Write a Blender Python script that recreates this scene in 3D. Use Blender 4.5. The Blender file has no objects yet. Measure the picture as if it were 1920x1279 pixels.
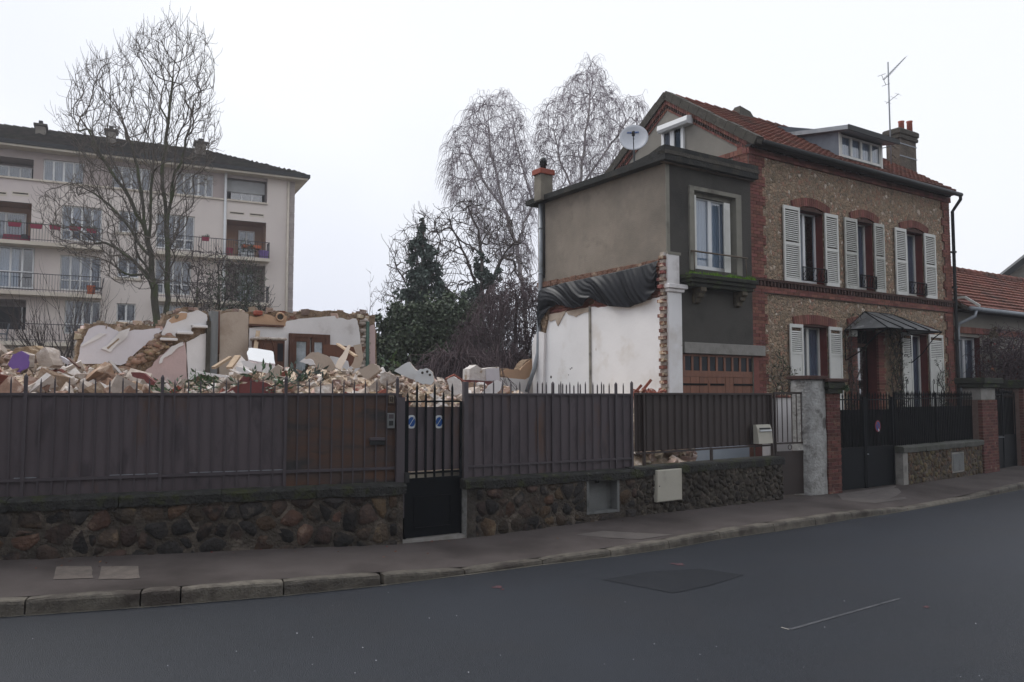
import bpy, bmesh, math, random
from mathutils import Vector, Matrix, noise
R0 = random.Random(7)
scene = bpy.context.scene
col = scene.collection

# ------------------------------------------------------------------ camera
EYE = 1.9
PITCH = math.radians(3.82)
cam_data = bpy.data.cameras.new('camera')
cam_data.lens = 28.5
cam_data.sensor_width = 36.0
cam_data.clip_start = 0.1
cam_data.clip_end = 2000
camera = bpy.data.objects.new('camera', cam_data)
col.objects.link(camera)
camera.location = (0, 0, EYE)
camera.rotation_euler = (math.pi / 2 + PITCH, 0, 0)
scene.camera = camera

# ------------------------------------------------------------------ world and light
SUN_ELEV, SUN_AZ = math.radians(52), math.radians(-62)     # azimuth from +Y towards +X
world = bpy.data.worlds.new('World')
scene.world = world
world.use_nodes = True
nt = world.node_tree
nt.nodes.clear()
wo = nt.nodes.new('ShaderNodeOutputWorld')
bg = nt.nodes.new('ShaderNodeBackground')
sky = nt.nodes.new('ShaderNodeTexSky')
sky.sky_type = 'NISHITA'
sky.sun_disc = False
sky.sun_elevation = SUN_ELEV
sky.sun_rotation = SUN_AZ
sky.dust_density = 4.0
hs = nt.nodes.new('ShaderNodeHueSaturation')
hs.inputs['Saturation'].default_value = 0.25
nt.links.new(sky.outputs[0], hs.inputs['Color'])
geo = nt.nodes.new('ShaderNodeTexCoord')
cl = nt.nodes.new('ShaderNodeTexNoise')
cl.inputs['Scale'].default_value = 1.1
cl.inputs['Detail'].default_value = 3
nt.links.new(geo.outputs['Generated'], cl.inputs['Vector'])
cr = nt.nodes.new('ShaderNodeValToRGB')
cr.color_ramp.elements[0].position = 0.38
cr.color_ramp.elements[0].color = (5.5, 5.75, 6.6, 1)
cr.color_ramp.elements[1].position = 0.62
cr.color_ramp.elements[1].color = (6.9, 7.1, 7.5, 1)
nt.links.new(cl.outputs['Fac'], cr.inputs['Fac'])
mx = nt.nodes.new('ShaderNodeMix')
mx.data_type = 'RGBA'
mx.inputs[0].default_value = 0.9
nt.links.new(hs.outputs['Color'], mx.inputs[6])
nt.links.new(cr.outputs['Color'], mx.inputs[7])
nt.links.new(mx.outputs[2], bg.inputs['Color'])
bg.inputs['Strength'].default_value = 0.1
nt.links.new(bg.outputs[0], wo.inputs[0])
sun_data = bpy.data.lights.new('sun', 'SUN')
sun_data.energy = 1.4
sun_data.angle = math.radians(40)
sun_data.color = (1.0, 0.97, 0.93)
sun = bpy.data.objects.new('sun', sun_data)
col.objects.link(sun)
sdir = Vector((math.sin(SUN_AZ) * math.cos(SUN_ELEV), math.cos(SUN_AZ) * math.cos(SUN_ELEV), math.sin(SUN_ELEV)))
sun.rotation_euler = sdir.to_track_quat('Z', 'Y').to_euler()
scene.view_settings.view_transform = 'Standard'
scene.view_settings.look = 'None'
scene.view_settings.gamma = 1.0
scene.view_settings.exposure = 0.60
scene.view_settings.use_curve_mapping = False
scene.render.engine = 'CYCLES'
scene.cycles.use_denoising = True
scene.cycles.max_bounces = 6
scene.cycles.transparent_max_bounces = 12

# ------------------------------------------------------------------ geometry helpers
F_PX = 1520.0
RGT = Vector((1, 0, 0))
FWD = Vector((0, math.cos(PITCH), math.sin(PITCH)))
UPV = Vector((0, -math.sin(PITCH), math.cos(PITCH)))
CAM = Vector((0, 0, EYE))


def ray(px, py):
    return FWD + RGT * ((px - 960) / F_PX) - UPV * ((py - 639.5) / F_PX)


def G(px, py, z=0.0):
    r = ray(px, py)
    t = (z - EYE) / r.z
    return CAM + r * t


def atY(px, py, Y):
    r = ray(px, py)
    return CAM + r * (Y / r.y)


class Frame:
    """A vertical plane: u runs along it, v goes into it (away from the street), z up."""
    def __init__(s, O, d, n=None):
        s.O = Vector((O[0], O[1], 0))
        s.d = Vector((d[0], d[1], 0)).normalized()
        s.n = Vector((n[0], n[1], 0)).normalized() if n is not None else Vector((-s.d.y, s.d.x, 0))

    def w(s, u, v, z):
        return s.O + s.d * u + s.n * v + Vector((0, 0, z))

    def hit(s, px, py, v=0.0):
        r = ray(px, py)
        o = s.O + s.n * v
        t = (o - CAM).dot(s.n) / r.dot(s.n)
        p = CAM + r * t
        return (p - s.O).dot(s.d), p.z

    def side(s, u0):
        return Frame(s.w(u0, 0, 0), s.n, s.d)

    def mat(s):
        m = Matrix.Identity(4)
        for i in range(3):
            m[i][0] = s.d[i]; m[i][1] = s.n[i]; m[i][2] = (0, 0, 1)[i]; m[i][3] = s.O[i]
        return m


W = Frame((0, 0), (1, 0))


class MB:
    def __init__(s):
        s.v = []; s.f = []; s.smooth = []

    def add(s, vs, fs, smooth=False):
        b = len(s.v)
        s.v += [Vector(p) for p in vs]
        s.f += [[b + i for i in f] for f in fs]
        s.smooth += [smooth] * len(fs)
        return s

    def box(s, F, u0, u1, v0, v1, z0, z1):
        P = [F.w(u, v, z) for z in (z0, z1) for v in (v0, v1) for u in (u0, u1)]
        return s.add(P, [(0, 1, 5, 4), (3, 2, 6, 7), (2, 0, 4, 6), (1, 3, 7, 5), (4, 5, 7, 6), (2, 3, 1, 0)])

    def hexa(s, P):
        """8 points: bottom 4 in order then top 4."""
        return s.add(P, [(3, 2, 1, 0), (4, 5, 6, 7), (0, 1, 5, 4), (1, 2, 6, 5), (2, 3, 7, 6), (3, 0, 4, 7)])

    def bevbox(s, F, u0, u1, v0, v1, z0, z1, b=0.01):
        P = []
        for z, k in ((z0, b), (z0 + b, 0), (z1 - b, 0), (z1, b)):
            P += [F.w(u0 + k, v0 + k, z), F.w(u1 - k, v0 + k, z), F.w(u1 - k, v1 - k, z), F.w(u0 + k, v1 - k, z)]
        fs = [(3, 2, 1, 0), (12, 13, 14, 15)]
        for l in range(3):
            for i in range(4):
                j = (i + 1) % 4
                fs.append((l * 4 + i, l * 4 + j, l * 4 + 4 + j, l * 4 + 4 + i))
        return s.add(P, fs)

    def quad(s, a, b, c, d):
        return s.add([a, b, c, d], [(0, 1, 2, 3)])

    def prism(s, F, poly, v0, v1):
        """poly: (u, z) outline on frame F, from v0 to v1."""
        n = len(poly)
        a = sum(poly[i][0] * poly[(i + 1) % n][1] - poly[(i + 1) % n][0] * poly[i][1] for i in range(n))
        if a < 0:
            poly = list(reversed(poly))
        P = [F.w(u, v0, z) for u, z in poly] + [F.w(u, v1, z) for u, z in poly]
        fs = [tuple(range(n)), tuple(reversed(range(n, 2 * n)))]
        for i in range(n):
            j = (i + 1) % n
            fs.append((i, n + i, n + j, j))
        return s.add(P, fs)

    def tube(s, pts, rad, sides=6, cap=True, smooth=True):
        pts = [Vector(p) for p in pts]
        if not isinstance(rad, (list, tuple)):
            rad = [rad] * len(pts)
        P = []
        a = None
        for i, p in enumerate(pts):
            t = (pts[min(i + 1, len(pts) - 1)] - pts[max(i - 1, 0)])
            if t.length < 1e-9:
                t = Vector((0, 0, 1))
            t.normalize()
            if a is None:
                a = t.orthogonal().normalized()
            a = (a - t * a.dot(t))
            if a.length < 1e-6:
                a = t.orthogonal()
            a.normalize()
            b = t.cross(a)
            for k in range(sides):
                q = 2 * math.pi * (k + .5) / sides
                P.append(p + (a * math.cos(q) + b * math.sin(q)) * rad[i])
        fs = []
        for i in range(len(pts) - 1):
            for k in range(sides):
                k2 = (k + 1) % sides
                fs.append((i * sides + k, i * sides + k2, (i + 1) * sides + k2, (i + 1) * sides + k))
        if cap:
            fs.append(tuple(reversed(range(sides))))
            fs.append(tuple(range((len(pts) - 1) * sides, len(pts) * sides)))
        return s.add(P, fs, smooth)

    def disc(s, c, nrm, r, n=20, up=None, ry=None):
        nrm = Vector(nrm).normalized()
        a = Vector(up if up else (0, 0, 1)); a = (a - nrm * a.dot(nrm)).normalized()
        b = a.cross(nrm)
        ry = ry or r
        return s.add([Vector(c) + a * (ry * math.cos(2 * math.pi * i / n)) + b * (r * math.sin(2 * math.pi * i / n)) for i in range(n)], [tuple(range(n))])

    def build(s, name, m, parent=None, kind=None, label=None):
        L = world_loc(parent) if parent else Vector((0, 0, 0))
        me = bpy.data.meshes.new(name)
        me.from_pydata([p - L for p in s.v], [], s.f)
        me.materials.append(m)
        if any(s.smooth):
            me.polygons.foreach_set('use_smooth', s.smooth)
        me.update()
        o = bpy.data.objects.new(name, me)
        col.objects.link(o)
        if parent:
            o.parent = parent
        if kind: o['kind'] = kind
        if label: o['label'] = label
        return o


def world_loc(o):
    L = Vector((0, 0, 0))
    while o is not None:
        L = L + o.location
        o = o.parent
    return L


def thing(name, loc, label, cat, group=None):
    o = bpy.data.objects.new(name, None)
    o.empty_display_size = 0.2
    o.location = Vector(loc)
    col.objects.link(o)
    o['label'] = label; o['category'] = cat
    if group: o['group'] = group
    return o


def tag(o, label, cat, group=None):
    """a thing that is a single mesh: its origin is moved to its base"""
    o['label'] = label; o['category'] = cat
    if group: o['group'] = group
    me = o.data
    n = len(me.vertices)
    co = [0.0] * (3 * n)
    me.vertices.foreach_get('co', co)
    xs, ys, zs = co[0::3], co[1::3], co[2::3]
    c = ((min(xs) + max(xs)) / 2, (min(ys) + max(ys)) / 2, min(zs))
    for i in range(3):
        co[i::3] = [k - c[i] for k in co[i::3]]
    me.vertices.foreach_set('co', co)
    me.update()
    o.location = c
    return o


def piece(name, me, mw, parent=None):
    """an object that shares mesh data, with world matrix mw"""
    o = bpy.data.objects.new(name, me)
    col.objects.link(o)
    if parent:
        o.parent = parent
        mw = Matrix.Translation(-world_loc(parent)) @ mw
    o.matrix_basis = mw
    return o


# ------------------------------------------------------------------ materials
def srgb(r, g, b):
    def f(c):
        c /= 255.0
        return c / 12.92 if c <= .04045 else ((c + .055) / 1.055) ** 2.4
    return (f(r), f(g), f(b), 1)


def mat(name, c1, c2=None, scale=4.0, c3=None, scale3=0.6, t3=(0.5, 0.65), rough=0.85, bump=0.3, bscale=60.0,
        island=0.0, objr=0.0, spec=0.3, metal=0.0, hue=0.0, stretch=None, detail=4.0, c4=None, scale4=2, t4=(.55, .62), bdist=.02):
    m = bpy.data.materials.new(name)
    m.use_nodes = True
    t = m.node_tree
    N, Lk = t.nodes, t.links
    b = N['Principled BSDF']
    b.inputs['Roughness'].default_value = rough
    b.inputs['Specular IOR Level'].default_value = spec
    b.inputs['Metallic'].default_value = metal
    g = N.new('ShaderNodeNewGeometry')
    vec = g.outputs['Position']
    if stretch:
        mp = N.new('ShaderNodeMapping')
        mp.inputs['Scale'].default_value = stretch
        Lk.new(vec, mp.inputs['Vector'])
        vec = mp.outputs['Vector']

    def nz(sc, lo, hi, dt=detail):
        n = N.new('ShaderNodeTexNoise')
        n.inputs['Scale'].default_value = sc
        n.inputs['Detail'].default_value = dt
        n.inputs['Roughness'].default_value = .6
        Lk.new(vec, n.inputs['Vector'])
        r = N.new('ShaderNodeMapRange')
        r.inputs[1].default_value = lo; r.inputs[2].default_value = hi
        Lk.new(n.outputs['Fac'], r.inputs[0])
        return r.outputs[0]

    def mix(fac, a, bb, mode='MIX'):
        x = N.new('ShaderNodeMix'); x.data_type = 'RGBA'; x.blend_type = mode
        if isinstance(fac, float): x.inputs[0].default_value = fac
        else: Lk.new(fac, x.inputs[0])
        for k, val in ((6, a), (7, bb)):
            if isinstance(val, tuple): x.inputs[k].default_value = val
            else: Lk.new(val, x.inputs[k])
        return x.outputs[2]
    c2 = c2 or tuple(x * .75 for x in c1[:3]) + (1,)
    out = mix(nz(scale, .3, .7), c1, c2)
    if c3:
        out = mix(nz(scale3, t3[0], t3[1], 5), out, c3)
    if c4:
        out = mix(nz(scale4, t4[0], t4[1], 6), out, c4)
    if island or objr:
        if island:
            rnd = g.outputs['Random Per Island']; amt = island
        else:
            oi = N.new('ShaderNodeObjectInfo'); rnd = oi.outputs['Random']; amt = objr
        h = N.new('ShaderNodeHueSaturation')
        mr = N.new('ShaderNodeMapRange')
        mr.inputs[3].default_value = 1 - amt; mr.inputs[4].default_value = 1 + amt
        Lk.new(rnd, mr.inputs[0])
        Lk.new(mr.outputs[0], h.inputs['Value'])
        if hue:
            mm = N.new('ShaderNodeMath'); mm.operation = 'MULTIPLY'; mm.inputs[1].default_value = 7.31
            fr = N.new('ShaderNodeMath'); fr.operation = 'FRACT'
            Lk.new(rnd, mm.inputs[0]); Lk.new(mm.outputs[0], fr.inputs[0])
            m2 = N.new('ShaderNodeMapRange')
            m2.inputs[3].default_value = .5 - hue; m2.inputs[4].default_value = .5 + hue
            Lk.new(fr.outputs[0], m2.inputs[0]); Lk.new(m2.outputs[0], h.inputs['Hue'])
        Lk.new(out, h.inputs['Color'])
        out = h.outputs['Color']
    Lk.new(out, b.inputs['Base Color'])
    if bump:
        n = N.new('ShaderNodeTexNoise')
        n.inputs['Scale'].default_value = bscale
        n.inputs['Detail'].default_value = 5
        Lk.new(vec, n.inputs['Vector'])
        bp = N.new('ShaderNodeBump')
        bp.inputs['Strength'].default_value = bump
        bp.inputs['Distance'].default_value = bdist
        Lk.new(n.outputs['Fac'], bp.inputs['Height'])
        Lk.new(bp.outputs['Normal'], b.inputs['Normal'])
    return m


def mat_glass(name, tint=(0.75, 0.8, 0.85, 1), gloss=0.25):
    m = bpy.data.materials.new(name)
    m.use_nodes = True
    t = m.node_tree; N = t.nodes; Lk = t.links
    N.remove(N['Principled BSDF'])
    o = N['Material Output']
    tr = N.new('ShaderNodeBsdfTransparent'); tr.inputs[0].default_value = tint
    gl = N.new('ShaderNodeBsdfGlossy'); gl.inputs['Roughness'].default_value = .03
    fr = N.new('ShaderNodeFresnel'); fr.inputs[0].default_value = 1.5
    ad = N.new('ShaderNodeMath'); ad.operation = 'ADD'; ad.inputs[1].default_value = gloss * .45
    Lk.new(fr.outputs[0], ad.inputs[0])
    gm = N.new('ShaderNodeNewGeometry'); iv = N.new('ShaderNodeMath'); iv.operation = 'SUBTRACT'; iv.inputs[0].default_value = 1
    Lk.new(gm.outputs['Backfacing'], iv.inputs[1])
    mu = N.new('ShaderNodeMath'); mu.operation = 'MULTIPLY'; Lk.new(ad.outputs[0], mu.inputs[0]); Lk.new(iv.outputs[0], mu.inputs[1])
    ms = N.new('ShaderNodeMixShader')
    Lk.new(mu.outputs[0], ms.inputs[0]); Lk.new(tr.outputs[0], ms.inputs[1]); Lk.new(gl.outputs[0], ms.inputs[2])
    Lk.new(ms.outputs[0], o.inputs[0])
    return m


M = {}
M['asphalt'] = mat('asphalt', (.026, .030, .038, 1), (.008, .010, .013, 1), 48, c3=(.022, .026, .034, 1), scale3=.22, t3=(.42, .68), rough=.48, bump=.6, bscale=120, spec=.22, c4=(.020, .022, .027, 1), scale4=.7, t4=(.50, .66), bdist=.012)
M['pavement'] = mat('pavement_asphalt', (.092, .078, .073, 1), (.068, .057, .053, 1), 1.6, c3=(.040, .033, .030, 1), scale3=.45, t3=(.48, .66), rough=.85, spec=.15, bump=.5, bscale=110, bdist=.01, c4=(.085, .073, .067, 1), scale4=.8, t4=(.58, .7))
M['kerb'] = mat('kerb_granite', (.14, .125, .10, 1), (.075, .066, .055, 1), 9, c3=(.050, .041, .034, 1), scale3=1.8, t3=(.5, .62), rough=.8, bump=.7, bscale=45, objr=.18)
M['ground'] = mat('soil', (.075, .062, .045, 1), (.05, .045, .03, 1), .8, rough=1)
M['stone'] = mat('wall_stone', (.068, .045, .032, 1), (.032, .024, .019, 1), 7, c3=(.125, .088, .058, 1), scale3=5.5, t3=(.56, .70), rough=.8, bump=1.0, bscale=26, objr=.42, hue=.02, c4=(.014, .013, .012, 1), scale4=2.2, t4=(.50, .60), bdist=.03)
M['stone_flat'] = mat('flat_stone', (.055, .046, .035, 1), (.030, .026, .020, 1), 8, c3=(.15, .13, .10, 1), scale3=5, t3=(.6, .7), rough=.85, bump=1.0, bscale=26, objr=.4, hue=.015, bdist=.03)
M['stone_ochre'] = mat('ochre_stone', (.12, .085, .045, 1), (.055, .042, .028, 1), 9, c3=(.2, .11, .07, 1), scale3=4, t3=(.58, .68), rough=.9, bump=1.0, bscale=30, objr=.5, hue=.03, bdist=.03)
M['mortar'] = mat('wall_mortar', (.082, .068, .054, 1), (.042, .036, .030, 1), 4, c3=(.15, .125, .10, 1), scale3=3.5, t3=(.50, .66), rough=1, bump=1.2, bscale=30, bdist=.04)
M['cap'] = mat('mossy_coping', (.040, .040, .036, 1), (.018, .018, .017, 1), 6, c3=(.036, .040, .016, 1), scale3=4.5, t3=(.52, .64), rough=.95, bump=1.2, bscale=30, bdist=.03, c4=(.14, .14, .135, 1), scale4=9, t4=(.66, .72))
M['cap2'] = mat('plain_coping', (.10, .10, .088, 1), (.06, .06, .052, 1), 5, c3=(.05, .055, .04, 1), scale3=1.6, rough=.9, bump=.6, bscale=40)
M['rough_white'] = mat('flaking_white_render', (.36, .36, .34, 1), (.16, .155, .14, 1), 6, c3=(.08, .075, .065, 1), scale3=2.2, t3=(.58, .7), rough=.9, bump=1.3, bscale=25, bdist=.03)
M['iron'] = mat('grey_painted_iron', (.070, .058, .063, 1), (.054, .045, .050, 1), 3, rough=.5, spec=.4, bump=.05)
M['sheet'] = mat('grey_brown_sheet', (.096, .078, .084, 1), (.074, .060, .065, 1), 2.6, c3=(.10, .058, .040, 1), scale3=1.9, t3=(.56, .70), c4=(.055, .045, .050, 1), scale4=5, t4=(.54, .66), rough=.55, spec=.3, bump=.12, bscale=6, stretch=(1, 1, .35))
M['sheet_rust'] = mat('rusty_sheet', (.068, .045, .037, 1), (.054, .038, .034, 1), 3.5, c3=(.095, .046, .026, 1), scale3=1.5, t3=(.46, .66), rough=.6, spec=.35, bump=.15, bscale=9, c4=(.032, .029, .028, 1), scale4=2.2, t4=(.54, .64), stretch=(.5, .5, 1.6))
M['corrug'] = mat('dark_brown_corrugated', (.042, .030, .026, 1), (.032, .023, .020, 1), 2, rough=.55, spec=.35, bump=.05)
M['gate_green'] = mat('dark_green_paint', (.006, .008, .010, 1), (.005, .006, .007, 1), 2, rough=.5, spec=.08, bump=.05)
M['black_iron'] = mat('black_iron', (.005, .006, .007, 1), (.004, .005, .005, 1), 2, rough=.6, spec=.08, bump=.05)
M['plaster_grey'] = mat('dark_grey_roughcast', (.080, .075, .066, 1), (.064, .060, .053, 1), 1.0, rough=.95, bump=.8, bscale=70, c3=(.035, .034, .030, 1), scale3=.8, t3=(.5, .75))
M['plaster_side'] = mat('stained_grey_brown_render', (.27, .232, .19, 1), (.215, .185, .15, 1), 1.3, rough=.95, bump=.6, bscale=60, c3=(.11, .10, .085, 1), scale3=.5, t3=(.45, .72), c4=(.20, .172, .14, 1), scale4=2.5, t4=(.5, .66))
M['plaster_gable'] = mat('gable_render', (.24, .225, .195, 1), (.20, .185, .16, 1), 1.5, rough=.95, bump=.4, bscale=60)
M['surround'] = mat('window_surround', (.24, .23, .19, 1), (.19, .18, .15, 1), 3, rough=.9, bump=.3, c3=(.12, .11, .09, 1), scale3=1.5, t3=(.58, .7))
M['concrete'] = mat('concrete', (.27, .26, .24, 1), (.20, .19, .17, 1), 5, c3=(.12, .11, .1, 1), scale3=2.2, t3=(.56, .7), rough=.9, bump=.5)
M['white_wall'] = mat('white_painted_plaster', (.78, .77, .76, 1), (.70, .69, .68, 1), 1.0, rough=.8, bump=.15, bscale=14, c3=(.60, .565, .52, 1), scale3=1.3, t3=(.54, .72), c4=(.40, .36, .31, 1), scale4=4.5, t4=(.69, .73))
M['white_paint'] = mat('white_paint', (.62, .62, .58, 1), (.56, .56, .52, 1), 4, rough=.5, bump=.05)
M['old_white'] = mat('weathered_white_paint', (.50, .50, .46, 1), (.40, .40, .36, 1), 7, rough=.7, bump=.2, c3=(.27, .27, .24, 1), scale3=6, t3=(.6, .7))
M['pvc'] = mat('white_plastic', (.70, .71, .71, 1), (.66, .67, .67, 1), 4, rough=.35, bump=0)
M['brick'] = mat('red_brick', (.205, .083, .062, 1), (.150, .062, .050, 1), 12, rough=.9, bump=.5, bscale=60, island=.30, hue=.012)
M['brick_obj'] = mat('red_brick_piece', (.20, .085, .06, 1), (.13, .055, .042, 1), 14, rough=.9, bump=.7, bscale=50, objr=.4, hue=.02, c3=(.42, .33, .24, 1), scale3=7, t3=(.5, .58))
M['brick_pier'] = mat('weathered_pier_brick', (.135, .050, .038, 1), (.085, .034, .028, 1), 14, rough=.9, bump=.6, bscale=50, objr=.35, hue=.012, c3=(.20, .14, .10, 1), scale3=6, t3=(.6, .7))
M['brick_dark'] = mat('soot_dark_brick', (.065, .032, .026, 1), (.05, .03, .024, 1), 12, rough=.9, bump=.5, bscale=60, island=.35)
M['red_paint'] = mat('dark_red_painted_reveal', (.135, .032, .028, 1), (.10, .026, .024, 1), 5, rough=.8, bump=.3)
M['brick_mortar'] = mat('brick_mortar', (.17, .12, .10, 1), (.12, .085, .07, 1), 12, rough=1, bump=.4)
M['meuliere'] = None
M['tile'] = mat('red_clay_tile', (.205, .078, .054, 1), (.15, .060, .044, 1), 5, c3=(.085, .048, .038, 1), scale3=.9, t3=(.5, .7), rough=.85, bump=.4, bscale=40, island=.18, hue=.008)
M['tile_dark'] = mat('mossy_brown_tile', (.052, .043, .036, 1), (.036, .031, .027, 1), 2, c3=(.05, .052, .036, 1), scale3=.7, t3=(.5, .7), rough=.9, bump=.3, bscale=10, island=.3)
M['verge'] = mat('mossy_verge', (.075, .068, .055, 1), (.05, .045, .038, 1), 7, c3=(.12, .11, .09, 1), scale3=3, t3=(.58, .7), rough=.95, bump=.8, bscale=30)
M['zinc'] = mat('zinc', (.30, .32, .34, 1), (.22, .24, .26, 1), 3, rough=.5, metal=.3, bump=.1, c3=(.14, .15, .15, 1), scale3=2, t3=(.56, .7))
M['lead'] = mat('blue_grey_lead', (.17, .19, .22, 1), (.11, .125, .15, 1), 3, rough=.7, bump=.3)
M['gutter'] = mat('dark_gutter', (.022, .024, .024, 1), (.018, .018, .018, 1), 3, rough=.6, bump=.1)
M['bitumen'] = mat('dark_roof_felt', (.030, .030, .028, 1), (.02, .021, .02, 1), 3, c3=(.05, .045, .035, 1), scale3=2, rough=.95, bump=.8, bscale=25)
M['cornice'] = mat('ochre_grey_cornice', (.17, .135, .10, 1), (.11, .09, .07, 1), 4, rough=.9, bump=.4)
M['glass'] = mat_glass('window_glass')
M['glass_dark'] = mat_glass('dark_window_glass', (.35, .4, .45, 1), .5)
M['curtain'] = mat('net_curtain', (.66, .68, .72, 1), (.56, .58, .62, 1), 4, rough=.9, bump=.4, bscale=6, stretch=(6, 6, .2))
M['curtain_grey'] = mat('grey_blind', (.30, .31, .35, 1), (.23, .24, .27, 1), 4, rough=.9, bump=.2)
M['curtain_dark'] = mat('dim_curtain', (.17, .18, .21, 1), (.10, .11, .13, 1), 1.5, rough=.9, bump=0)
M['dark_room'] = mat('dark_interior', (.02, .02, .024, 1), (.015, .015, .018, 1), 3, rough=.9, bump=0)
M['garage_wood'] = mat('orange_brown_varnished_wood', (.22, .092, .052, 1), (.165, .070, .042, 1), 6, rough=.55, spec=.4, bump=.3, bscale=30, stretch=(3, 3, .4), objr=.12)
M['wood_brown'] = mat('brown_wood', (.115, .050, .030, 1), (.075, .034, .022, 1), 8, rough=.65, bump=.3, bscale=30, stretch=(3, 3, .5))
M['wood_pale'] = mat('pale_splintered_wood', (.42, .32, .22, 1), (.30, .22, .15, 1), 8, rough=.9, bump=.5, objr=.3)
M['tarp'] = mat('black_plastic_tarp', (.009, .010, .013, 1), (.006, .007, .009, 1), 3, rough=.36, spec=.16, bump=0)
M['moss'] = mat('bright_moss', (.16, .30, .03, 1), (.10, .21, .02, 1), 12, rough=1, bump=1, bscale=60)
M['mossy_stone'] = mat('blackened_mossy_stone', (.035, .036, .028, 1), (.022, .024, .018, 1), 6, c3=(.05, .07, .02, 1), scale3=4, t3=(.55, .68), rough=.95, bump=.9, bscale=35)
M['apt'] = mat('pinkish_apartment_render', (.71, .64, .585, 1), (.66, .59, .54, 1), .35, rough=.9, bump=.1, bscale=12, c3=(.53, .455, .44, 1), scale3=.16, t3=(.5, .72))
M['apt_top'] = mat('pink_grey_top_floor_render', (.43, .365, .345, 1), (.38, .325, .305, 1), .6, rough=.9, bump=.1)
M['apt_cream'] = mat('cream_slab_edge', (.66, .60, .50, 1), (.52, .46, .38, 1), 1.4, rough=.85, bump=.2)
M['apt_orange'] = mat('ochre_loggia_wall', (.40, .25, .17, 1), (.34, .21, .14, 1), .8, rough=.9, bump=.1)
M['apt_stone'] = mat('corner_stone', (.40, .35, .33, 1), (.30, .26, .245, 1), 2.5, rough=.9, bump=.3)
M['shutter_white'] = mat('roller_shutter', (.42, .43, .43, 1), (.36, .37, .37, 1), 3, rough=.6, bump=0)
M['masonry'] = mat('broken_masonry', (.30, .215, .14, 1), (.20, .14, .095, 1), 7, c3=(.42, .34, .26, 1), scale3=3, t3=(.55, .68), rough=1, bump=1.5, bscale=14, bdist=.08, c4=(.20, .085, .055, 1), scale4=3, t4=(.6, .66))
M['pl_white'] = mat('white_plaster', (.75, .73, .72, 1), (.64, .615, .60, 1), 1.6, rough=.9, bump=.2, bscale=10, c3=(.50, .47, .45, 1), scale3=1.6, t3=(.58, .72))
M['pl_lilac'] = mat('pale_lilac_plaster', (.66, .63, .66, 1), (.58, .555, .58, 1), 1.4, rough=.9, bump=.2, bscale=10, c3=(.42, .39, .41, 1), scale3=2, t3=(.6, .72))
M['pl_beige'] = mat('stained_beige_plaster', (.46, .385, .315, 1), (.38, .31, .25, 1), 1.5, rough=.95, bump=.3, bscale=20, c3=(.30, .235, .18, 1), scale3=1.5, t3=(.52, .7))
M['pl_pink'] = mat('pink_plaster', (.56, .42, .40, 1), (.50, .38, .365, 1), 2, rough=.95, bump=.3, bscale=20, c3=(.62, .56, .54, 1), scale3=3, t3=(.6, .68))
M['pl_tan'] = mat('orange_tan_plaster', (.52, .34, .22, 1), (.44, .29, .19, 1), 2, rough=.95, bump=.3, bscale=20)
M['purple'] = mat('purple_painted_plaster', (.20, .115, .36, 1), (.17, .10, .31, 1), 3, rough=.8, bump=.3, bscale=20)
M['rubble_brown'] = mat('rubble_brown', (.30, .20, .135, 1), (.20, .135, .09, 1), 7, c3=(.46, .37, .29, 1), scale3=5, t3=(.52, .66), rough=1, bump=1, bscale=22, objr=.35, hue=.02)
M['rubble_grey'] = mat('rubble_grey', (.42, .36, .31, 1), (.30, .25, .21, 1), 6, c3=(.58, .54, .50, 1), scale3=4, t3=(.55, .66), rough=1, bump=.8, bscale=22, objr=.3)
M['rubble_white'] = mat('rubble_white', (.66, .63, .60, 1), (.52, .47, .43, 1), 5, c3=(.34, .26, .19, 1), scale3=5, t3=(.6, .68), rough=.95, bump=.6, bscale=20, objr=.15)
M['rubble_red'] = mat('rubble_brick', (.24, .075, .05, 1), (.16, .055, .04, 1), 9, c3=(.40, .30, .24, 1), scale3=5, t3=(.58, .66), rough=.95, bump=.8, bscale=24, objr=.3)
M['rubble_mix'] = mat('rubble_fines', (.40, .305, .235, 1), (.27, .20, .155, 1), 8, c3=(.58, .50, .44, 1), scale3=6, t3=(.54, .64), rough=1, bump=.8, bscale=24, island=.5, hue=.03)
M['red_plastic'] = mat('dark_red_sheet', (.19, .055, .05, 1), (.14, .042, .04, 1), 3, rough=.6, bump=.3)
M['cream_box'] = mat('cream_painted_metal', (.42, .40, .335, 1), (.38, .36, .30, 1), 3, rough=.6, bump=.05, c3=(.30, .28, .23, 1), scale3=3, t3=(.6, .75))
M['grey_box'] = mat('grey_cement_box', (.17, .175, .17, 1), (.12, .125, .12, 1), 4, rough=.8, bump=.4, c3=(.08, .085, .08, 1), scale3=4, t3=(.55, .7))
M['blue'] = mat('sign_blue', (.012, .075, .26, 1), (.010, .065, .24, 1), 3, rough=.5, bump=0)
M['sign_white'] = mat('sign_white', (.60, .62, .62, 1), (.56, .58, .58, 1), 8, rough=.5, bump=0)
M['sign_red'] = mat('sign_red', (.30, .035, .04, 1), (.26, .03, .035, 1), 3, rough=.5, bump=0)
M['terracotta'] = mat('terracotta_pot', (.30, .08, .05, 1), (.24, .065, .045, 1), 5, rough=.8, bump=.2)
M['bark'] = mat('green_grey_bark', (.085, .078, .055, 1), (.05, .045, .035, 1), 5, c3=(.07, .085, .035, 1), scale3=1.2, t3=(.48, .62), rough=.95, bump=.6, bscale=25)
M['fine_twig'] = mat('olive_grey_twigs', (.135, .115, .095, 1), (.095, .08, .068, 1), 3, rough=.95, bump=0)
M['stone_dark'] = mat('blackened_stone', (.030, .026, .024, 1), (.018, .017, .016, 1), 7, c3=(.07, .058, .048, 1), scale3=5, t3=(.56, .68), rough=.85, bump=1, bscale=26, objr=.4, bdist=.03)
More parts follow.
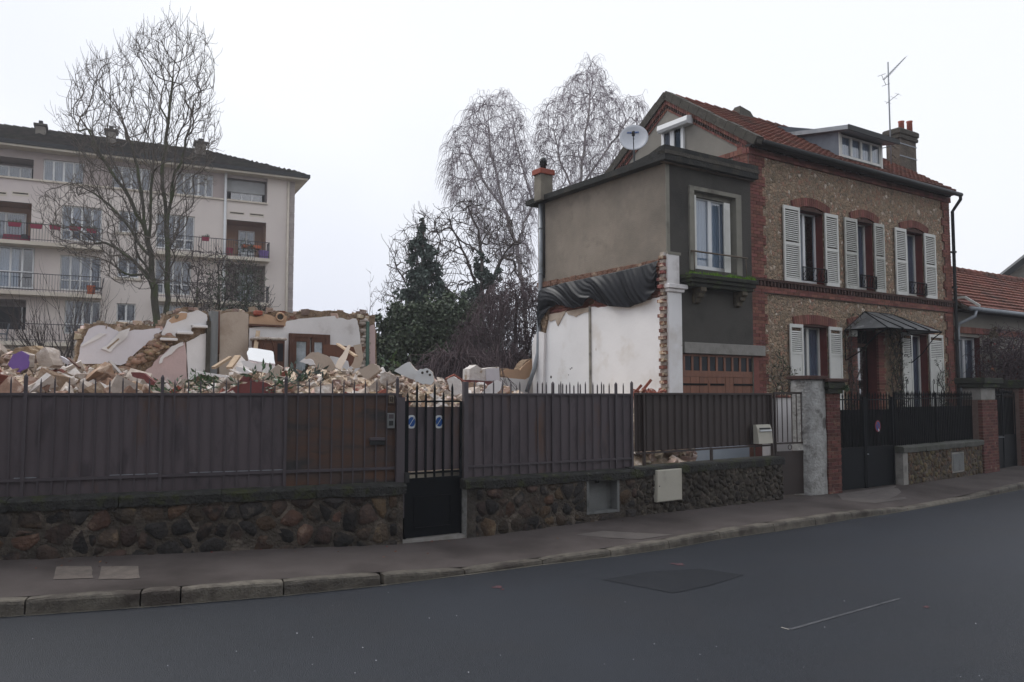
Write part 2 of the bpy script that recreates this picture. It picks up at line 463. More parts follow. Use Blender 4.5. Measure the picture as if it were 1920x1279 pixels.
M['stone_rust'] = mat('rust_ochre_stone', (.095, .056, .034, 1), (.048, .031, .022, 1), 7, c3=(.15, .11, .075, 1), scale3=5, t3=(.56, .68), rough=.85, bump=1, bscale=26, objr=.35, hue=.02, bdist=.03)
M['twig'] = mat('grey_brown_twigs', (.085, .068, .062, 1), (.06, .048, .045, 1), 3, rough=.95, bump=0)
M['birch'] = mat('pale_birch_bark', (.40, .37, .35, 1), (.26, .235, .225, 1), 2.5, c3=(.06, .05, .05, 1), scale3=2.5, t3=(.58, .64), rough=.9, bump=.3)
M['birch_twig'] = mat('hazed_birch_twigs', (.29, .25, .275, 1), (.22, .19, .21, 1), 3, rough=.95, bump=0)  # mauve twigs, colour paled to carry the haze over the distant birches
M['purple_twig'] = mat('purple_brown_twigs', (.105, .078, .082, 1), (.070, .050, .055, 1), 2, rough=.95, bump=0)
M['ever'] = mat('dark_evergreen_leaves', (.078, .10, .055, 1), (.040, .060, .034, 1), 1.2, rough=.6, bump=0, island=.45, hue=.02)
M['conifer'] = mat('blue_green_needles', (.075, .10, .082, 1), (.045, .065, .055, 1), 1.5, rough=.7, bump=0, island=.4)
M['laurel'] = mat('laurel_leaves', (.055, .10, .035, 1), (.03, .065, .025, 1), 4, rough=.4, spec=.5, bump=0, island=.45, hue=.02)
M['redleaf'] = mat('red_brown_leaves', (.16, .045, .03, 1), (.10, .05, .025, 1), 4, rough=.8, bump=0, island=.5, hue=.03)
M['flower_red'] = mat('dark_pink_planter', (.26, .025, .055, 1), (.22, .02, .05, 1), 3, rough=.6, bump=0)
M['orange_cloth'] = mat('orange_cloth', (.55, .13, .04, 1), (.45, .10, .03, 1), 3, rough=.8, bump=0)
M['litter'] = mat('white_paper', (.75, .76, .80, 1), (.6, .6, .66, 1), 20, rough=.6, bump=.3)
M['faded_line'] = mat('worn_white_marking', (.072, .075, .082, 1), (.028, .030, .035, 1), 9, rough=.7, bump=.3, bscale=90)
M['spray_red'] = mat('red_spray_paint', (.10, .030, .036, 1), (.028, .026, .032, 1), 40, rough=.7, bump=.3, bscale=90)
M['tar'] = mat('road_repair_asphalt', (.018, .020, .024, 1), (.012, .014, .018, 1), 6, rough=.55, spec=.16, bump=.35, bscale=130, bdist=.008)
M['balcony_iron'] = mat('dark_balcony_iron', (.05, .05, .055, 1), (.04, .04, .045, 1), 3, rough=.6, bump=0)


def mat_meuliere():
    """rubble millstone masonry: small stones 6-8 cm on the far facade"""
    m = bpy.data.materials.new('millstone_rubble')
    m.use_nodes = True
    t = m.node_tree; N = t.nodes; Lk = t.links
    b = N['Principled BSDF']; b.inputs['Roughness'].default_value = .95
    b.inputs['Specular IOR Level'].default_value = .2
    g = N.new('ShaderNodeNewGeometry')
    ds = N.new('ShaderNodeTexNoise'); ds.inputs['Scale'].default_value = 5
    Lk.new(g.outputs['Position'], ds.inputs['Vector'])
    sc = N.new('ShaderNodeVectorMath'); sc.operation = 'SCALE'; sc.inputs['Scale'].default_value = .12
    Lk.new(ds.outputs['Color'], sc.inputs[0])
    ad = N.new('ShaderNodeVectorMath'); ad.operation = 'ADD'
    Lk.new(g.outputs['Position'], ad.inputs[0]); Lk.new(sc.outputs[0], ad.inputs[1])
    v = N.new('ShaderNodeTexVoronoi'); v.inputs['Scale'].default_value = 12
    Lk.new(ad.outputs[0], v.inputs['Vector'])
    ve = N.new('ShaderNodeTexVoronoi'); ve.feature = 'DISTANCE_TO_EDGE'; ve.inputs['Scale'].default_value = 12
    Lk.new(ad.outputs[0], ve.inputs['Vector'])
    sep = N.new('ShaderNodeSeparateColor'); Lk.new(v.outputs['Color'], sep.inputs[0])
    r = N.new('ShaderNodeValToRGB')
    e = r.color_ramp.elements
    e[0].position = 0; e[0].color = (.12, .095, .065, 1)
    e[1].position = 1; e[1].color = (.44, .38, .32, 1)
    for p, c in ((.2, (.20, .150, .105, 1)), (.45, (.26, .19, .13, 1)), (.65, (.24, .135, .095, 1)), (.78, (.15, .125, .095, 1)), (.94, (.28, .215, .16, 1))):
        k = e.new(p); k.color = c
    Lk.new(sep.outputs[0], r.inputs[0])
    mr = N.new('ShaderNodeMapRange'); mr.inputs[1].default_value = .0; mr.inputs[2].default_value = .16
    Lk.new(ve.outputs['Distance'], mr.inputs[0])
    x = N.new('ShaderNodeMix'); x.data_type = 'RGBA'
    x.inputs[6].default_value = (.215, .165, .115, 1)
    Lk.new(mr.outputs[0], x.inputs[0]); Lk.new(r.outputs[0], x.inputs[7])
    n2 = N.new('ShaderNodeTexNoise'); n2.inputs['Scale'].default_value = 22; n2.inputs['Detail'].default_value = 4
    Lk.new(g.outputs['Position'], n2.inputs['Vector'])
    m3 = N.new('ShaderNodeMapRange'); m3.inputs[1].default_value = .3; m3.inputs[2].default_value = .7
    m3.inputs[3].default_value = 1.1; m3.inputs[4].default_value = 1.95
    Lk.new(n2.outputs['Fac'], m3.inputs[0])
    x2 = N.new('ShaderNodeVectorMath'); x2.operation = 'SCALE'
    Lk.new(x.outputs[2], x2.inputs[0]); Lk.new(m3.outputs[0], x2.inputs['Scale'])
    Lk.new(x2.outputs[0], b.inputs['Base Color'])
    bp = N.new('ShaderNodeBump'); bp.inputs['Strength'].default_value = .8; bp.inputs['Distance'].default_value = .05
    Lk.new(mr.outputs[0], bp.inputs['Height'])
    Lk.new(bp.outputs['Normal'], b.inputs['Normal'])
    return m


M['meuliere'] = mat_meuliere()

# ------------------------------------------------------------------ street layout
def wp(px, Y):
    p = atY(px, 741, Y); return Vector((p.x, p.y, 0))


# kerb joints: (px, y of foot, y of top front edge)
KJ = [(45, 1154, 1124), (262, 1139, 1110), (338, 1133, 1104), (532, 1117, 1090), (715, 1098, 1077), (873, 1078, 1068),
      (1019, 1059, 1049), (1147, 1044, 1031), (1256, 1029, 1013), (1351, 1011, 996), (1453, 997, 981), (1530, 985, 969), (1599, 973, 960),
      (1657, 965, 955), (1705, 957, 952), (1822, 936, 931), (1920, 917, 906), (2040, 897, 887), (2160, 880, 871)]
ROADZ = -0.14
kfoot, ktop = [], []
for px, yf, yt in KJ:
    p = G(px, yf, ROADZ)
    q = atY(px, yt, p.y)
    kfoot.append(p); ktop.append(max(min(q.z, .03), -.125))
d0 = (kfoot[0] - kfoot[1]).normalized()
kfoot = [kfoot[0] + d0 * 2.6, kfoot[0] + d0 * 1.1] + kfoot
ktop = [ktop[0], ktop[0]] + ktop
d1 = (kfoot[-1] - kfoot[-2]).normalized()
for i in range(14):
    kfoot.append(kfoot[-1] + d1 * 1.5); ktop.append(-.01)

# wall line: (px, Y, y of foot)
WL = [(0, 8.93, 1050), (757, 10.57, 1019), (875, 11.1, 1009), (1190, 12.6, 966), (1462, 14.9, 936), (1516, 15.25, 929), (1548, 15.6, 927), (1573, 15.8, 924),
      (1688, 17.0, 909), (1836, 19.7, 887), (1865, 20.3, 882), (1914, 21.6, 874)]
wl = [wp(px, Y) for px, Y, yf in WL]
wz = [atY(px, yf, Y).z for px, Y, yf in WL]
wlpx = {px: wl[i] for i, (px, Y, yf) in enumerate(WL)}
e0 = (wl[0] - wl[1]).normalized()
wl_ext = [wl[0] + e0 * 3.2] + wl
wz_ext = [wz[0]] + wz
e1 = (wl[-1] - wl[-4]).normalized()
for i in range(10):
    wl_ext.append(wl_ext[-1] + e1 * 2.2); wz_ext.append(wz[-1])


def perp(pts, i):
    a = pts[max(i - 1, 0)]; b = pts[min(i + 1, len(pts) - 1)]
    d = Vector((b.x - a.x, b.y - a.y, 0)).normalized()
    return Vector((-d.y, d.x, 0))


def sample(pts, zs, t):
    x = t * (len(pts) - 1); i = min(int(x), len(pts) - 2); f = x - i
    p = pts[i].lerp(pts[i + 1], f)
    return Vector((p.x, p.y, zs[i] * (1 - f) + zs[i + 1] * f))


def at_screen(pts, zs, px):
    """3D point of a polyline that appears at column px"""
    def c(p): return 960 + F_PX * p.x / p.y
    for i in range(len(pts) - 1):
        a, b = c(pts[i]), c(pts[i + 1])
        if a <= px <= b:
            lo, hi = 0.0, 1.0
            for _ in range(30):
                m = (lo + hi) / 2
                if c(pts[i].lerp(pts[i + 1], m)) < px: lo = m
                else: hi = m
            p = pts[i].lerp(pts[i + 1], lo)
            return Vector((p.x, p.y, zs[i] * (1 - lo) + zs[i + 1] * lo))
    return None


# big ground sheet
g = MB(); g.add([(-400, -60, -.5), (400, -60, -.5), (400, 600, -.5), (-400, 600, -.5)], [(0, 1, 2, 3)])
g.build('ground', M['ground'], kind='structure')

# road
rd = MB()
pts = [Vector((p.x, p.y, ROADZ)) + perp(kfoot, i) * .05 for i, p in enumerate(kfoot)]
bot = [Vector((p.x * 1.0 + 3.0 * (i / len(kfoot)), -14, ROADZ)) for i, p in enumerate(kfoot)]
n = len(pts)
pts = [pts[0] + d0 * 30 + Vector((0, 0, 0))] + pts + [pts[-1] + d1 * 40]
bot = [Vector((pts[0].x, -14, ROADZ))] + bot + [Vector((pts[-1].x, -14, ROADZ))]
n = len(pts)
rd.add(pts + bot, [(i, n + i, n + i + 1, i + 1) for i in range(n - 1)])
road = rd.build('road', M['asphalt'], kind='structure')

# pavement: ribbon between the kerb back edge and the wall line
cols = [-480, -300, -150, 0, 100, 200, 300, 400, 500, 600, 700, 757, 816, 875, 950, 1019, 1100, 1190, 1260, 1350, 1400, 1462, 1516, 1573, 1630, 1690, 1760, 1836, 1880, 1914, 1990, 2060, 2150]
kb = [p + perp(kfoot, i) * .155 for i, p in enumerate(kfoot)]
kb = [Vector((p.x, p.y, 0)) for p in kb]
rows = []
for px in cols:
    a = at_screen(kb, ktop, px); b = at_screen(wl_ext, wz_ext, px)
    if a is None or b is None:
        continue
    a = a - Vector((0, 0, .006))
    r = [a]
    for k in (1, 2, 3, 4):
        q = a.lerp(b, k / 4); q.z += .012 * noise.noise(q * 1.3); r.append(q)
    dd = (b - a); dd.z = 0; dd.normalize()
    q = b + dd * .6; r.append(q)
    rows.append(r)
pv = MB()
k = len(rows[0])
pv.add([p for r in rows for p in r], [(i * k + j, (i + 1) * k + j, (i + 1) * k + j + 1, i * k + j + 1) for i in range(len(rows) - 1) for j in range(k - 1)], True)
pavement = pv.build('pavement', M['pavement'], kind='structure')


def on_pave(px, py):
    """point of the pavement seen at px, py"""
    o, dr = CAM, ray(px, py)
    best = None
    for i in range(len(rows) - 1):
        for j in range(k - 1):
            q = [rows[i][j], rows[i + 1][j], rows[i + 1][j + 1], rows[i][j + 1]]
            for tri in ((q[0], q[1], q[2]), (q[0], q[2], q[3])):
                from mathutils.geometry import intersect_ray_tri
                h = intersect_ray_tri(tri[0], tri[1], tri[2], dr, o, True)
                if h is not None and (best is None or (h - o).length < (best - o).length):
                    best = h
    return best


# yard ground behind the walls
yg = MB()
yp = [p + perp(wl_ext, i) * .3 for i, p in enumerate(wl_ext)]
n = len(yp)
yg.add([(p.x, p.y, -.03) for p in yp] + [(p.x * 3.2, p.y * 3.2 + 10, -.03) for p in yp], [(i, i + 1, n + i + 1, n + i) for i in range(n - 1)])
yg.build('yard_ground', M['ground'], kind='structure')

# kerb stones
kerb = bpy.data.objects.new('kerb', None); col.objects.link(kerb); kerb['kind'] = 'structure'
for i in range(len(kfoot) - 1):
    a, b = kfoot[i], kfoot[i + 1]
    na, nb = perp(kfoot, i), perp(kfoot, i + 1)
    L = (b - a).length
    d = (b - a).normalized()
    segs = 5
    P = []
    rr = random.Random(i * 7 + 3)
    big = .05 if i == 5 else .006
    ring = 6
    for s in range(segs + 1):
        f = s / segs
        p = a.lerp(b, f)
        if s == 0: p = p + d * (.008 if i != 6 else .04)
        if s == segs: p = p - d * .008
        nn = na.lerp(nb, f)
        zt = ktop[i] * (1 - f) + ktop[i + 1] * f
        e = .012 if s in (0, segs) else 0
        j = lambda q: rr.uniform(-q, q)
        prof = [(0.0 + j(.004), ROADZ - .1), (0.004 + e + j(.004), zt - .035 - e), (.014 + e + j(.004), zt - .012 - e), (.035 + j(.006), zt - e + j(.003)), (.15, zt - e + j(.003)), (.16, ROADZ - .1)]
        for o_, z_ in prof:
            q = p + nn * o_
            P.append(Vector((q.x, q.y, z_)))
    fs = []
    for s in range(segs):
        for r_ in range(ring - 1):
            fs.append((s * ring + r_, (s + 1) * ring + r_, (s + 1) * ring + r_ + 1, s * ring + r_ + 1))
    fs.append(tuple(reversed(range(ring)))); fs.append(tuple(range(segs * ring, segs * ring + ring)))
    MB().add(P, fs).build('kerb_stone', M['kerb'], kerb)

# strip of grit along the kerb foot
gr = MB()
for i in range(len(kfoot) - 1):
    a, b = kfoot[i], kfoot[i + 1]
    na, nb = perp(kfoot, i), perp(kfoot, i + 1)
    gr.quad(*[Vector((q.x, q.y, ROADZ + .004)) for q in (a - na * .035, b - nb * .03, b + nb * .02, a + na * .02)])
gr.build('kerb_foot_grit', mat('pale_grit', (.13, .12, .095, 1), (.06, .057, .05, 1), 14, rough=1), road)

# road marks -------------------------------------------------------
def roadpoly(name, pts, m, dz=.004):
    P = [G(x, y, ROADZ + dz) for x, y in pts]
    return MB().add(P, [tuple(reversed(range(len(P))))]).build(name, m, road)


roadpoly('repair_patch', [(1130, 1087), (1215, 1072), (1315, 1066), (1395, 1078), (1330, 1098), (1262, 1112)], M['tar'])
roadpoly('worn_marking', [(1478, 1179), (1485, 1181), (1690, 1122.9), (1685, 1121)], M['faded_line'])
roadpoly('white_marking_end', [(1463, 1176.5), (1478, 1180.5), (1481, 1179.8), (1466, 1175.6)], M['concrete'])
rr = random.Random(5)
for cx, cy, s in ((932, 1101, 9), (1275, 1058, 10), (1262, 1057, 5), (943, 1105, 5), (1738, 1138, 7)):
    roadpoly('spray_mark', [(cx + s * math.cos(a) * rr.uniform(.5, 1.4), cy + .28 * s * math.sin(a) * rr.uniform(.5, 1.4)) for a in [-q * math.pi / 4 for q in range(8)]], M['spray_red'], .005)
# small pale specks
sp = MB()
for i in range(34):
    px, py = rr.uniform(40, 1880), rr.uniform(1105, 1275)
    if py < 1160 - px * .12: continue
    p = G(px, py, ROADZ + .004); r_ = rr.uniform(.002, .006)
    sp.add([p + Vector((r_ * math.cos(a) * rr.uniform(.6, 1.3), r_ * math.sin(a), .004 if q % 2 else 0)) for q, a in enumerate([q * 1.256 for q in range(5)])], [(0, 1, 2, 3, 4)])
sp.build('grit_specks', M['litter'], kind='stuff')
# red-brown scraps along the wall foot
lf = MB()
for i in range(240):
    px = rr.uniform(0, 1900)
    b = at_screen(wl_ext, wz_ext, px); a = at_screen(kb, ktop, px)
    t = rr.random() ** 2.5 * .6 + .03
    p = b.lerp(a, t)
    p = on_pave(960 + F_PX * p.x / p.y, 741 + F_PX * (EYE - p.z) / p.y) or p
    r_ = rr.uniform(.006, .022); an = rr.uniform(0, 6.28)
    a1 = Vector((math.cos(an), math.sin(an), rr.uniform(0, .5))) * r_; b1 = Vector((-math.sin(an), math.cos(an), rr.uniform(0, .5))) * r_ * .6
    p = p + Vector((0, 0, .006))
    lf.add([p - a1, p + b1, p + a1, p - b1], [(0, 1, 2, 3)])
lf.build('fallen_leaves', M['redleaf'], kind='stuff')

# the two worn concrete patches in the pavement
for x0, x1 in ((97, 178), (183, 266)):
    pp = [(x0 + 2, 1088), (x1 - 3, 1085), (x1 - 8, 1062), (x0 + 8, 1063)]
    P = []
    m_ = []
    for i in range(4):
        a, b = pp[i], pp[(i + 1) % 4]
        for f in (0, .33, .66):
            m_.append((a[0] * (1 - f) + b[0] * f + rr.uniform(-2, 2), a[1] * (1 - f) + b[1] * f + rr.uniform(-.8, .8)))
    P = [on_pave(*q) + Vector((0, 0, .006)) for q in m_]
    MB().add(P, [tuple(range(len(P)))]).build('concrete_patch', mat('pavement_concrete', (.16, .135, .115, 1), (.10, .085, .075, 1), 9, rough=.9, bump=.5), pavement)
    q = on_pave((x0 + x1) / 2, 1070)
    MB().disc(q + Vector((0, 0, .010)), (0, 0, 1), .035).build('patch_plug', M['mortar'], pavement)
# trenches of lighter asphalt across the pavement
for poly in ([(1078, 1003), (1130, 996), (1262, 1003), (1200, 1012), (1140, 1009)], [(1570, 927), (1680, 911), (1700, 936), (1640, 944), (1580, 938)],):
    P = [on_pave(*q) for q in poly]
    if all(P):
        MB().add([p + Vector((0, 0, .005)) for p in P], [tuple(range(len(P)))]).build('pavement_patch', mat('paler_asphalt_patch', (.115, .10, .09, 1), (.085, .075, .07, 1), 5, rough=.85, bump=.4, bscale=110, bdist=.01), pavement)

# litter by the kerb
lt = MB()
c = G(1268, 1025, ROADZ)
P = [c + Vector((rr.uniform(-.06, .06), rr.uniform(-.04, .04), rr.uniform(0, .06))) for _ in range(14)]
bm = bmesh.new()
for p in P: bm.verts.new(p)
bmesh.ops.convex_hull(bm, input=bm.verts)
bm.verts.index_update()
lt.add([v.co.copy() for v in bm.verts], [[v.index for v in f.verts] for f in bm.faces])
bm.free()
tag(lt.build('litter', M['litter']), 'crumpled white paper litter lying against the kerb on the road', 'litter')


# ------------------------------------------------------------------ street walls
def clip(poly, px, py, nx, ny):
    out = []
    n = len(poly)
    for i in range(n):
        a, b = poly[i], poly[(i + 1) % n]
        da = (a[0] - px) * nx + (a[1] - py) * ny
        db = (b[0] - px) * nx + (b[1] - py) * ny
        if da <= 0: out.append(a)
        if (da < 0 < db) or (db < 0 < da):
            t = da / (da - db)
            out.append((a[0] + (b[0] - a[0]) * t, a[1] + (b[1] - a[1]) * t))
    return out


def voronoi(u0, u1, z0, z1, sw, sh, jit, rng, holes=()):
    pts = []
    nr = max(1, round((z1 - z0) / sh)); nc = max(1, round((u1 - u0) / sw))
    for r in range(nr):
        for c in range(-1, nc + 1):
            x = u0 + (c + .5 + (.5 if r % 2 else 0) + rng.uniform(-jit, jit)) * (u1 - u0) / nc
            y = z0 + (r + .5 + rng.uniform(-jit, jit) * .8) * (z1 - z0) / nr
            pts.append((x, y, rng.uniform(-.5, .5)))
    res = []
    for i, p in enumerate(pts):
        poly = [(u0, z0), (u1, z0), (u1, z1), (u0, z1)]
        for jn, q in enumerate(pts):
            if jn == i or abs(q[0] - p[0]) > 3 * sw or abs(q[1] - p[1]) > 3 * sh: continue
            dx, dy = q[0] - p[0], q[1] - p[1]
            f = .5 + .24 * (p[2] - q[2])
            poly = clip(poly, p[0] + dx * f, p[1] + dy * f, dx, dy)
            if len(poly) < 3: break
        if len(poly) < 3: continue
        for (a, b, c_, d_) in holes:       # rectangular openings: push the cell out of them
            cu = sum(k[0] for k in poly) / len(poly); cz = sum(k[1] for k in poly) / len(poly)
            if a < cu < b and c_ < cz < d_: poly = []; break
            for (qx, qy, nx, ny, test) in ((a, 0, 1, 0, cu <= a), (b, 0, -1, 0, cu >= b), (0, c_, 0, 1, cz <= c_), (0, d_, 0, -1, cz >= d_)):
                if test and max(k[0] for k in poly) > a and min(k[0] for k in poly) < b and max(k[1] for k in poly) > c_ and min(k[1] for k in poly) < d_:
                    poly = clip(poly, qx, qy, nx, ny); break
            if len(poly) < 3: break
        if len(poly) >= 3:
            A = abs(sum(poly[k][0] * poly[(k + 1) % len(poly)][1] - poly[(k + 1) % len(poly)][0] * poly[k][1] for k in range(len(poly)))) / 2
            if A > sw * sh * .12: res.append(poly)
    return res


def stone_mesh(F, poly, gap, proud, rng, m, parent, name='stone', zmap=None):
    n = len(poly)
    cu = sum(p[0] for p in poly) / n; cz = sum(p[1] for p in poly) / n
    # cut corners
    q = []
    for i in range(n):
        a, b = poly[i], poly[(i + 1) % n]
        L = math.hypot(b[0] - a[0], b[1] - a[1])
        if L < 1e-4: continue
        for f in (.22, .78):
            q.append((a[0] + (b[0] - a[0]) * f + rng.uniform(-.04, .04) * L, a[1] + (b[1] - a[1]) * f + rng.uniform(-.04, .04) * L))
    n = len(q)
    if n < 5: return
    size = min(max(p[0] for p in q) - min(p[0] for p in q), max(p[1] for p in q) - min(p[1] for p in q))
    k = max(.5, 1 - 2 * gap / size)
    tu, tz = rng.uniform(-.12, .12), rng.uniform(-.12, .12)
    P, fs = [], []
    for (s, dep) in ((k, .02), (k * .96, -proud * .35), (k * .78, -proud * .95)):
        for u, z in q:
            uu, zz = cu + (u - cu) * s, cz + (z - cz) * s
            v = dep + (tu * (uu - cu) + tz * (zz - cz) if dep < 0 else 0) + (rng.uniform(-.006, .006) if dep < 0 else 0)
            P.append(F.w(uu, v, zz if zmap is None else zmap(uu, zz)))
    P.append(F.w(cu, -proud * 1.1, cz if zmap is None else zmap(cu, cz)))
    for r in range(2):
        for i in range(n):
            j = (i + 1) % n
            fs.append((r * n + i, r * n + j, (r + 1) * n + j, (r + 1) * n + i))
    for i in range(n):
        fs.append((2 * n + i, 2 * n + (i + 1) % n, 3 * n))
    MB().add(P, fs, True).build(name, m, parent)


THK = .36
def seg_frame(a, b):
    F = Frame(a, (b - a)); F.L = Vector((b.x - a.x, b.y - a.y)).length
    return F


def street_wall(name, label, a, b, capz, st, sw, sh, jit, proud, gap, seed, holes=(), capm='cap', ends=(None, None), capo=(.04, .04), basez=-.16, capt=.13, group=None):
    F = seg_frame(a, b)
    L = F.L
    t = thing(name, (a.x, a.y, 0), label, 'wall', group)
    body = MB()
    zt = capz - capt
    # core with openings
    us = sorted({0, L, *[h[0] for h in holes], *[h[1] for h in holes]})
    for i in range(len(us) - 1):
        m_ = (us[i] + us[i + 1]) / 2
        hh = [h for h in holes if h[0] < m_ < h[1]]
        if hh:
            body.box(F, us[i], us[i + 1], -.014, THK, -.3, hh[0][2]); 
            if hh[0][3] < zt: body.box(F, us[i], us[i + 1], -.014, THK, hh[0][3], zt)
            body.box(F, us[i], us[i + 1], .22, THK, hh[0][2], hh[0][3])
        else:
            body.box(F, us[i], us[i + 1], -.014, THK, -.3, zt)
    body.build('core', M['mortar'], t)
    rng = random.Random(seed)
    u0 = ends[0] or 0; u1 = L - (ends[1] or 0)
    for poly in voronoi(u0, u1, basez, zt, sw, sh, jit, rng, holes):
        q_ = rng.random()
        stone_mesh(F, poly, gap * rng.uniform(.4, 1.8), proud * rng.uniform(.45, 1.3), rng, M[st if st != 'stone' or q_ < .60 else ('stone_dark' if q_ < .82 else 'stone_rust')], t)
    # coping stones
    n = max(1, round(L / 1.15))
    for i in range(n):
        x0, x1 = L * i / n - (capo[0] if i == 0 else 0) + .003, L * (i + 1) / n + (capo[1] if i == n - 1 else 0) - .003
        mb = MB()
        S = 8
        P = []
        for s in range(S + 1):
            u = x0 + (x1 - x0) * s / S
            wob = rng.uniform(-.012, .012)
            for v, z in ((-.055 + wob * .5, capz - capt + wob), (-.06 + rng.uniform(-.006, .006), capz - .03), (-.03, capz - .004 + rng.uniform(-.005, .005)), (THK * .5, capz + .006 + rng.uniform(-.006, .008)), (THK + .04, capz - .01), (THK + .05, capz - capt)):
                P.append(F.w(u, v + (i % 2) * .002, z))
        fs = []
        for s in range(S):
            for r in range(6):
                fs.append((s * 6 + r, s * 6 + (r + 1) % 6, (s + 1) * 6 + (r + 1) % 6, (s + 1) * 6 + r))
        fs = [tuple(reversed(f)) for f in fs]
        fs.append(tuple(range(6))); fs.append(tuple(reversed(range(S * 6, S * 6 + 6))))
        mb.add(P, fs).build('coping', M[capm], t)
    return t, F


A0 = wl_ext[0]
wallL, FL = street_wall('stone_wall', 'long low wall of rounded brown millstone under mossy coping, left of the small dark gate', A0, wlpx[757], .76, 'stone', .25, .18, .55, .036, .010, 11, ends=(0, .07))
MB().box(FL, FL.L - .065, FL.L, -.012, THK, -.2, .63).build('rendered_end', M['rough_white'], wallL)
wall2a = seg_frame(wlpx[875], wlpx[1190])
b0 = wall2a.hit(1101, 925)[0]; b1 = wall2a.hit(1158, 925)[0]
bz0 = wall2a.hit(1130, 962)[1]; bz1 = wall2a.hit(1130, 889)[1]
wallM, FM = street_wall('stone_wall', 'stone wall with open grey meter recess, between the small gate and the cream meter box', wlpx[875], wlpx[1190], .76, 'stone', .23, .17, .55, .036, .010, 23, holes=((b0, b1, bz0, bz1),), ends=(.14, 0))
MB().box(FM, -.005, .135, -.014, THK, -.2, .63).build('rendered_end', M['rough_white'], wallM)
F3 = seg_frame(wlpx[1190], wlpx[1462])
c0 = F3.hit(1232, 910, -.09)[0]; c1 = F3.hit(1279, 910, -.09)[0]
cz0 = F3.hit(1255, 940, -.09)[1]; cz1 = F3.hit(1255, 880, -.09)[1]
wallF, FF = street_wall('stone_wall', 'low wall of thin flat dark stones below the brown corrugated fence', wlpx[1190], wlpx[1462], .78, 'stone_flat', .215, .058, .34, .04, .005, 31, ends=(0, 0), capm='cap')
u_ = Frame(wlpx[1573], wlpx[1688] - wlpx[1573])
F5 = seg_frame(wlpx[1688], wlpx[1836])
o0 = F5.hit(1783, 860)[0]; o1 = F5.hit(1806, 860)[0]
wallO, FO = street_wall('stone_wall', 'low wall of small ochre rubble stones with grey coping beside the large dark green gate', wlpx[1688], wlpx[1836], .83, 'stone_ochre', .17, .095, .42, .028, .006, 41, ends=(.22, 0), capm='cap2', holes=((o0, o1, .12, .6),))
MB().box(FO, -.01, .21, -.02, THK, -.2, .70).build('end_block', M['concrete'], wallO)

# open grey cement meter box set in the wall
t = thing('meter_recess', FM.w((b0 + b1) / 2, 0, bz0), 'open grey cement meter box set into the stone wall without a door', 'meter box')
mb = MB()
mb.box(FM, b0 - .02, b0 + .02, -.02, .2, bz0, bz1).box(FM, b1 - .02, b1 + .02, -.02, .2, bz0, bz1).box(FM, b0 + .02, b1 - .02, -.018, .2, bz0, bz0 + .035).box(FM, b0 + .02, b1 - .02, -.018, .2, bz1 - .03, bz1)
mb.build('surround', M['grey_box'], t)
MB().box(FM, b0 + .02, b1 - .02, .15, .19, bz0 + .035, bz1 - .03).build('back_panel', M['grey_box'], t)
MB().tube([FM.w((b0 + b1) / 2, .15, bz1 - .12), FM.w((b0 + b1) / 2, .10, bz1 - .12)], .02, 8).build('pipe_stub', M['gutter'], t)
# cream box
t = thing('meter_box', FF.w((c0 + c1) / 2, 0, cz0), 'cream meter box with closed door hung on the flat stone wall', 'meter box')
MB().bevbox(FF, c0, c1, -.085, .02, cz0, cz1, .006).build('cabinet', M['cream_box'], t)
MB().bevbox(FF, c0 + .012, c1 - .012, -.094, -.08, cz0 + .012, cz1 - .012, .004).build('door', M['cream_box'], t)
MB().tube([FF.w(c0 + .05, -.093, (cz0 + cz1) / 2), FF.w(c0 + .05, -.099, (cz0 + cz1) / 2)], .01, 8).build('lock', M['gutter'], t)
# small grey box in the ochre wall
t = thing('meter_box', FO.w((o0 + o1) / 2, 0, .1), 'small grey meter box let into the ochre rubble wall', 'meter box')
MB().bevbox(FO, o0 + .01, o1 - .01, -.02, .05, .13, .59, .006).build('cabinet', M['concrete'], t)
MB().bevbox(FO, o0 + .05, o1 - .05, -.028, -.02, .17, .56, .003).build('door', M['grey_box'], t)


# ------------------------------------------------------------------ fences and gates
def bar_mesh(name, w, d, h, tip=.05):
    mb = MB()
    F = Frame((0, 0), (1, 0))
    P = [(-w / 2, -d / 2, 0), (w / 2, -d / 2, 0), (w / 2, d / 2, 0), (-w / 2, d / 2, 0),
         (-w / 2, -d / 2, h - tip), (w / 2, -d / 2, h - tip), (w / 2, d / 2, h - tip), (-w / 2, d / 2, h - tip), (-w * .15, 0, h), (w * .15, 0, h)]
    fs = [(3, 2, 1, 0), (0, 1, 5, 4), (1, 2, 6, 5), (2, 3, 7, 6), (3, 0, 4, 7), (4, 5, 9, 8), (5, 6, 9), (6, 7, 8, 9), (7, 4, 8)]
    me = bpy.data.meshes.new(name); me.from_pydata(P, [], fs); me.update()
    return me


def upright(F, u, v, z, extra=None):
    m = F.mat().copy()
    m.translation = F.w(u, v, z)
    return m @ extra if extra else m


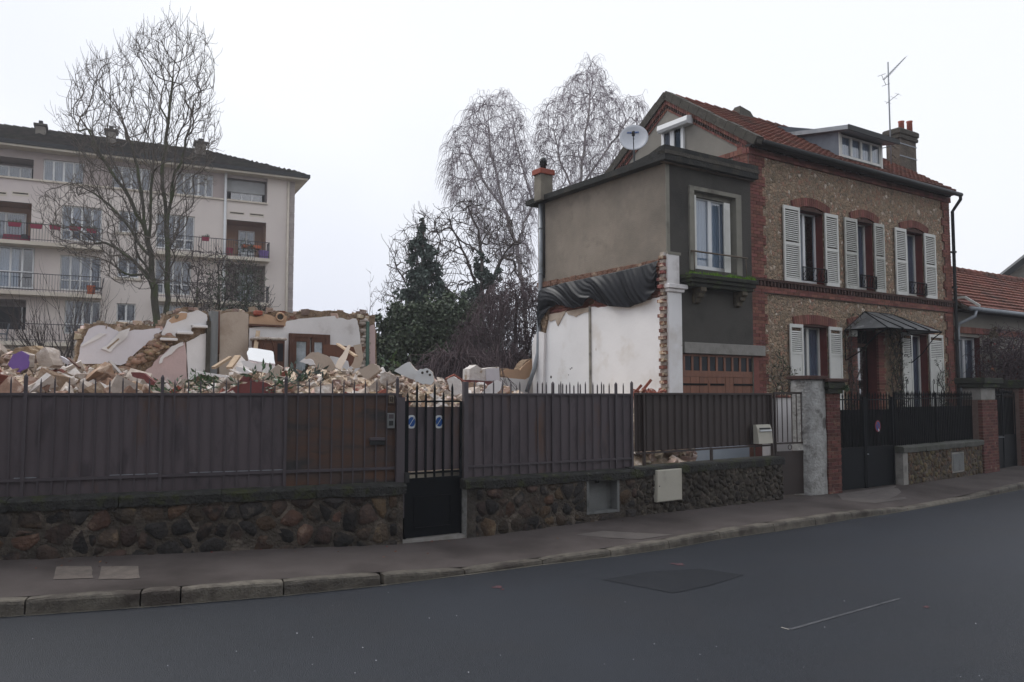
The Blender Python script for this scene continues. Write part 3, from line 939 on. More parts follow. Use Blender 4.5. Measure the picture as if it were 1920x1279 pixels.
V = .17
picket_me = bar_mesh('picket', .016, .014, 1.36); picket_me.materials.append(M['iron'])
post_me = bar_mesh('post', .038, .030, 1.40, .03); post_me.materials.append(M['iron'])
fenceL = thing('picket_fence', (A0.x, A0.y, .76), 'long grey iron picket fence backed by sheet metal, partly rusty near the small gate', 'fence')
P_L = [18.6, 45.5, 73.6, 100, 126, 152, 177.6, 204, 229, 254, 278, 302.5, 327, 351, 375, 399, 422, 445.5, 468.6, 491, 513, 535, 558, 579.5, 601, 622, 643, 663, 684, 705, 725, 744.5]
posts_L = (45.5, 302.5, 535, 744.5)
ul = [FL.hit(px, 800, V)[0] for px in P_L]
postu = [FL.hit(px, 800, V)[0] for px in posts_L]
st = ul[3] - ul[2]
for i, u in enumerate([ul[0] - st * k_ for k_ in range(1, 14)]):
    if u > .1: piece('picket', picket_me, upright(FL, u, V, .74 + R0.uniform(-.015, .01)), fenceL)
for px, u in zip(P_L, ul):
    if px in posts_L:
        piece('post', post_me, upright(FL, u, V, .74), fenceL)
    else:
        piece('picket', picket_me, upright(FL, u, V, .74 + R0.uniform(-.015, .01), Matrix.Rotation(R0.uniform(-.006, .006), 4, 'Y')), fenceL)
zt = FL.hit(400, 737, V)[1]
u_end = ul[-1]
mb = MB(); mb.box(FL, .05, u_end, V - .008, V + .008, zt - .03, zt); mb.build('rail', M['iron'], fenceL)
mb = MB(); mb.box(FL, .05, u_end, V - .009, V + .009, .93, .965); mb.build('rail', M['iron'], fenceL)
# bright sheet edge lying on the lower rail
ed = MB()
for a_, b_ in ((25, 70), (205, 298), (355, 535)):
    ua, ub = FL.hit(a_, 890, V - .02)[0], FL.hit(b_, 890, V - .02)[0]
    ed.box(FL, ua, ub, V + .012, V + .017, .968, .976)
ed.build('bare_sheet_edge', M['zinc'], fenceL)
edges = [.06] + postu
for i in range(4):
    m_ = 'sheet_rust' if i == 3 else 'sheet'
    a_, b_ = edges[i] - .004, edges[i + 1] + (.004 if i < 3 else .07)
    # each sheet: slightly buckled panel
    mb = MB(); S = 10
    P = []
    for s in range(S + 1):
        u = a_ + (b_ - a_) * s / S
        for q in range(7):
            z = .765 + (zt - .01 - .765) * q / 6
            P.append(FL.w(u, V + .020 + .008 * noise.noise(Vector((u * 3, z * 2, i))), z))
    fs = [(s * 7 + q, (s + 1) * 7 + q, (s + 1) * 7 + q + 1, s * 7 + q + 1) for s in range(S) for q in range(6)]
    mb.add(P, fs, True)
    mb.add([p + FL.n * .003 for p in P], [tuple(reversed(f)) for f in fs], True)
    mb.build('metal_sheet', M[m_], fenceL, label='rusty brown sheet next to the small gate' if i == 3 else None)
# interphone and letter slot on the rusty sheet
def fbox(F, v, px0, px1, py0, py1, d, m, name, parent, b=.004):
    u0, z1 = F.hit(px0, py0, v); u1, z0 = F.hit(px1, py1, v)
    return MB().bevbox(F, min(u0, u1), max(u0, u1), v, v + d, min(z0, z1), max(z0, z1), b).build(name, m, parent)


t = thing('door_intercom', FL.w(*[FL.hit(733, 803, V - .05)[0], V, FL.hit(733, 803, V - .05)[1]]), 'small grey intercom box fixed beside the small dark gate', 'intercom')
fbox(FL, V - .05, 727, 740, 775, 803, .045, M['grey_box'], 'case', t)
fbox(FL, V - .056, 729.5, 737.5, 789, 798, .006, M['gutter'], 'speaker_grille', t, .001)
fbox(FL, V - .054, 729, 738, 777, 785, .005, M['iron'], 'cover', t, .001)
t = thing('letter_slot', FL.w(FL.hit(707, 836, V - .03)[0], V, FL.hit(707, 836, V - .03)[1]), 'black letter slot cut in the rusty fence sheet', 'letter slot')
fbox(FL, V - .02, 694, 722, 826, 834, .04, M['gutter'], 'flap', t)
fbox(FL, V - .035, 693, 723, 821, 826, .05, M['iron'], 'hood', t)
t = thing('number_plate', FL.w(FL.hit(733, 740, V - .02)[0], V, FL.hit(733, 742, V - .02)[1]), 'tarnished little plate at the top of the fence corner', 'plate')
t2 = fbox(FL, V - .022, 729, 739, 741, 756, .006, M['cornice'], 'plate_face', t, .001)
fbox(FL, V - .028, 731, 733.5, 744, 753, .005, M['mortar'], 'plate_mark', t, .0005)
fbox(FL, V - .028, 735, 737, 744, 753, .005, M['mortar'], 'plate_mark', t, .0005)

# ---- small gate
FG = seg_frame(wlpx[757], wlpx[875])
VG = .14
gate = thing('small_gate', FG.w(FG.L / 2, VG, 0), 'narrow dark gate with barred top and solid lower panel, two blue stickers on it', 'gate')
def gz(px, py): return FG.hit(px, py, VG)[1]
def gu(px): return FG.hit(px, 850, VG)[0]
uL, uR = gu(758), gu(866)
MB().bevbox(FG, gu(868), gu(876), VG - .03, VG + .03, -.1, gz(871, 716), .004).build('gate_post', M['iron'], gate)
mb = MB()
mb.box(FG, uL, uL + .03, VG - .015, VG + .02, .02, gz(760, 752)); mb.build('stile', M['gate_green'], gate)
MB().box(FG, -.035, uL - .004, VG - .02, VG + .02, .3, gz(757, 745)).build('gate_post', M['iron'], gate)
mb = MB()
mb.box(FG, uR - .03, uR, VG - .015, VG + .02, .02, gz(866, 752)); mb.build('stile', M['gate_green'], gate)
for y0, y1 in ((751, 754.5), (884, 887.5)):
    MB().box(FG, uL + .03, uR - .03, VG - .012, VG + .012, gz(810, y1), gz(810, y0)).build('rail', M['gate_green'], gate)
gp = bar_mesh('gate_bar', .024, .024, 1.0, .05); gp.materials.append(M['gate_green'])
for i, px in enumerate((763.5, 781, 798, 814.5, 831, 847.5)):
    top = gz(px, (735, 719, 735, 719, 735, 719)[i])
    b_ = gz(px, 896)
    piece('gate_bar', gp, upright(FG, gu(px), VG, b_) @ Matrix.Diagonal((1, 1, top - b_, 1)), gate)
zP1, zP0 = gz(810, 896), .03
MB().box(FG, uL + .03, uR - .03, VG - .006, VG + .012, zP0, zP1).build('lower_panel', M['gate_green'], gate)
mb = MB()
ia, ib, za, zb = gu(776), gu(846), gz(810, 989), gz(810, 929)
for (a_, b_, c_, d_) in ((ia, ib, zb - .018, zb), (ia, ib, za, za + .018), (ia, ia + .018, za + .018, zb - .018), (ib - .018, ib, za + .018, zb - .018)):
    mb.box(FG, a_, b_, VG - .018, VG - .006, c_, d_)
mb.build('moulding', M['gate_green'], gate)
MB().box(FG, uL + .03, uR - .03, VG - .02, VG - .006, zP1 - .03, zP1 + .012).build('middle_rail', M['gate_green'], gate)
MB().box(FG, gu(765), gu(864), VG + .03, VG + .034, gz(810, 882), gz(810, 763)).build('metal_sheet', M['sheet'], gate)
MB().bevbox(FG, uL - .005, uL + .06, VG - .04, VG + .03, gz(760, 905), gz(760, 886), .004).build('lock', M['gutter'], gate)
MB().box(FG, -.02, FG.L + .02, .02, .3, -.12, .022).build('threshold', M['concrete'], gate)
for k_, px in enumerate((772, 823.5)):
    u, z = FG.hit(px, 791, VG + .02)
    c = FG.w(u, VG + .025, z)
    s_ = thing('no_parking_sticker', c, ('blue and white no-parking sticker on the gate, the one nearer the intercom', 'blue and white no-parking sticker on the gate, the one farther from the intercom')[k_], 'sticker', 'stickers on the small gate')
    rx, rz = .058, .088
    P = []
    for i in range(28):
        a = 2 * math.pi * i / 28
        ca, sa = math.cos(a), math.sin(a)
        P.append((u + rx * math.copysign(abs(ca) ** .6, ca), z + rz * math.copysign(abs(sa) ** .6, sa)))
    MB().prism(FG, P, VG + .022, VG + .028).build('backing', M['sign_white'], s_)
    mb = MB()
    for sgn in (1, -1):
        Q = []
        for i in range(15):
            a = math.radians(48 + 0 + (180 - 10) * i / 14 + (0 if sgn == 1 else 180) - 0 + 5)
            Q.append((u + .050 * math.cos(a), z + .064 * math.sin(a)))
        mb.prism(FG, Q, VG + .018, VG + .0225)
    mb.build('blue_disc', M['blue'], s_)

# ---- second grey fence
fenceM = thing('picket_fence', (wlpx[875].x, wlpx[875].y, .76), 'grey iron picket fence with metal sheets between small gate and corrugated fence', 'fence')
P_M = [890, 907.5, 924.5, 942, 959, 975.5, 992, 1009, 1025, 1037, 1053, 1069, 1084, 1099, 1113, 1128, 1144, 1156, 1170.5]
Fv = FM
for px in P_M:
    u, z = Fv.hit(px, 880, V)
    if px in (1037, 1156):
        piece('post', post_me, upright(Fv, u, V, .70), fenceM)
    else:
        piece('picket', picket_me, upright(Fv, u, V, .74 + R0.uniform(-.015, .01), Matrix.Rotation(R0.uniform(-.008, .008), 4, 'Y')), fenceM)
ua, ub = Fv.hit(873, 800, V)[0], Fv.hit(1185, 800, V)[0]
piece('post', post_me, upright(Fv, ub, V, .72), fenceM)
MB().box(Fv, ua, ub, V - .008, V + .008, zt - .03, zt).build('rail', M['iron'], fenceM)
MB().box(Fv, ua, ub, V - .009, V + .009, .90, .93).build('rail', M['iron'], fenceM)
for i in range(3):
    a_, b_ = ua + (ub - ua) * i / 3 - .01, ua + (ub - ua) * (i + 1) / 3 + .01
    P = []
    S = 8
    for s in range(S + 1):
        u = a_ + (b_ - a_) * s / S
        for q in range(7):
            z = .765 + (zt - .01 - .765) * q / 6
            P.append(Fv.w(u, V + .022 + .006 * noise.noise(Vector((u * 3, z * 2, i + 9))), z))
    fs = [(s * 7 + q, (s + 1) * 7 + q, (s + 1) * 7 + q + 1, s * 7 + q + 1) for s in range(S) for q in range(6)]
    MB().add(P, fs, True).add([p + Fv.n * .003 for p in P], [tuple(reversed(f)) for f in fs], True).build('metal_sheet', M['sheet'], fenceM)
# a stray fence panel leaning behind, its pickets show between the others
fenceB = thing('fence_panel', Fv.w(2.0, .6, .7), 'second row of thin dark pickets showing just behind the grey fence', 'fence')
ptm = bar_mesh('thin_picket', .016, .016, 1.32, .03); ptm.materials.append(M['iron'])
VB = .55
for px in (1048, 1055, 1062, 1076, 1088, 1120, 1132, 1017):
    u, z = Fv.hit(px, 725, VB)
    piece('picket', ptm, upright(Fv, u, VB, .76 + R0.uniform(-.02, .02)), fenceB)
MB().box(Fv, Fv.hit(1012, 800, VB)[0], Fv.hit(1137, 800, VB)[0], VB - .01, VB + .01, 1.7, 1.74).build('rail', M['iron'], fenceB)
MB().box(Fv, Fv.hit(1012, 800, VB)[0], Fv.hit(1137, 800, VB)[0], VB - .01, VB + .01, .85, .89).build('rail', M['iron'], fenceB)

# ---- brown corrugated fence
fenceC = thing('corrugated_fence', (wlpx[1190].x, wlpx[1190].y, .78), 'dark brown corrugated metal fence on the flat stone wall', 'fence')
ua, ub = FF.hit(1193, 800, V)[0], FF.hit(1449, 800, V)[0]
zt3 = FF.hit(1400, 737, V)[1]; zb3 = FF.hit(1205, 847, V)[1]; zb3b = FF.hit(1440, 833, V)[1]
n = 19
sheets = 3
for s_ in range(sheets):
    a_, b_ = ua + (ub - ua) * s_ / sheets - .01, ua + (ub - ua) * (s_ + 1) / sheets + .01
    P = []
    nn = 7
    for i in range(nn):
        for f, off in ((0, 0), (.12, .026), (.5, .026), (.62, 0), (1, 0)):
            if f == 1 and i < nn - 1: continue
            u = a_ + (b_ - a_) * (i + f) / nn
            P.append((u, V + .03 + off))
    Q = [FF.w(u, v, z) for z in (1, 2) for u, v in P]
    k_ = len(P)
    for i in range(k_):
        f = (P[i][0] - ua) / (ub - ua)
        Q[i].z = zb3 * (1 - f) + zb3b * f
        Q[k_ + i].z = zt3 - .005
    fs = [(i, i + 1, k_ + i + 1, k_ + i) for i in range(k_ - 1)]
    MB().add(Q, fs).add([q + FF.n * .002 for q in Q], [tuple(reversed(f)) for f in fs]).build('corrugated_sheet', M['corrug'], fenceC)
MB().box(FF, ua, FF.L + .02, V - .015, V + .02, zt3 - .03, zt3).build('rail', M['corrug'], fenceC)
MB().box(FF, ua, FF.L, V - .012, V + .012, zb3b - .035, zb3b - .005).build('rail', M['corrug'], fenceC)
for px, top in ((1207, zt3 - .03), (1333, zb3b), (1447, zt3 - .03)):
    u = FF.hit(px, 800, V)[0]
    MB().box(FF, u - .02, u + .02, V - .02, V + .02, .76, top).build('post', M['corrug'], fenceC)
# letterbox
lu0, lz1 = FF.hit(1420, 799, V - .12); lu1, lz0 = FF.hit(1447, 831, V - .12)
t = thing('letterbox', FF.w((lu0 + lu1) / 2, V - .06, lz0), 'cream metal letterbox on the end of the brown corrugated fence', 'letterbox')
Fs = FF.side(lu0)
MB().prism(Fs, [(V - .15, lz0), (V - .03, lz0), (V - .03, lz1 + .02), (V - .09, lz1 + .02), (V - .12, lz1 - .05)], 0, lu1 - lu0).build('body', M['cream_box'], t)
MB().bevbox(FF, lu0 + .05, lu1 - .03, V - .15, V - .12, lz1 - .10, lz1 - .07, .003).build('slot_flap', M['sign_white'], t)
MB().bevbox(FF, lu0 + .06, lu1 - .06, V - .145, V - .115, lz1 - .06, lz1 - .035, .003).build('name_holder', M['gutter'], t)

# ---- brown barred gate beside it
F4 = seg_frame(wlpx[1462], wlpx[1516])
VG2 = .15
gb = thing('barred_gate', F4.w(F4.L / 2, VG2, 0), 'brown metal gate with thin bars above a solid panel, beside the white flaking pillar', 'gate')
u0, u1 = F4.hit(1452, 800, VG2)[0], F4.hit(1514, 800, VG2)[0]
z = lambda px, py: F4.hit(px, py, VG2)[1]
for a_, b_ in ((u0, u0 + .03), (u1 - .045, u1)):
    MB().box(F4, a_, b_, VG2 - .02, VG2 + .02, .0, z(1490, 735)).build('stile', M['corrug'], gb)
for y0, y1 in ((735, 739), (829, 832), (845, 850)):
    MB().box(F4, u0 + .03, u1 - .045, VG2 - .015, VG2 + .015, z(1490, y1), z(1490, y0)).build('rail', M['corrug'], gb)
bm_ = bar_mesh('gate_bar', .014, .014, 1.0, .001); bm_.materials.append(M['corrug'])
for px in (1458, 1467, 1476.5, 1485, 1494, 1503):
    a_, b_ = z(px, 829), z(px, 739)
    piece('gate_bar', bm_, upright(F4, F4.hit(px, 800, VG2)[0], VG2, a_) @ Matrix.Diagonal((1, 1, b_ - a_, 1)), gb)
c = F4.w(F4.hit(1481, 838, VG2)[0], VG2, z(1481, 838.5))
MB().tube([c + (F4.d * math.cos(a) + Vector((0, 0, 1)) * math.sin(a)) * .045 for a in [i * math.pi / 8 for i in range(17)]], .007, 5).build('ring_ornament', M['corrug'], gb)
MB().box(F4, u0 + .03, u1 - .045, VG2 - .006, VG2 + .006, .06, z(1490, 850)).build('lower_panel', M['corrug'], gb)
MB().box(F4, u0 - .05, u1 + .05, -.02, .35, -.12, -.005).build('threshold', M['concrete'], gb)
# white wall seen through the bars
Fy = seg_frame(wlpx[1462], wlpx[1516])
t = thing('garden_wall', Fy.w(.3, 1.3, 0), 'cracked white garden wall with tile coping seen through the brown barred gate', 'wall')
ua, ub = Fy.hit(1450, 780, 1.3)[0], Fy.hit(1499, 780, 1.3)[0]
zz = Fy.hit(1475, 743, 1.3)[1]
MB().box(Fy, ua - .12, ub + .5, 1.3, 1.5, -.05, zz - .03).build('body', M['pl_white'], t)
for i in range(8):
    w_ = (ub + .62 - ua) / 8
    MB().bevbox(Fy, ua - .12 + w_ * i + .004, ua - .12 + w_ * (i + 1) - .004, 1.27, 1.53, zz - .03, zz + .02, .008).build('coping_tile', M['brick_obj'], t)

# ---- pillars
F6 = seg_frame(wlpx[1516], wlpx[1573])
u0 = F6.hit(1517, 800, 0)[0]; um = F6.hit(1549, 800, 0)[0]; ue = F6.hit(1573, 800, 0)[0]
zc = F6.hit(1535, 712, 0)[1]
pw = thing('white_pillar', F6.w((u0 + um) / 2, .2, 0), 'tall flaking white rendered gate pillar with dark stained foot', 'pillar')
P = []
S, T = 7, 14
rg = random.Random(3)
for j in range(T + 1):
    z_ = -.1 + (zc + .1) * j / T
    fl = .03 * max(0, 1 - j / 5)
    for (u, v) in ((u0, 0), ((u0 + um) / 2, -.012), (um - .005, 0), (um - .005, .38), (u0, .38)):
        P.append(F6.w(u + rg.uniform(-.012, .012) - (0 if u > u0 + .1 else fl * .2), v + rg.uniform(-.008, .008), z_))
fs = [(j * 5 + i, j * 5 + (i + 1) % 5, (j + 1) * 5 + (i + 1) % 5, (j + 1) * 5 + i) for j in range(T) for i in range(5)] + [tuple(range(T * 5, T * 5 + 5))]
MB().add(P, fs, True).build('shaft', mat('flaking_pillar_render', (.40, .40, .385, 1), (.24, .235, .22, 1), 7, c3=(.13, .125, .115, 1), scale3=3, t3=(.58, .68), rough=.95, bump=1.2, bscale=22, bdist=.03), pw)
MB().bevbox(F6, u0 - .05, um + .01, -.06, .44, zc, zc + .075, .012).build('cap', M['brick_dark'], pw)


def brick_courses(F, u0, u1, v0, v1, z0, z1, parent, bl=.21, bh=.068, m='brick_pier', joint=.010, core=True, mm='brick_mortar', faces=2, limit=300, seed=1):
    """brick masonry block: a mortar core and separate bricks on the street face and left side"""
    rng = random.Random(seed)
    MB().box(F, u0 + .008, u1 - .008, v0 + .008, v1, z0, z1).build('mortar_core', M[mm], parent)
    me = bpy.data.meshes.new('brick')
    mb = MB(); mb.bevbox(W, -.5, .5, -.5, .5, -.5, .5, .04)
    me.from_pydata([tuple(p) for p in mb.v], [], mb.f); me.materials.append(M[m])
    n = int((z1 - z0) / bh)
    bh = (z1 - z0) / n
    for j in range(n):
        zc_ = z0 + (j + .5) * bh
        off = 0 if j % 2 else bl / 2
        u = u0 - off
        while u < u1 - .02:
            a_, b_ = max(u, u0), min(u + bl, u1)
            if b_ - a_ > .03:
                dep = (v1 - v0) * (.96)
                dep = min(dep, .10 if j % 2 else .10)
                mt = F.mat().copy(); mt.translation = F.w((a_ + b_) / 2, v0 + dep / 2 - rng.uniform(0, .004), zc_)
                piece('brick', me, mt @ Matrix.Diagonal((b_ - a_ - joint, dep, bh - joint, 1)), parent)
            u += bl


pb = thing('brick_pillar', F6.w((um + ue) / 2, .2, 0), 'red brick gate pillar joined to the white pillar, left of the large dark green gate', 'pillar')
zc2 = F6.hit(1560, 738, 0)[1]
brick_courses(F6, um + .012, ue + .03, -.02, .36, .0, zc2, pb, seed=4)
MB().bevbox(F6, um - .0, ue + .06, -.07, .42, zc2, zc2 + .09, .01).build('corbel_course', M['mossy_stone'], pb)
MB().bevbox(F6, um - .03, ue + .09, -.10, .45, zc2 + .09, zc2 + .22, .015).build('cap', M['mossy_stone'], pb)
MB().bevbox(F6, um - .06, ue + .13, -.13, .48, zc2 + .22, zc2 + .29, .015).build('cap_slab', M['brick_dark'], pb)

# second brick pillar, dark gate at the edge
F7 = seg_frame(wlpx[1836], wlpx[1865])
p2 = thing('brick_pillar', F7.w(.25, .2, 0), 'brick gate pillar with dark cap at the far end of the ochre stone wall', 'pillar')
z2 = F7.hit(1850, 727, 0)[1]
brick_courses(F7, .02, F7.L, -.05, .40, -.02, z2 - .30, p2, seed=5)
MB().bevbox(F7, .05, F7.L - .03, -.02, .40, z2 - .30, z2, .01).build('neck', M['concrete'], p2)
MB().bevbox(F7, -.04, F7.L + .06, -.11, .46, z2, z2 + .10, .012).build('cap', M['mossy_stone'], p2)
MB().bevbox(F7, -.10, F7.L + .12, -.17, .52, z2 + .10, z2 + .24, .015).build('cap_slab', M['mossy_stone'], p2)
F8 = seg_frame(wlpx[1865], wlpx[1914])
p3 = thing('brick_pillar', F8.w(F8.L + .25, .2, 0), 'brick gate pillar at the very edge of the view beyond the far dark gate', 'pillar')
brick_courses(F8, F8.L, F8.L + .45, -.05, .40, -.02, z2, p3, seed=6)
MB().bevbox(F8, F8.L - .08, F8.L + .55, -.14, .50, z2, z2 + .22, .015).build('cap', M['mossy_stone'], p3)


def spear_mesh(name, w, h):
    mb = MB()
    mb.box(W, -w / 2, w / 2, -w / 2, w / 2, 0, h - .12)
    P = [(-w / 2, 0, h - .12), (0, -w / 2, h - .12), (w / 2, 0, h - .12), (0, w / 2, h - .12)]
    P += [(x * 2.3, y * 2.3, h - .07) for x, y, z in P] + [(0, 0, h)]
    mb.add(P, [(i, (i + 1) % 4, 4 + (i + 1) % 4, 4 + i) for i in range(4)] + [(4 + i, 4 + (i + 1) % 4, 8) for i in range(4)])
    me = bpy.data.meshes.new(name); me.from_pydata([tuple(p) for p in mb.v], [], mb.f); me.materials.append(M['black_iron'])
    return me


spear = spear_mesh('spear_bar', .018, 1.0)


def spear_fence(F, ua, ub, v, z0, z1, zsheet, parent, step, lattice=True):
    n = max(2, round((ub - ua) / step))
    for i in range(n):
        u = ua + (ub - ua) * (i + .5) / n
        h = z1 - z0 + (.0 if i % 2 else -.03)
        piece('spear_bar', spear, upright(F, u, v, z0) @ Matrix.Diagonal((1, 1, h, 1)), parent)
    MB().box(F, ua, ub, v - .012, v + .012, z1 - .19, z1 - .165).build('rail', M['black_iron'], parent)
    MB().box(F, ua, ub, v + .02, v + .023, z0, zsheet).build('backing_sheet', M['black_iron'], parent)


FBG = seg_frame(wlpx[1573], wlpx[1688])
vg = .16
zg1 = FBG.hit(1620, 733, vg)[1]
gt = thing('double_gate', FBG.w(FBG.L / 2, vg, 0), 'wide dark green double gate with spear bars above solid panels, round red sticker on it', 'gate')
ug0, ug1 = .05, FBG.L - .05
zs = FBG.hit(1625, 768, vg)[1]; zl = FBG.hit(1625, 841, vg)[1]
for k_, (a_, b_) in enumerate(((ug0, (ug0 + ug1) / 2 - .01), ((ug0 + ug1) / 2 + .01, ug1))):
    MB().box(FBG, a_, b_, vg - .01, vg + .01, .04, zl).build('lower_panel', M['gate_green'], gt)
    for (c_, d_) in ((a_, a_ + .04), (b_ - .04, b_)):
        MB().box(FBG, c_, d_, vg - .03, vg + .01 + .012, .03, zg1 - .12).build('stile', M['gate_green'], gt)
    MB().box(FBG, a_ + .04, b_ - .04, vg - .02, vg + .0105, zl, zl + .04).build('middle_rail', M['gate_green'], gt)
    spear_fence(FBG, a_ + .05, b_ - .05, vg, zl + .04, zg1, zs, gt, .105)
MB().bevbox(FBG, (ug0 + ug1) / 2 - .04, (ug0 + ug1) / 2 + .06, vg - .035, vg - .0101, zl - .18, zl - .05, .003).build('lock_plate', M['black_iron'], gt)
MB().tube([FBG.w((ug0 + ug1) / 2 + .03, vg - .03, zl - .11), FBG.w((ug0 + ug1) / 2 + .03, vg - .06, zl - .11)], .014, 8).build('knob', M['zinc'], gt)
MB().box(FBG, 0, FBG.L, .05, .34, -.12, .02).build('threshold', M['concrete'], gt)
# round no parking sign
su, sz = FBG.hit(1646, 799, vg - .03)
sg = thing('no_parking_sign', FBG.w(su, vg - .03, sz - .13), 'small round red and blue no-parking plate on the dark green gate', 'sign')
MB().disc(FBG.w(su, vg - .030, sz), -FBG.n, .095, 24, ry=.118).build('red_ring', M['sign_red'], sg)
MB().disc(FBG.w(su, vg - .033, sz), -FBG.n, .070, 24, ry=.090).build('blue_centre', M['blue'], sg)
mb = MB()
for s_ in (1,):
    a_ = Vector((su, sz))
    mb.prism(FBG, [(su - .055, sz + .055), (su - .040, sz + .068), (su + .055, sz - .055), (su + .040, sz - .068)], vg - .037, vg - .034)
mb.build('red_bar', M['sign_red'], sg)
MB().prism(FBG, [(su + .0, sz - .060), (su + .03, sz - .05), (su + .045, sz - .10), (su + .01, sz - .113)], vg - .036, vg - .0335).build('worn_white_patch', M['sign_white'], sg)
# fence over the ochre wall
fo = thing('spear_fence', FO.w(0, vg, .83), 'dark green spear-topped iron fence on the ochre stone wall', 'fence')
zo1 = FO.hit(1760, 732, vg)[1]; zos = FO.hit(1760, 762, vg)[1]
spear_fence(FO, .02, FO.L - .02, vg, .83, zo1, zos, fo, .095)
for u in (.06, FO.L * .5):
    MB().box(FO, u - .02, u + .02, vg - .025, vg + .019, .82, zo1 - .05).build('post', M['black_iron'], fo)
# scroll ornaments on top
for px in (1700, 1750, 1758):
    u, z_ = FO.hit(px, 725, vg)
    MB().tube([FO.w(u, vg, zo1 - .15), FO.w(u, vg, z_ + .12), FO.w(u + .04, vg, z_ + .17), FO.w(u + .08, vg, z_ + .12), FO.w(u + .06, vg, z_ + .06)], .008, 5).build('scroll', M['black_iron'], fo)
gf = thing('far_gate', F8.w(F8.L / 2, vg, 0), 'dark green solid gate with chain and spear bars between the two far brick pillars', 'gate')
zf = F8.hit(1890, 815, vg)[1]; zf1 = F8.hit(1890, 728, vg)[1]
MB().box(F8, .02, F8.L - .02, vg, vg + .02, .02, zf).build('lower_panel', M['gate_green'], gf)
for a_ in (.02, F8.L / 2, F8.L - .06):
    MB().box(F8, a_, a_ + .04, vg - .022, vg - .001, .02, zf1 - .1).build('stile', M['gate_green'], gf)
spear_fence(F8, .07, F8.L - .06, vg + .01, zf, zf1, zf1 - .25, gf, .1)
MB().tube([F8.w(.1, vg - .03, zf - .02), F8.w(F8.L / 2, vg - .03, zf - .05)], .008, 5).build('chain', M['zinc'], gf)

# ------------------------------------------------------------------ house on the right
HD = Vector((.831, .556, 0))
HN = Vector((-.556, .831, 0))
hA = atY(1412, 741, 18.0)
H = Frame(hA, HD, HN)
HL = H.hit(1777, 400)[0]
zE = H.hit(1414, 262)[1]                 # under the eave
DEP = 5.06
ZR = zE + 1.72                           # ridge
def hu(px, py, v=0.0): return H.hit(px, py, v)[0]
def hz(px, py, v=0.0): return H.hit(px, py, v)[1]


def wall_holes(F, u0, u1, z0, z1, holes, v, m, name, parent, reveal=.25, mrev=None):
    us = sorted({u0, u1, *[a for h in holes for a in (h[0], h[1])]})
    zs = sorted({z0, z1, *[a for h in holes for a in (h[2], h[3])]})
    mb = MB()
    for i in range(len(us) - 1):
        for j in range(len(zs) - 1):
            cu, cz = (us[i] + us[i + 1]) / 2, (zs[j] + zs[j + 1]) / 2
            if any(h[0] < cu < h[1] and h[2] < cz < h[3] for h in holes): continue
            mb.quad(F.w(us[i], v, zs[j]), F.w(us[i + 1], v, zs[j]), F.w(us[i + 1], v, zs[j + 1]), F.w(us[i], v, zs[j + 1]))
    o = mb.build(name, m, parent)
    if reveal and holes:
        for (a, b, c, d) in holes:
            rb = MB()
            r = v + reveal
            rb.quad(F.w(a, v, c), F.w(a, v, d), F.w(a, r, d), F.w(a, r, c))
            rb.quad(F.w(b, v, d), F.w(b, v, c), F.w(b, r, c), F.w(b, r, d))
            rb.quad(F.w(a, v, d), F.w(b, v, d), F.w(b, r, d), F.w(a, r, d))
            rb.quad(F.w(b, v, c), F.w(a, v, c), F.w(a, r, c), F.w(b, r, c))
            rb.build('reveal', mrev or m, o)
    return o


def window(F, parent, u0, u1, z0, z1, v, leaves=2, m='pvc', curtain='curtain', fw=.055, rails=(), glass='glass', name='window', cdepth=.06, cover=(0, 1)):
    fr = MB()
    fr.box(F, u0, u0 + fw, v, v + .06, z0, z1).box(F, u1 - fw, u1, v, v + .06, z0, z1)
    fr.box(F, u0 + fw, u1 - fw, v, v + .06, z0, z0 + fw * 1.3).box(F, u0 + fw, u1 - fw, v, v + .06, z1 - fw, z1)
    w = (u1 - u0) / leaves
    for i in range(1, leaves):
        fr.box(F, u0 + w * i - fw * .75, u0 + w * i + fw * .75, v - .008, v + .05, z0 + fw * 1.3, z1 - fw)
    for rz in rails:
        fr.box(F, u0 + fw, u1 - fw, v + .004, v + .045, rz - fw * .4, rz + fw * .4)
    o = fr.build(name, M[m], parent)
    for i in range(leaves):
        a, b = u0 + w * i + fw * .8, u0 + w * (i + 1) - fw * .8
        MB().box(F, a, b, v + .025, v + .031, z0 + fw, z1 - fw).build('pane', M[glass], o)
    if curtain:
        nseg = max(4, int((u1 - u0) / .05))
        P = []
        ca, cb = u0 + (u1 - u0) * cover[0], u0 + (u1 - u0) * cover[1]
        for i in range(nseg + 1):
            u = ca + (cb - ca) * i / nseg
            vv = v + cdepth + (.02 if i % 2 else 0)
            P += [F.w(u, vv, z0 + .02), F.w(u, vv, z1 - .02)]
        MB().add(P, [(2 * i, 2 * i + 2, 2 * i + 3, 2 * i + 1) for i in range(nseg)]).build('curtain', M[curtain], o)
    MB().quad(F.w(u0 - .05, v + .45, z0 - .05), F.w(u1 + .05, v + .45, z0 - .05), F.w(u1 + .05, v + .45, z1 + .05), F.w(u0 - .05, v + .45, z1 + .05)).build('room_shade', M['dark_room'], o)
    return o


house = thing('brick_house', H.w(HL / 2, 2.5, 0), 'two-storey house of rubble stone and red brick with white shutters and red tiled roof', 'house')
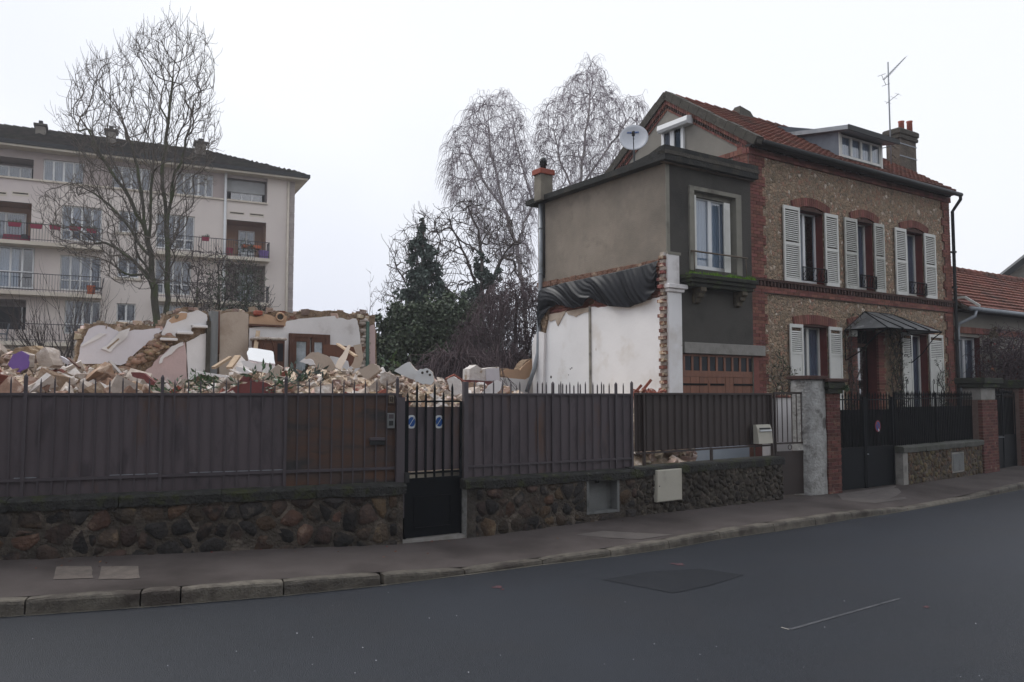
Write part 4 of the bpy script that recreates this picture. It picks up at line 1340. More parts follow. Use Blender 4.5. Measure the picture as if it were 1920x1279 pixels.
# openings
zt2, zb2 = hz(1505, 395), hz(1500, 529)
upp = [(hu(1497, 460), hu(1543, 460)), (hu(1605, 470), hu(1636, 470)), (hu(1697, 490), hu(1730, 490))]
ztl = hz(1510, 612); zbl = 1.25
low = [(hu(1504, 660), hu(1551, 660)), (hu(1707, 670), hu(1739, 670))]
du0, du1 = hu(1604, 660), hu(1643, 660)
dzt = hz(1620, 618)
holes = [(a, b, zb2, zt2) for a, b in upp] + [(a, b, zbl, ztl) for a, b in low] + [(du0, du1, .35, dzt)]
HZT = zE + .05
wall_holes(H, 0, HL, -.2, HZT, holes, 0, M['meuliere'], 'front_wall', house, .26, M['red_paint'])
Sd = H.side(0)
zr_at = lambda v: zE + .1 + (ZR - zE - .1) * (1 - abs(v - DEP / 2) / (DEP / 2))
MB().prism(Sd, [(0, -.2), (DEP, -.2), (DEP, zE), (DEP / 2, ZR - .02), (0, zE)], .001, .24).build('gable_wall', M['plaster_gable'], house)
MB().prism(H.side(HL - .25), [(0, -.2), (DEP, -.2), (DEP, zE), (DEP / 2, ZR - .02), (0, zE)], .0, .249).build('gable_wall', M['meuliere'], house)
MB().box(H, .24, HL - .25, DEP - .2, DEP, -.2, zE).build('rear_wall', M['plaster_gable'], house)
MB().box(H, .3, HL - .3, .5, DEP - .25, zb2 - .25, zb2 - .1).build('floor', M['dark_room'], house)

# quoins: alternating long and short brick courses
def quoin(F, parent, uc, sgn, z0, z1, w1, w2, v=-.035, bh=.075, seed=2):
    mb = MB(); rng = random.Random(seed)
    n = int((z1 - z0) / bh)
    for j in range(n):
        ww = w1 if (j // 3) % 2 else w2
        off = .11 if j % 2 else 0
        x = -off
        while x < ww:
            a, b = max(0, x), min(ww, x + .22)
            if b - a > .03:
                if sgn > 0: mb.box(F, uc + a + .004, uc + b - .004, v - rng.uniform(0, .005), .01, z0 + j * bh + .004, z0 + (j + 1) * bh - .006)
                else: mb.box(F, uc - b + .004, uc - a - .004, v - rng.uniform(0, .005), .01, z0 + j * bh + .004, z0 + (j + 1) * bh - .006)
            x += .22
    o = mb.build('brick', M['brick'], parent, kind='stuff')
    mb = MB()
    if sgn > 0: mb.box(F, uc, uc + w1, v + .012, .004, z0, z1)
    else: mb.box(F, uc - w1, uc, v + .012, .004, z0, z1)
    mb.build('quoin_mortar', M['brick_mortar'], parent)
    return o


qw = hu(1433, 400) - 0
quoin(H, house, -.02, 1, -.1, zE - .12, qw * .86, qw * 1.05, seed=1)
quoin(H, house, HL + .02, -1, -.1, zE - .12, .30, .40, seed=2)
# side face quoins above the annex roof
quoin(Sd, house, .0, 1, 5.0, zE - .05, .30, .42, v=-.03, seed=3)

# brick arches over openings and brick jambs
def arch(F, parent, u0, u1, z, rise=.14, h=.20, ext=.22):
    g = thing_part = None
    n = max(9, int((u1 - u0 + 2 * ext) / .075))
    mb = MB()
    for i in range(n):
        f0, f1 = (i + .06) / n, (i + .94) / n
        def pt(f, r): 
            u = u0 - ext + (u1 - u0 + 2 * ext) * f
            x = (f - .5) * 2
            return (u + x * .05 * r, z + rise * (1 - x * x) - .02 + r * h)
        a, b, c, d = pt(f0, 0), pt(f1, 0), pt(f1, 1), pt(f0, 1)
        mb.prism(F, [a, b, c, d], -.05, .02)
    mb.build('arch_brick', M['brick'], parent, kind='stuff')
    MB().prism(F, [(u0 - .0, z), (u1 + .0, z), (u1 + .0, z + .01), (u1 - .1, z + .05), ((u0 + u1) / 2, z + rise * .95), (u0 + .1, z + .05), (u0 + .0, z + .01)], -.03, .03).build('arch_soffit', M['brick_dark'], parent)


for a, b in upp: arch(H, house, a, b, zt2)
for a, b in low: arch(H, house, a, b, ztl, rise=.08, h=.22, ext=.3)
# brick course band and dentils between storeys
zb_t = hz(1432, 525); zb_b = hz(1432, 549)
u_a, u_b = -.05, HL + .08
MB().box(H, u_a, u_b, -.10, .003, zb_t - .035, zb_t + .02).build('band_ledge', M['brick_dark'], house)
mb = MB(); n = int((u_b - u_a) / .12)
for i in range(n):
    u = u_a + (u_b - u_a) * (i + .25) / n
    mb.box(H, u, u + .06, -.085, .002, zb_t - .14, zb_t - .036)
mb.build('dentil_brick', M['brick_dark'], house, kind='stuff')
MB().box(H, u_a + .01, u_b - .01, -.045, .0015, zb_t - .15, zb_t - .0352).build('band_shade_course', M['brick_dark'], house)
mb = MB()
n = int((u_b - u_a) / .22)
for j in range(2):
    for i in range(n):
        u = u_a + (u_b - u_a) * (i + (.5 if j else 0)) / n
        mb.box(H, u + .004, min(u + (u_b - u_a) / n, u_b) - .004, -.055 - .002 * j, .001, zb_t - .151 - (j + 1) * .07 + .006, zb_t - .151 - j * .07)
mb.build('band_brick', M['brick'], house, kind='stuff')
MB().box(H, u_a + .01, u_b - .01, -.044, .0012, zb_t - .30, zb_t - .1505).build('band_mortar', M['brick_mortar'], house)
# eave frieze
zf = zE + .02
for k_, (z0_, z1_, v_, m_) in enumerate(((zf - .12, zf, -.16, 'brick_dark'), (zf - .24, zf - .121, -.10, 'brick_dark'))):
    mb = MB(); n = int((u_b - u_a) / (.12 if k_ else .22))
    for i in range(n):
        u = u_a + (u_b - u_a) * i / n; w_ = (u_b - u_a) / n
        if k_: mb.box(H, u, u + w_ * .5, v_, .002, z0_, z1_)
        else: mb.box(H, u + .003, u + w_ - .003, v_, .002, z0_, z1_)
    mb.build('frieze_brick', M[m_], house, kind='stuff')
mb = MB(); n = int((u_b - u_a) / .22)
for j in range(2):
    for i in range(n):
        u = u_a + (u_b - u_a) * i / n; w_ = (u_b - u_a) / n
        mb.box(H, u + .004, u + w_ - .004, -.055 - j * .003, .002, zf - .241 - (j + 1) * .075 + .006, zf - .241 - j * .075)
mb.build('frieze_brick', M['brick'], house, kind='stuff')

# rake brickwork under the verge on the gable
def rake(sgn):
    mb = MB(); md = MB()
    n = 34
    for i in range(n):
        f0, f1 = i / n + .002, (i + 1) / n - .002
        def P(f, dz): 
            v = (DEP / 2 + .0) * (1 - f) if sgn < 0 else DEP / 2 + (DEP / 2) * f
            return (v, ZR - .06 - (ZR - zE) * f - dz)
        if sgn > 0 and f0 > .9: continue
        q = [P(f0, .0), P(f1, .0), P(f1, .12), P(f0, .12)]
        mb.prism(Sd, q, -.05, .001)
        q = [P(f0, .121), P(f0 + (f1 - f0) * .5, .121), P(f0 + (f1 - f0) * .5, .21), P(f0, .21)]
        md.prism(Sd, q, -.035, .001)
        q = [P(f0, .215), P(f1, .215), P(f1, .27), P(f0, .27)]
        mb.prism(Sd, q, -.022, .001)
    mb.build('rake_brick', M['brick'], house, kind='stuff')
    md.build('rake_dentil', M['brick_dark'], house, kind='stuff')
rake(-1); rake(1)
# horizontal brick course on gable at the eave level
mb = MB()
va, vb_ = .0, 1.35
zg_ = H.side(0).hit(1395, 285)[1]
for i in range(12):
    mb.box(Sd, .02 + i * .12, .02 + i * .12 + .11, -.05, .001, zE - .34, zE - .22)
mb.build('gable_course_brick', M['brick'], house, kind='stuff')

# roof --------------------------------------------------------------
OV = .30
slope = math.atan2(ZR - zE, DEP / 2)
def roofpt(u, s, off=0.0, back=False):
    """s: distance up the slope from the eave edge, off: height above the roof plane"""
    v = -OV + s * math.cos(slope)
    z_ = zE - OV * math.tan(slope) + .10 + s * math.sin(slope)
    v2, z2_ = v - off * math.sin(slope), z_ + off * math.cos(slope)
    if back: v2 = DEP - v2
    return H.w(u, v2, z2_)


SL = (DEP / 2 + OV) / math.cos(slope)
U0, U1 = -.06, HL - .02
roof = MB()
for bk in (False, True):
    P = [roofpt(U0, 0, 0, bk), roofpt(U1, 0, 0, bk), roofpt(U1, SL, 0, bk), roofpt(U0, SL, 0, bk)]
    P += [p - Vector((0, 0, .10)) for p in P]
    roof.add(P, [(0, 1, 2, 3), (7, 6, 5, 4), (0, 4, 5, 1), (3, 2, 6, 7), (1, 5, 6, 2), (0, 3, 7, 4)])
rf = roof.build('roof', M['verge'], house)


def tile_field(fn, u0, u1, s1, tw, th, m, parent, rng, thick=.022, skip=None, lift=.02):
    mb = MB()
    nr = int(s1 / th) + 1; nc = int((u1 - u0) / tw)
    for r in range(nr):
        for c in range(nc):
            a = u0 + (u1 - u0) * (c + (0 if r % 2 else .5)) / nc; b = a + (u1 - u0) / nc - .008
            if b > u1 + tw * .3: continue
            s0 = r * th - .03; s2 = min(s0 + th + .03, s1)
            if s2 - s0 < .04: continue
            if skip and skip((a + b) / 2, s0): continue
            j = rng.uniform(-.004, .004)
            h0 = lift + thick + j
            P = [fn(a, s0, .004), fn(b, s0, .004), fn(b, s0, h0), fn(a, s0, h0), fn(b, s2, .008), fn(a, s2, .008), fn((a + b) / 2, s0, h0 + thick * .5), fn((a + b) / 2, s2, .012)]
            mb.add(P, [(0, 1, 2, 6, 3), (3, 6, 7, 5), (6, 2, 4, 7), (0, 3, 5), (1, 4, 2)])
    return mb.build('roof_tile', M[m], parent, kind='stuff')


du_a, du_b = hu(1574, 270, .15), hu(1655, 290, .15)
rgn = random.Random(8)
tile_field(lambda u, s, o: roofpt(u, s, o), U0 + .12, U1 - .02, SL, .20, .22, 'tile', rf, rgn, skip=lambda u, s: du_a - .05 < u < du_b + .05 and .25 < s < 2.6)
tile_field(lambda u, s, o: roofpt(u, s, o, True), U0 + .12, U1 - .02, SL, .25, .28, 'tile', rf, rgn)
# verge mortar strip along the gable rake
vg_ = MB()
for bk in (False, True):
    for i in range(10):
        s0, s1_ = SL * i / 10, SL * (i + 1) / 10 - .01
        dz = rgn.uniform(-.01, .015)
        vg_.hexa([roofpt(U0 - .04, s0, -.14, bk), roofpt(U0 + .20, s0, -.14, bk), roofpt(U0 + .20, s1_, -.14, bk), roofpt(U0 - .04, s1_, -.14, bk),
                  roofpt(U0 - .04, s0, .06 + dz, bk), roofpt(U0 + .20, s0, .06 + dz, bk), roofpt(U0 + .20, s1_, .06 + dz, bk), roofpt(U0 - .04, s1_, .06 + dz, bk)])
vg_.build('verge', M['verge'], house)
rg_ = MB()
nrt = 24
for i in range(nrt):
    a = U0 + (U1 - U0) * i / nrt; b = U0 + (U1 - U0) * (i + 1) / nrt + .02
    z0_ = ZR + .06 + .10 * (1 if 0 < 1 else 0)
    c0_, c1_ = H.w(a, DEP / 2, ZR + .06), H.w(b, DEP / 2, ZR + .045)
    rg_.tube([c0_, c1_], [.10, .085], 8)
rg_.build('ridge_tile', M['tile'], house, kind='stuff')
# raised bit of ridge
u_r = H.side(0)
for px in (1388,):
    um_ = hu(px, 215, DEP / 2)
    MB().hexa([H.w(um_ - .25, DEP / 2 - .2, ZR), H.w(um_ + .35, DEP / 2 - .2, ZR), H.w(um_ + .35, DEP / 2 + .2, ZR), H.w(um_ - .25, DEP / 2 + .2, ZR),
               H.w(um_ - .12, DEP / 2 - .1, ZR + .30), H.w(um_ + .3, DEP / 2 - .1, ZR + .22), H.w(um_ + .3, DEP / 2 + .1, ZR + .22), H.w(um_ - .12, DEP / 2 + .1, ZR + .30)]).build('ridge_stub', M['verge'], house)
# gutter and downpipe
ge = roofpt(0, 0, 0)
gv = -OV - .07; gzv = zE - OV * math.tan(slope) + .03
MB().tube([H.w(U0 + .15, gv, gzv), H.w(U1 + .06, gv, gzv - .03)], .062, 10).build('gutter', M['gutter'], house)
MB().box(H, U0, U1, -OV + .01, .02, gzv - .02, gzv + .01).build('eave_board', M['gutter'], house)
MB().tube([H.w(U1 + .02, gv, gzv - .05), H.w(U1 + .02, gv, gzv - .16), H.w(HL + .06, -.10, gzv - .45), H.w(HL + .05, -.10, 3.2), H.w(HL + .05, -.10, .2)], .045, 8).build('downpipe', M['gutter'], house)
for zz_ in (5.9, 4.9, 3.4, 2.2):
    MB().box(H, HL - .01, HL + .11, -.155, -.04, zz_, zz_ + .05).build('pipe_bracket', M['gutter'], house)

# dormer
vD = .15
dl, dr = du_a, du_b
dzt_, dzb_ = hz(1578, 250, vD), hz(1578, 292, vD)
dzb_ = zE + .20
dorm = MB()
dorm.box(H, dl, dr, vD + .06, vD + .10, dzb_ - .05, dzb_ + .05)
dormer = dorm.build('dormer', M['white_paint'], house)
for a_, b_ in ((dl, dl + .08), (dr - .08, dr)):
    MB().box(H, a_, b_, vD, vD + .10, dzb_, dzt_ + .02).build('corner_post', M['white_paint'], dormer)
window(H, dormer, dl + .08, dr - .08, dzb_ + .04, dzt_ - .02, vD + .01, leaves=4, m='white_paint', curtain='curtain', fw=.05, cdepth=.08)
# cheeks
for uu, nm in ((dl - .005, 0), (dr - .01, 1)):
    Fc = H.side(uu)
    zroof = lambda v: zE + .12 + v * math.tan(slope)
    MB().prism(Fc, [(vD + .02, dzt_ + .05), (vD + .02, zroof(vD) - .05), (2.3, zroof(2.3) - .05), (2.3, dzt_ + .36)], 0, .015).build('cheek', M['lead'], dormer)
# slab roof of the dormer
back = H.side(dl - .15)
vk, zk = back.hit(1480, 243)
vk = min(max(vk, 1.2), 2.45)
zfr = hz(1585, 240, vD - .35)
zfr2 = hz(1585, 232, vD - .35)
zbk = zk
print('dormer back', vk, zk, zfr, zfr2)
a0, a1 = dl - .15, dr + .18
P = []
for (v_, zb_, zt_) in ((vD - .35, zfr, zfr2), (vk, zfr + .28, zfr2 + .28)):
    for u_x in (a0, a1):
        P += [H.w(u_x, v_, zb_), H.w(u_x, v_, zt_)]
MB().add(P, [(0, 2, 3, 1), (4, 5, 7, 6), (0, 1, 5, 4), (2, 6, 7, 3), (1, 3, 7, 5), (0, 4, 6, 2)]).build('dormer_roof', M['zinc'], dormer)
MB().box(H, a0 - .01, a1 + .01, vD - .38, vD - .351, zfr - .02, zfr2 + .005).build('dormer_fascia', M['gutter'], dormer)

# chimney
vC = 1.15
cu0, cu1 = hu(1687, 280, vC), hu(1718, 290, vC)
czt = hz(1700, 246, vC); czm = hz(1700, 262, vC)
ch = MB(); 
ch.bevbox(H, cu0, cu1, vC, vC + .42, zE + .2, czm, .02)
chim = ch.build('chimney', mat('sooty_render', (.14, .115, .09, 1), (.09, .075, .06, 1), 4, c3=(.05, .042, .036, 1), scale3=1.5, t3=(.5, .68), rough=.95, bump=.9, bscale=22, bdist=.04), house)
MB().bevbox(H, cu0 - .05, cu1 + .05, vC - .05, vC + .47, czm - .02, czm + .10, .02).build('chimney_necking', M['verge'], chim)
MB().bevbox(H, cu0 - .07, cu1 + .07, vC - .07, vC + .49, czm + .10, czt + .04, .04).build('chimney_cap', M['verge'], chim)
for px in (1690, 1705.5):
    uu = hu(px, 240, vC + .2)
    zz1 = hz(px, 228, vC + .2)
    MB().tube([H.w(uu, vC + .2, czt), H.w(uu, vC + .2, zz1 - .05), H.w(uu, vC + .2, zz1)], [.085, .080, .095], 12).build('chimney_pot', M['terracotta'], chim)
for zz_ in (czm - .18, czm - .55):
    mb = MB().box(H, cu0 - .02, cu1 + .02, vC - .015, vC - .001, zz_, zz_ + .03)
    mb.build('strap', M['zinc'], chim)

# antenna
vA = 1.0
ua = hu(1669, 250, vA)
zA1 = hz(1668, 118, vA); zA0 = hz(1670, 292, vA)
ant = thing('tv_antenna', H.w(ua, vA, zA0), 'thin television antenna mast with slanting array strapped beside the roof chimney', 'antenna')
MB().tube([H.w(ua, vA, zA0 - .3), H.w(ua, vA, zA1)], .022, 6).build('mast', M['zinc'], ant)
b0_ = H.w(hu(1657, 150, vA), vA + .0, hz(1657, 150, vA)); b1_ = H.w(hu(1697, 108, vA), vA, hz(1697, 108, vA))
MB().tube([b0_, b1_], .014, 5).build('boom', M['zinc'], ant)
perpv = (b1_ - b0_).cross(HN).normalized(); 
for i in range(11):
    c = b0_.lerp(b1_, .12 + .86 * i / 10)
    w_ = .15 - .006 * i
    MB().tube([c - HN * w_ + perpv * .03, c + HN * w_ - perpv * .03], .006, 4).build('element', M['zinc'], ant)
for k_ in (-1, 1):
    MB().tube([b0_ + perpv * .16 * k_ - HN * .12, b0_ + perpv * .16 * k_ + HN * .12], .008, 4).build('reflector', M['zinc'], ant)
    MB().tube([b0_, b0_ + perpv * .16 * k_], .008, 4).build('reflector_arm', M['zinc'], ant)
c2a = H.w(hu(1662, 194, vA), vA, hz(1662, 194, vA)); c2b = H.w(hu(1685, 176, vA), vA, hz(1685, 176, vA))
MB().tube([c2a, c2b], .010, 5).build('boom', M['zinc'], ant)
for f in (.1, .6, .95):
    c = c2a.lerp(c2b, f)
    MB().tube([c - HD * .16, c + HD * .16], .005, 4).build('element', M['zinc'], ant)
for px_, py_ in ((1664, 270), (1668, 288)):
    MB().tube([H.w(ua, vA, hz(1669, py_, vA)), H.w(cu0 - .02, vC + .1, hz(1676, py_ + 4, vC))], .012, 4).build('bracket', M['gutter'], ant)
MB().tube([H.w(ua, vA, hz(1669, 274, vA)), H.w(dr + .05, vD + .2, hz(1656, 284, vD + .2))], .012, 4).build('bracket', M['gutter'], ant)

# windows of the front ------------------------------------------------
def shutter(F, parent, ua, ub, z0, z1, v=-.07, louvre=(0, 1), m='old_white', seed=0, midrail=True):
    st_ = .055
    o = MB()
    o.box(F, ua, ua + st_, v, v + .035, z0, z1).box(F, ub - st_, ub, v, v + .035, z0, z1)
    o.box(F, ua + st_, ub - st_, v, v + .035, z0, z0 + .09).box(F, ua + st_, ub - st_, v, v + .035, z1 - .08, z1)
    lz0 = z0 + .09 + (z1 - z0 - .17) * louvre[0]; lz1 = z1 - .08 - (z1 - z0 - .17) * (1 - louvre[1])
    rails = []
    if louvre[0] > 0:
        o.box(F, ua + st_, ub - st_, v + .012, v + .03, z0 + .09, lz0 - .06)
        o.box(F, ua + st_, ub - st_, v, v + .035, lz0 - .06, lz0)
    elif midrail:
        mz = z0 + (z1 - z0) * .5
        o.box(F, ua + st_, ub - st_, v - .002, v + .035, mz - .035, mz + .035)
        rails = [(mz - .035, mz + .035)]
    s_ = o.build('shutter', M[m], parent)
    mb = MB(); rng = random.Random(seed)
    zz_ = lz0 + .012
    while zz_ < lz1 - .03:
        if not any(a - .03 < zz_ < b for a, b in rails):
            k_ = .004 * rng.uniform(-1, 1)
            mb.hexa([F.w(ua + st_, v + .006, zz_ + k_), F.w(ub - st_, v + .006, zz_ - k_), F.w(ub - st_, v + .030, zz_ + .028 - k_), F.w(ua + st_, v + .030, zz_ + .028 + k_),
                     F.w(ua + st_, v + .006, zz_ + .008 + k_), F.w(ub - st_, v + .006, zz_ + .008 - k_), F.w(ub - st_, v + .030, zz_ + .036 - k_), F.w(ua + st_, v + .030, zz_ + .036 + k_)])
        zz_ += .048
    mb.build('slat', M[m], s_, kind='stuff')
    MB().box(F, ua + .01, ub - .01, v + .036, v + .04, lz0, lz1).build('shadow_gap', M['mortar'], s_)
    return s_


def balconette(F, parent, u0, u1, z0, h, v=-.10):
    b = MB()
    b.box(F, u0, u1, v - .012, v + .012, z0 + h - .02, z0 + h)
    b.box(F, u0, u1, v - .012, v + .012, z0 + .03, z0 + .05)
    for u in (u0, u1 - .02): b.box(F, u, u + .02, v - .011, v + .011, z0 + .05, z0 + h - .02)
    o = b.build('balconette', M['black_iron'], parent)
    n = 6
    mb = MB()
    for i in range(n):
        u = u0 + (u1 - u0) * (i + .5) / n; r = (u1 - u0) / n * .5
        zc_ = z0 + h * .5
        mb.tube([F.w(u - r, v, z0 + .05), F.w(u + r * .3, v, z0 + h * .35), F.w(u - r * .6, v, zc_), F.w(u + r * .5, v, z0 + h * .75), F.w(u + r, v, z0 + h - .02)], .008, 4)
        mb.tube([F.w(u, v, z0 + .04), F.w(u, v, z0 + h - .02)], .007, 4)
    mb.build('scroll_work', M['black_iron'], o, kind='stuff')


sh_u = [((1466, 1497), (1543, 1568)), ((1581, 1605), (1636, 1655)), ((1676, 1697), (1730, 1751))]
for k_, ((a, b), (sl, sr)) in enumerate(zip(upp, sh_u)):
    window(H, house, a, b, zb2 + .02, zt2 + .02, .20, leaves=2, m='pvc' if k_ == 0 else 'white_paint', curtain='curtain' if k_ == 0 else 'curtain_grey', glass='glass', cover=((0, .45), (.6, 1), (0, 1))[k_])
    y = (455, 475, 490)[k_]
    shutter(H, house, hu(sl[0], y), hu(sl[1], y) - .01, zb2 - .02, zt2 + .03, seed=k_, m='old_white' if k_ == 1 else 'white_paint')
    shutter(H, house, hu(sr[0], y) + .01, hu(sr[1], y), zb2 - .02, zt2 + .03, seed=k_ + 5, m='old_white' if k_ == 1 else 'white_paint')
    balconette(H, house, a + .01, b - .01, zb2 - .0, .36)
for k_, ((a, b), (sl, sr)) in enumerate(zip(low, (((1478, 1503), (1551, 1575)), ((1688, 1707), (1739, 1765))))):
    window(H, house, a, b, zbl + .02, ztl + .02, .20, leaves=2, m='white_paint', curtain='curtain_grey', glass='glass')
    y = 660
    shutter(H, house, hu(sl[0], y), hu(sl[1], y) - .01, zbl - .02, ztl + .03, louvre=(.74, .97), m='white_paint')
    shutter(H, house, hu(sr[0], y) + .01, hu(sr[1], y), zbl - .02, ztl + .03, louvre=(.74, .97), m='white_paint')
# door with brick jambs
for a_, b_ in ((du0 - .28, du0), (du1, du1 + .24)):
    mb = MB()
    n = int((dzt - .2) / .075)
    for j in range(n):
        e = .06 if (j // 2) % 2 else 0
        mb.box(H, a_ - (e if a_ < du0 - .1 else 0), b_ + (e if a_ > du0 - .1 else 0), -.06, .004, .2 + j * .075, .2 + (j + 1) * .075 - .008)
    mb.build('jamb_brick', M['brick'], house, kind='stuff')
arch(H, house, du0, du1, dzt, rise=.12, h=.24, ext=.3)
door = MB(); door.box(H, du0 + .05, du1 - .05, .22, .26, .35, dzt + .02)
dr_ = door.build('front_door', M['black_iron'], house)
MB().box(H, du0 + .0, du0 + .08, .16, .25, .35, dzt + .01).build('door_frame', M['white_paint'], dr_)
MB().box(H, du0 + .08, du0 + .16, .12, .25, .35, dzt - .5).build('door_post', M['red_paint'], dr_)
MB().box(H, du0 + .22, du1 - .16, .20, .215, 1.7, dzt - .45).build('door_pane', M['glass_dark'], dr_)
MB().box(H, du0 + .16, du1 - .06, .19, .22, dzt - .42, dzt - .34).build('transom', M['wood_brown'], dr_)
# lamp on the wall left of the door
lp = thing('wall_lamp', H.w(hu(1604, 625, -.15), -.15, hz(1604, 632, -.15)), 'small square white lamp on the brick jamb under the glass canopy', 'lamp')
fbox(H, -.2, 1601, 1608, 619, 631, .12, M['white_paint'], 'lamp_body', lp, .01)
MB().box(H, hu(1603, 625, -.2), hu(1606, 625, -.2), -.08, -.05, hz(1604, 628, -.2), hz(1604, 622, -.2)).build('bracket', M['gutter'], lp)
# glass canopy
can = MB()
cz1 = hz(1640, 587); cz0 = hz(1640, 611, -1.0)
cl0, cl1 = hu(1618, 587), hu(1668, 592)
fl0, fl1 = hu(1586, 611, -1.0), hu(1706, 611, -1.0)
canopy_parts = thing_c = None
cp = MB()
def cp_pt(a, b): return H.w(a, b[0], b[1])
top0, top1 = H.w(cl0, -.05, cz1), H.w(cl1, -.05, cz1)
ft0, ft1 = H.w(cl0 + .1, -1.0, cz0), H.w(cl1 + .1, -1.0, cz0)
wl0, wl1 = H.w(cl0 - .85, -.05, cz0 - .02), H.w(cl1 + .85, -.05, cz0 - .02)
fr0, fr1 = H.w(cl0 - .55, -1.0, cz0 - .02), H.w(cl1 + .65, -1.0, cz0 - .02)
edges_ = [(top0, top1), (top0, wl0), (top1, wl1), (wl0, fr0), (wl1, fr1), (fr0, fr1), (top0, fr0), (top1, fr1), (top0, ft0), (top1, ft1), (top0.lerp(top1, .5), ft0.lerp(ft1, .5))]
for a, b in edges_: cp.tube([a, b], .016, 5)
for s_ in (0, 1):
    a = (wl0, wl1)[s_]; b = (fr0, fr1)[s_]
    base_ = a - Vector((0, 0, .75))
    cp.tube([base_, base_.lerp(b, .35) + Vector((0, 0, -.05)), base_.lerp(b, .75) + Vector((0, 0, .05)), b], .014, 5)
    cp.tube([base_, a], .014, 5)
canopy = cp.build('canopy', M['black_iron'], house)
mg = mat('dirty_canopy_glass', (.17, .175, .175, 1), (.09, .095, .095, 1), 5, c3=(.34, .35, .35, 1), scale3=6, t3=(.6, .72), rough=.35, spec=.5, bump=.2)
for q in ([top0, fr0, wl0], [top1, wl1, fr1]):
    MB().add(q + [p - Vector((0, 0, .006)) for p in q], [(0, 1, 2), (5, 4, 3), (0, 3, 4, 1), (1, 4, 5, 2), (2, 5, 3, 0)]).build('pane', mg, canopy)
bb = [fr0] + [fr0.lerp(fr1, f) for f in (.33, .66)] + [fr1]
tt = [top0] + [top0.lerp(top1, f) for f in (.33, .66)] + [top1]
for i in range(3):
    q = [tt[i], bb[i], bb[i + 1], tt[i + 1]]
    q = [p + Vector((0, 0, .004)) for p in q]
    MB().add(q + [p - Vector((0, 0, .006)) for p in q], [(0, 1, 2, 3), (7, 6, 5, 4), (0, 4, 5, 1), (1, 5, 6, 2), (2, 6, 7, 3), (3, 7, 4, 0)]).build('pane', mg, canopy)

# gable window with roller box
gu0, gz1_ = Sd.hit(1284, 243)[0], Sd.hit(1262, 243)[1]
gu1 = Sd.hit(1243, 262)[0]
gz0_ = Sd.hit(1262, 298)[1]
gw = MB()
gw.box(Sd, gu0, gu1, -.03, -.005, gz0_ - .1, gz1_)
gwin = window(Sd, house, gu0, gu1, gz0_ - .1, gz1_ + .05, -.06, leaves=2, m='pvc', curtain='curtain_grey', fw=.09, glass='glass_dark', name='gable_window', cdepth=.02, cover=(.5, 1))
bu0, bu1 = Sd.hit(1288, 225, -.22)[0] , Sd.hit(1232, 235, -.22)[0]
bz = Sd.hit(1262, 240, -.2)[1]; bz2 = Sd.hit(1262, 222, -.2)[1]
MB().prism(Sd.side(bu0), [(.0 - .001, bz), (-.20, bz), (-.24, bz + .06), (-.22, bz2 - .06), (-.001, bz2)], 0, bu1 - bu0).build('roller_box', M['pvc'], gwin)

# ------------------------------------------------------------------ annex
uC = hu(1250, 500, -.06)
vF = -.06
ann = thing('grey_annex', H.w(uC / 2, 2, 0), 'dark grey rendered flat-roofed annex with mossy balcony, joined to the brick house', 'annex')
AZ = hz(1250, 306, vF)       # top of wall
AV = H.side(uC).hit(1009, 480)[0]
An = Frame(H.w(uC, vF, 0), HD, HN)     # front plane of the annex
AL = -uC - .03
S = Frame(An.w(0, 0, 0), HN, HD)       # side plane, u = depth
AVs = S.hit(1009, 480)[0]
zL = S.hit(1239, 486)[1]               # ledge
def au(px, py, v=0.): return An.hit(px, py, v)[0]
def az(px, py, v=0.): return An.hit(px, py, v)[1]
def su_(px, py, v=0.): return S.hit(px, py, v)[0]
def szz(px, py, v=0.): return S.hit(px, py, v)[1]


# front wall with window and garage openings
wu0, wu1 = au(1300, 430), au(1378, 430)
wz0, wz1 = az(1340, 508), az(1300, 357)
gu_0, gu_1 = au(1280, 700), au(1424, 700)
gzt = az(1350, 663)
front = wall_holes(An, 0, AL, -.2, AZ, [(wu0, wu1, wz0, wz1), (gu_0, gu_1 if gu_1 < AL else AL - .01, -.1, gzt)], 0, M['plaster_grey'], 'front_wall', ann, .24, M['surround'])
MB().box(S, 0.001, AVs, .001, .3, zL - .03, AZ).build('side_wall', M['plaster_side'], ann)
MB().box(S, AVs - .25, AVs, .3, AL - .3, -.1, AZ).build('rear_wall', M['plaster_side'], ann)
MB().box(S, .02, AVs - .01, .02, .28, -.1, zL - .03).build('lower_side_wall', M['masonry'], ann)
# corner trim stripe
MB().box(An, -.006, .10, -.008, .004, zL + .05, AZ - .002).build('corner_trim', M['surround'], ann)
# roof: slab with sweeping parapet
mb = MB()
zr0 = hz(1250, 287, -.2)
rt = []
for px, py in ((1250, 284), (1244, 278), (1219, 298), (1168, 318), (1089, 340), (983, 378)):
    pass
prof = [(-.22, 0.17), (-.05, .165), (.25, .08), (.7, .03), (1.5, .0), (AVs + .25, 0.0)]
P = []
zrb = AZ + .0
for v_, dz in prof:
    for uu in (-.22, AL + .02):
        P += [H.w(uC + uu, v_ + vF, zrb + .0), H.w(uC + uu, v_ + vF, zrb + .13 + dz)]
fs = []
for i in range(len(prof) - 1):
    b = i * 4
    fs += [(b, b + 4, b + 5, b + 1), (b + 2, b + 3, b + 7, b + 6), (b + 1, b + 5, b + 7, b + 3), (b, b + 2, b + 6, b + 4)]
fs += [(0, 1, 3, 2), (len(P) - 4, len(P) - 2, len(P) - 1, len(P) - 3)]
MB().add(P, fs).build('roof_slab', M['bitumen'], ann)
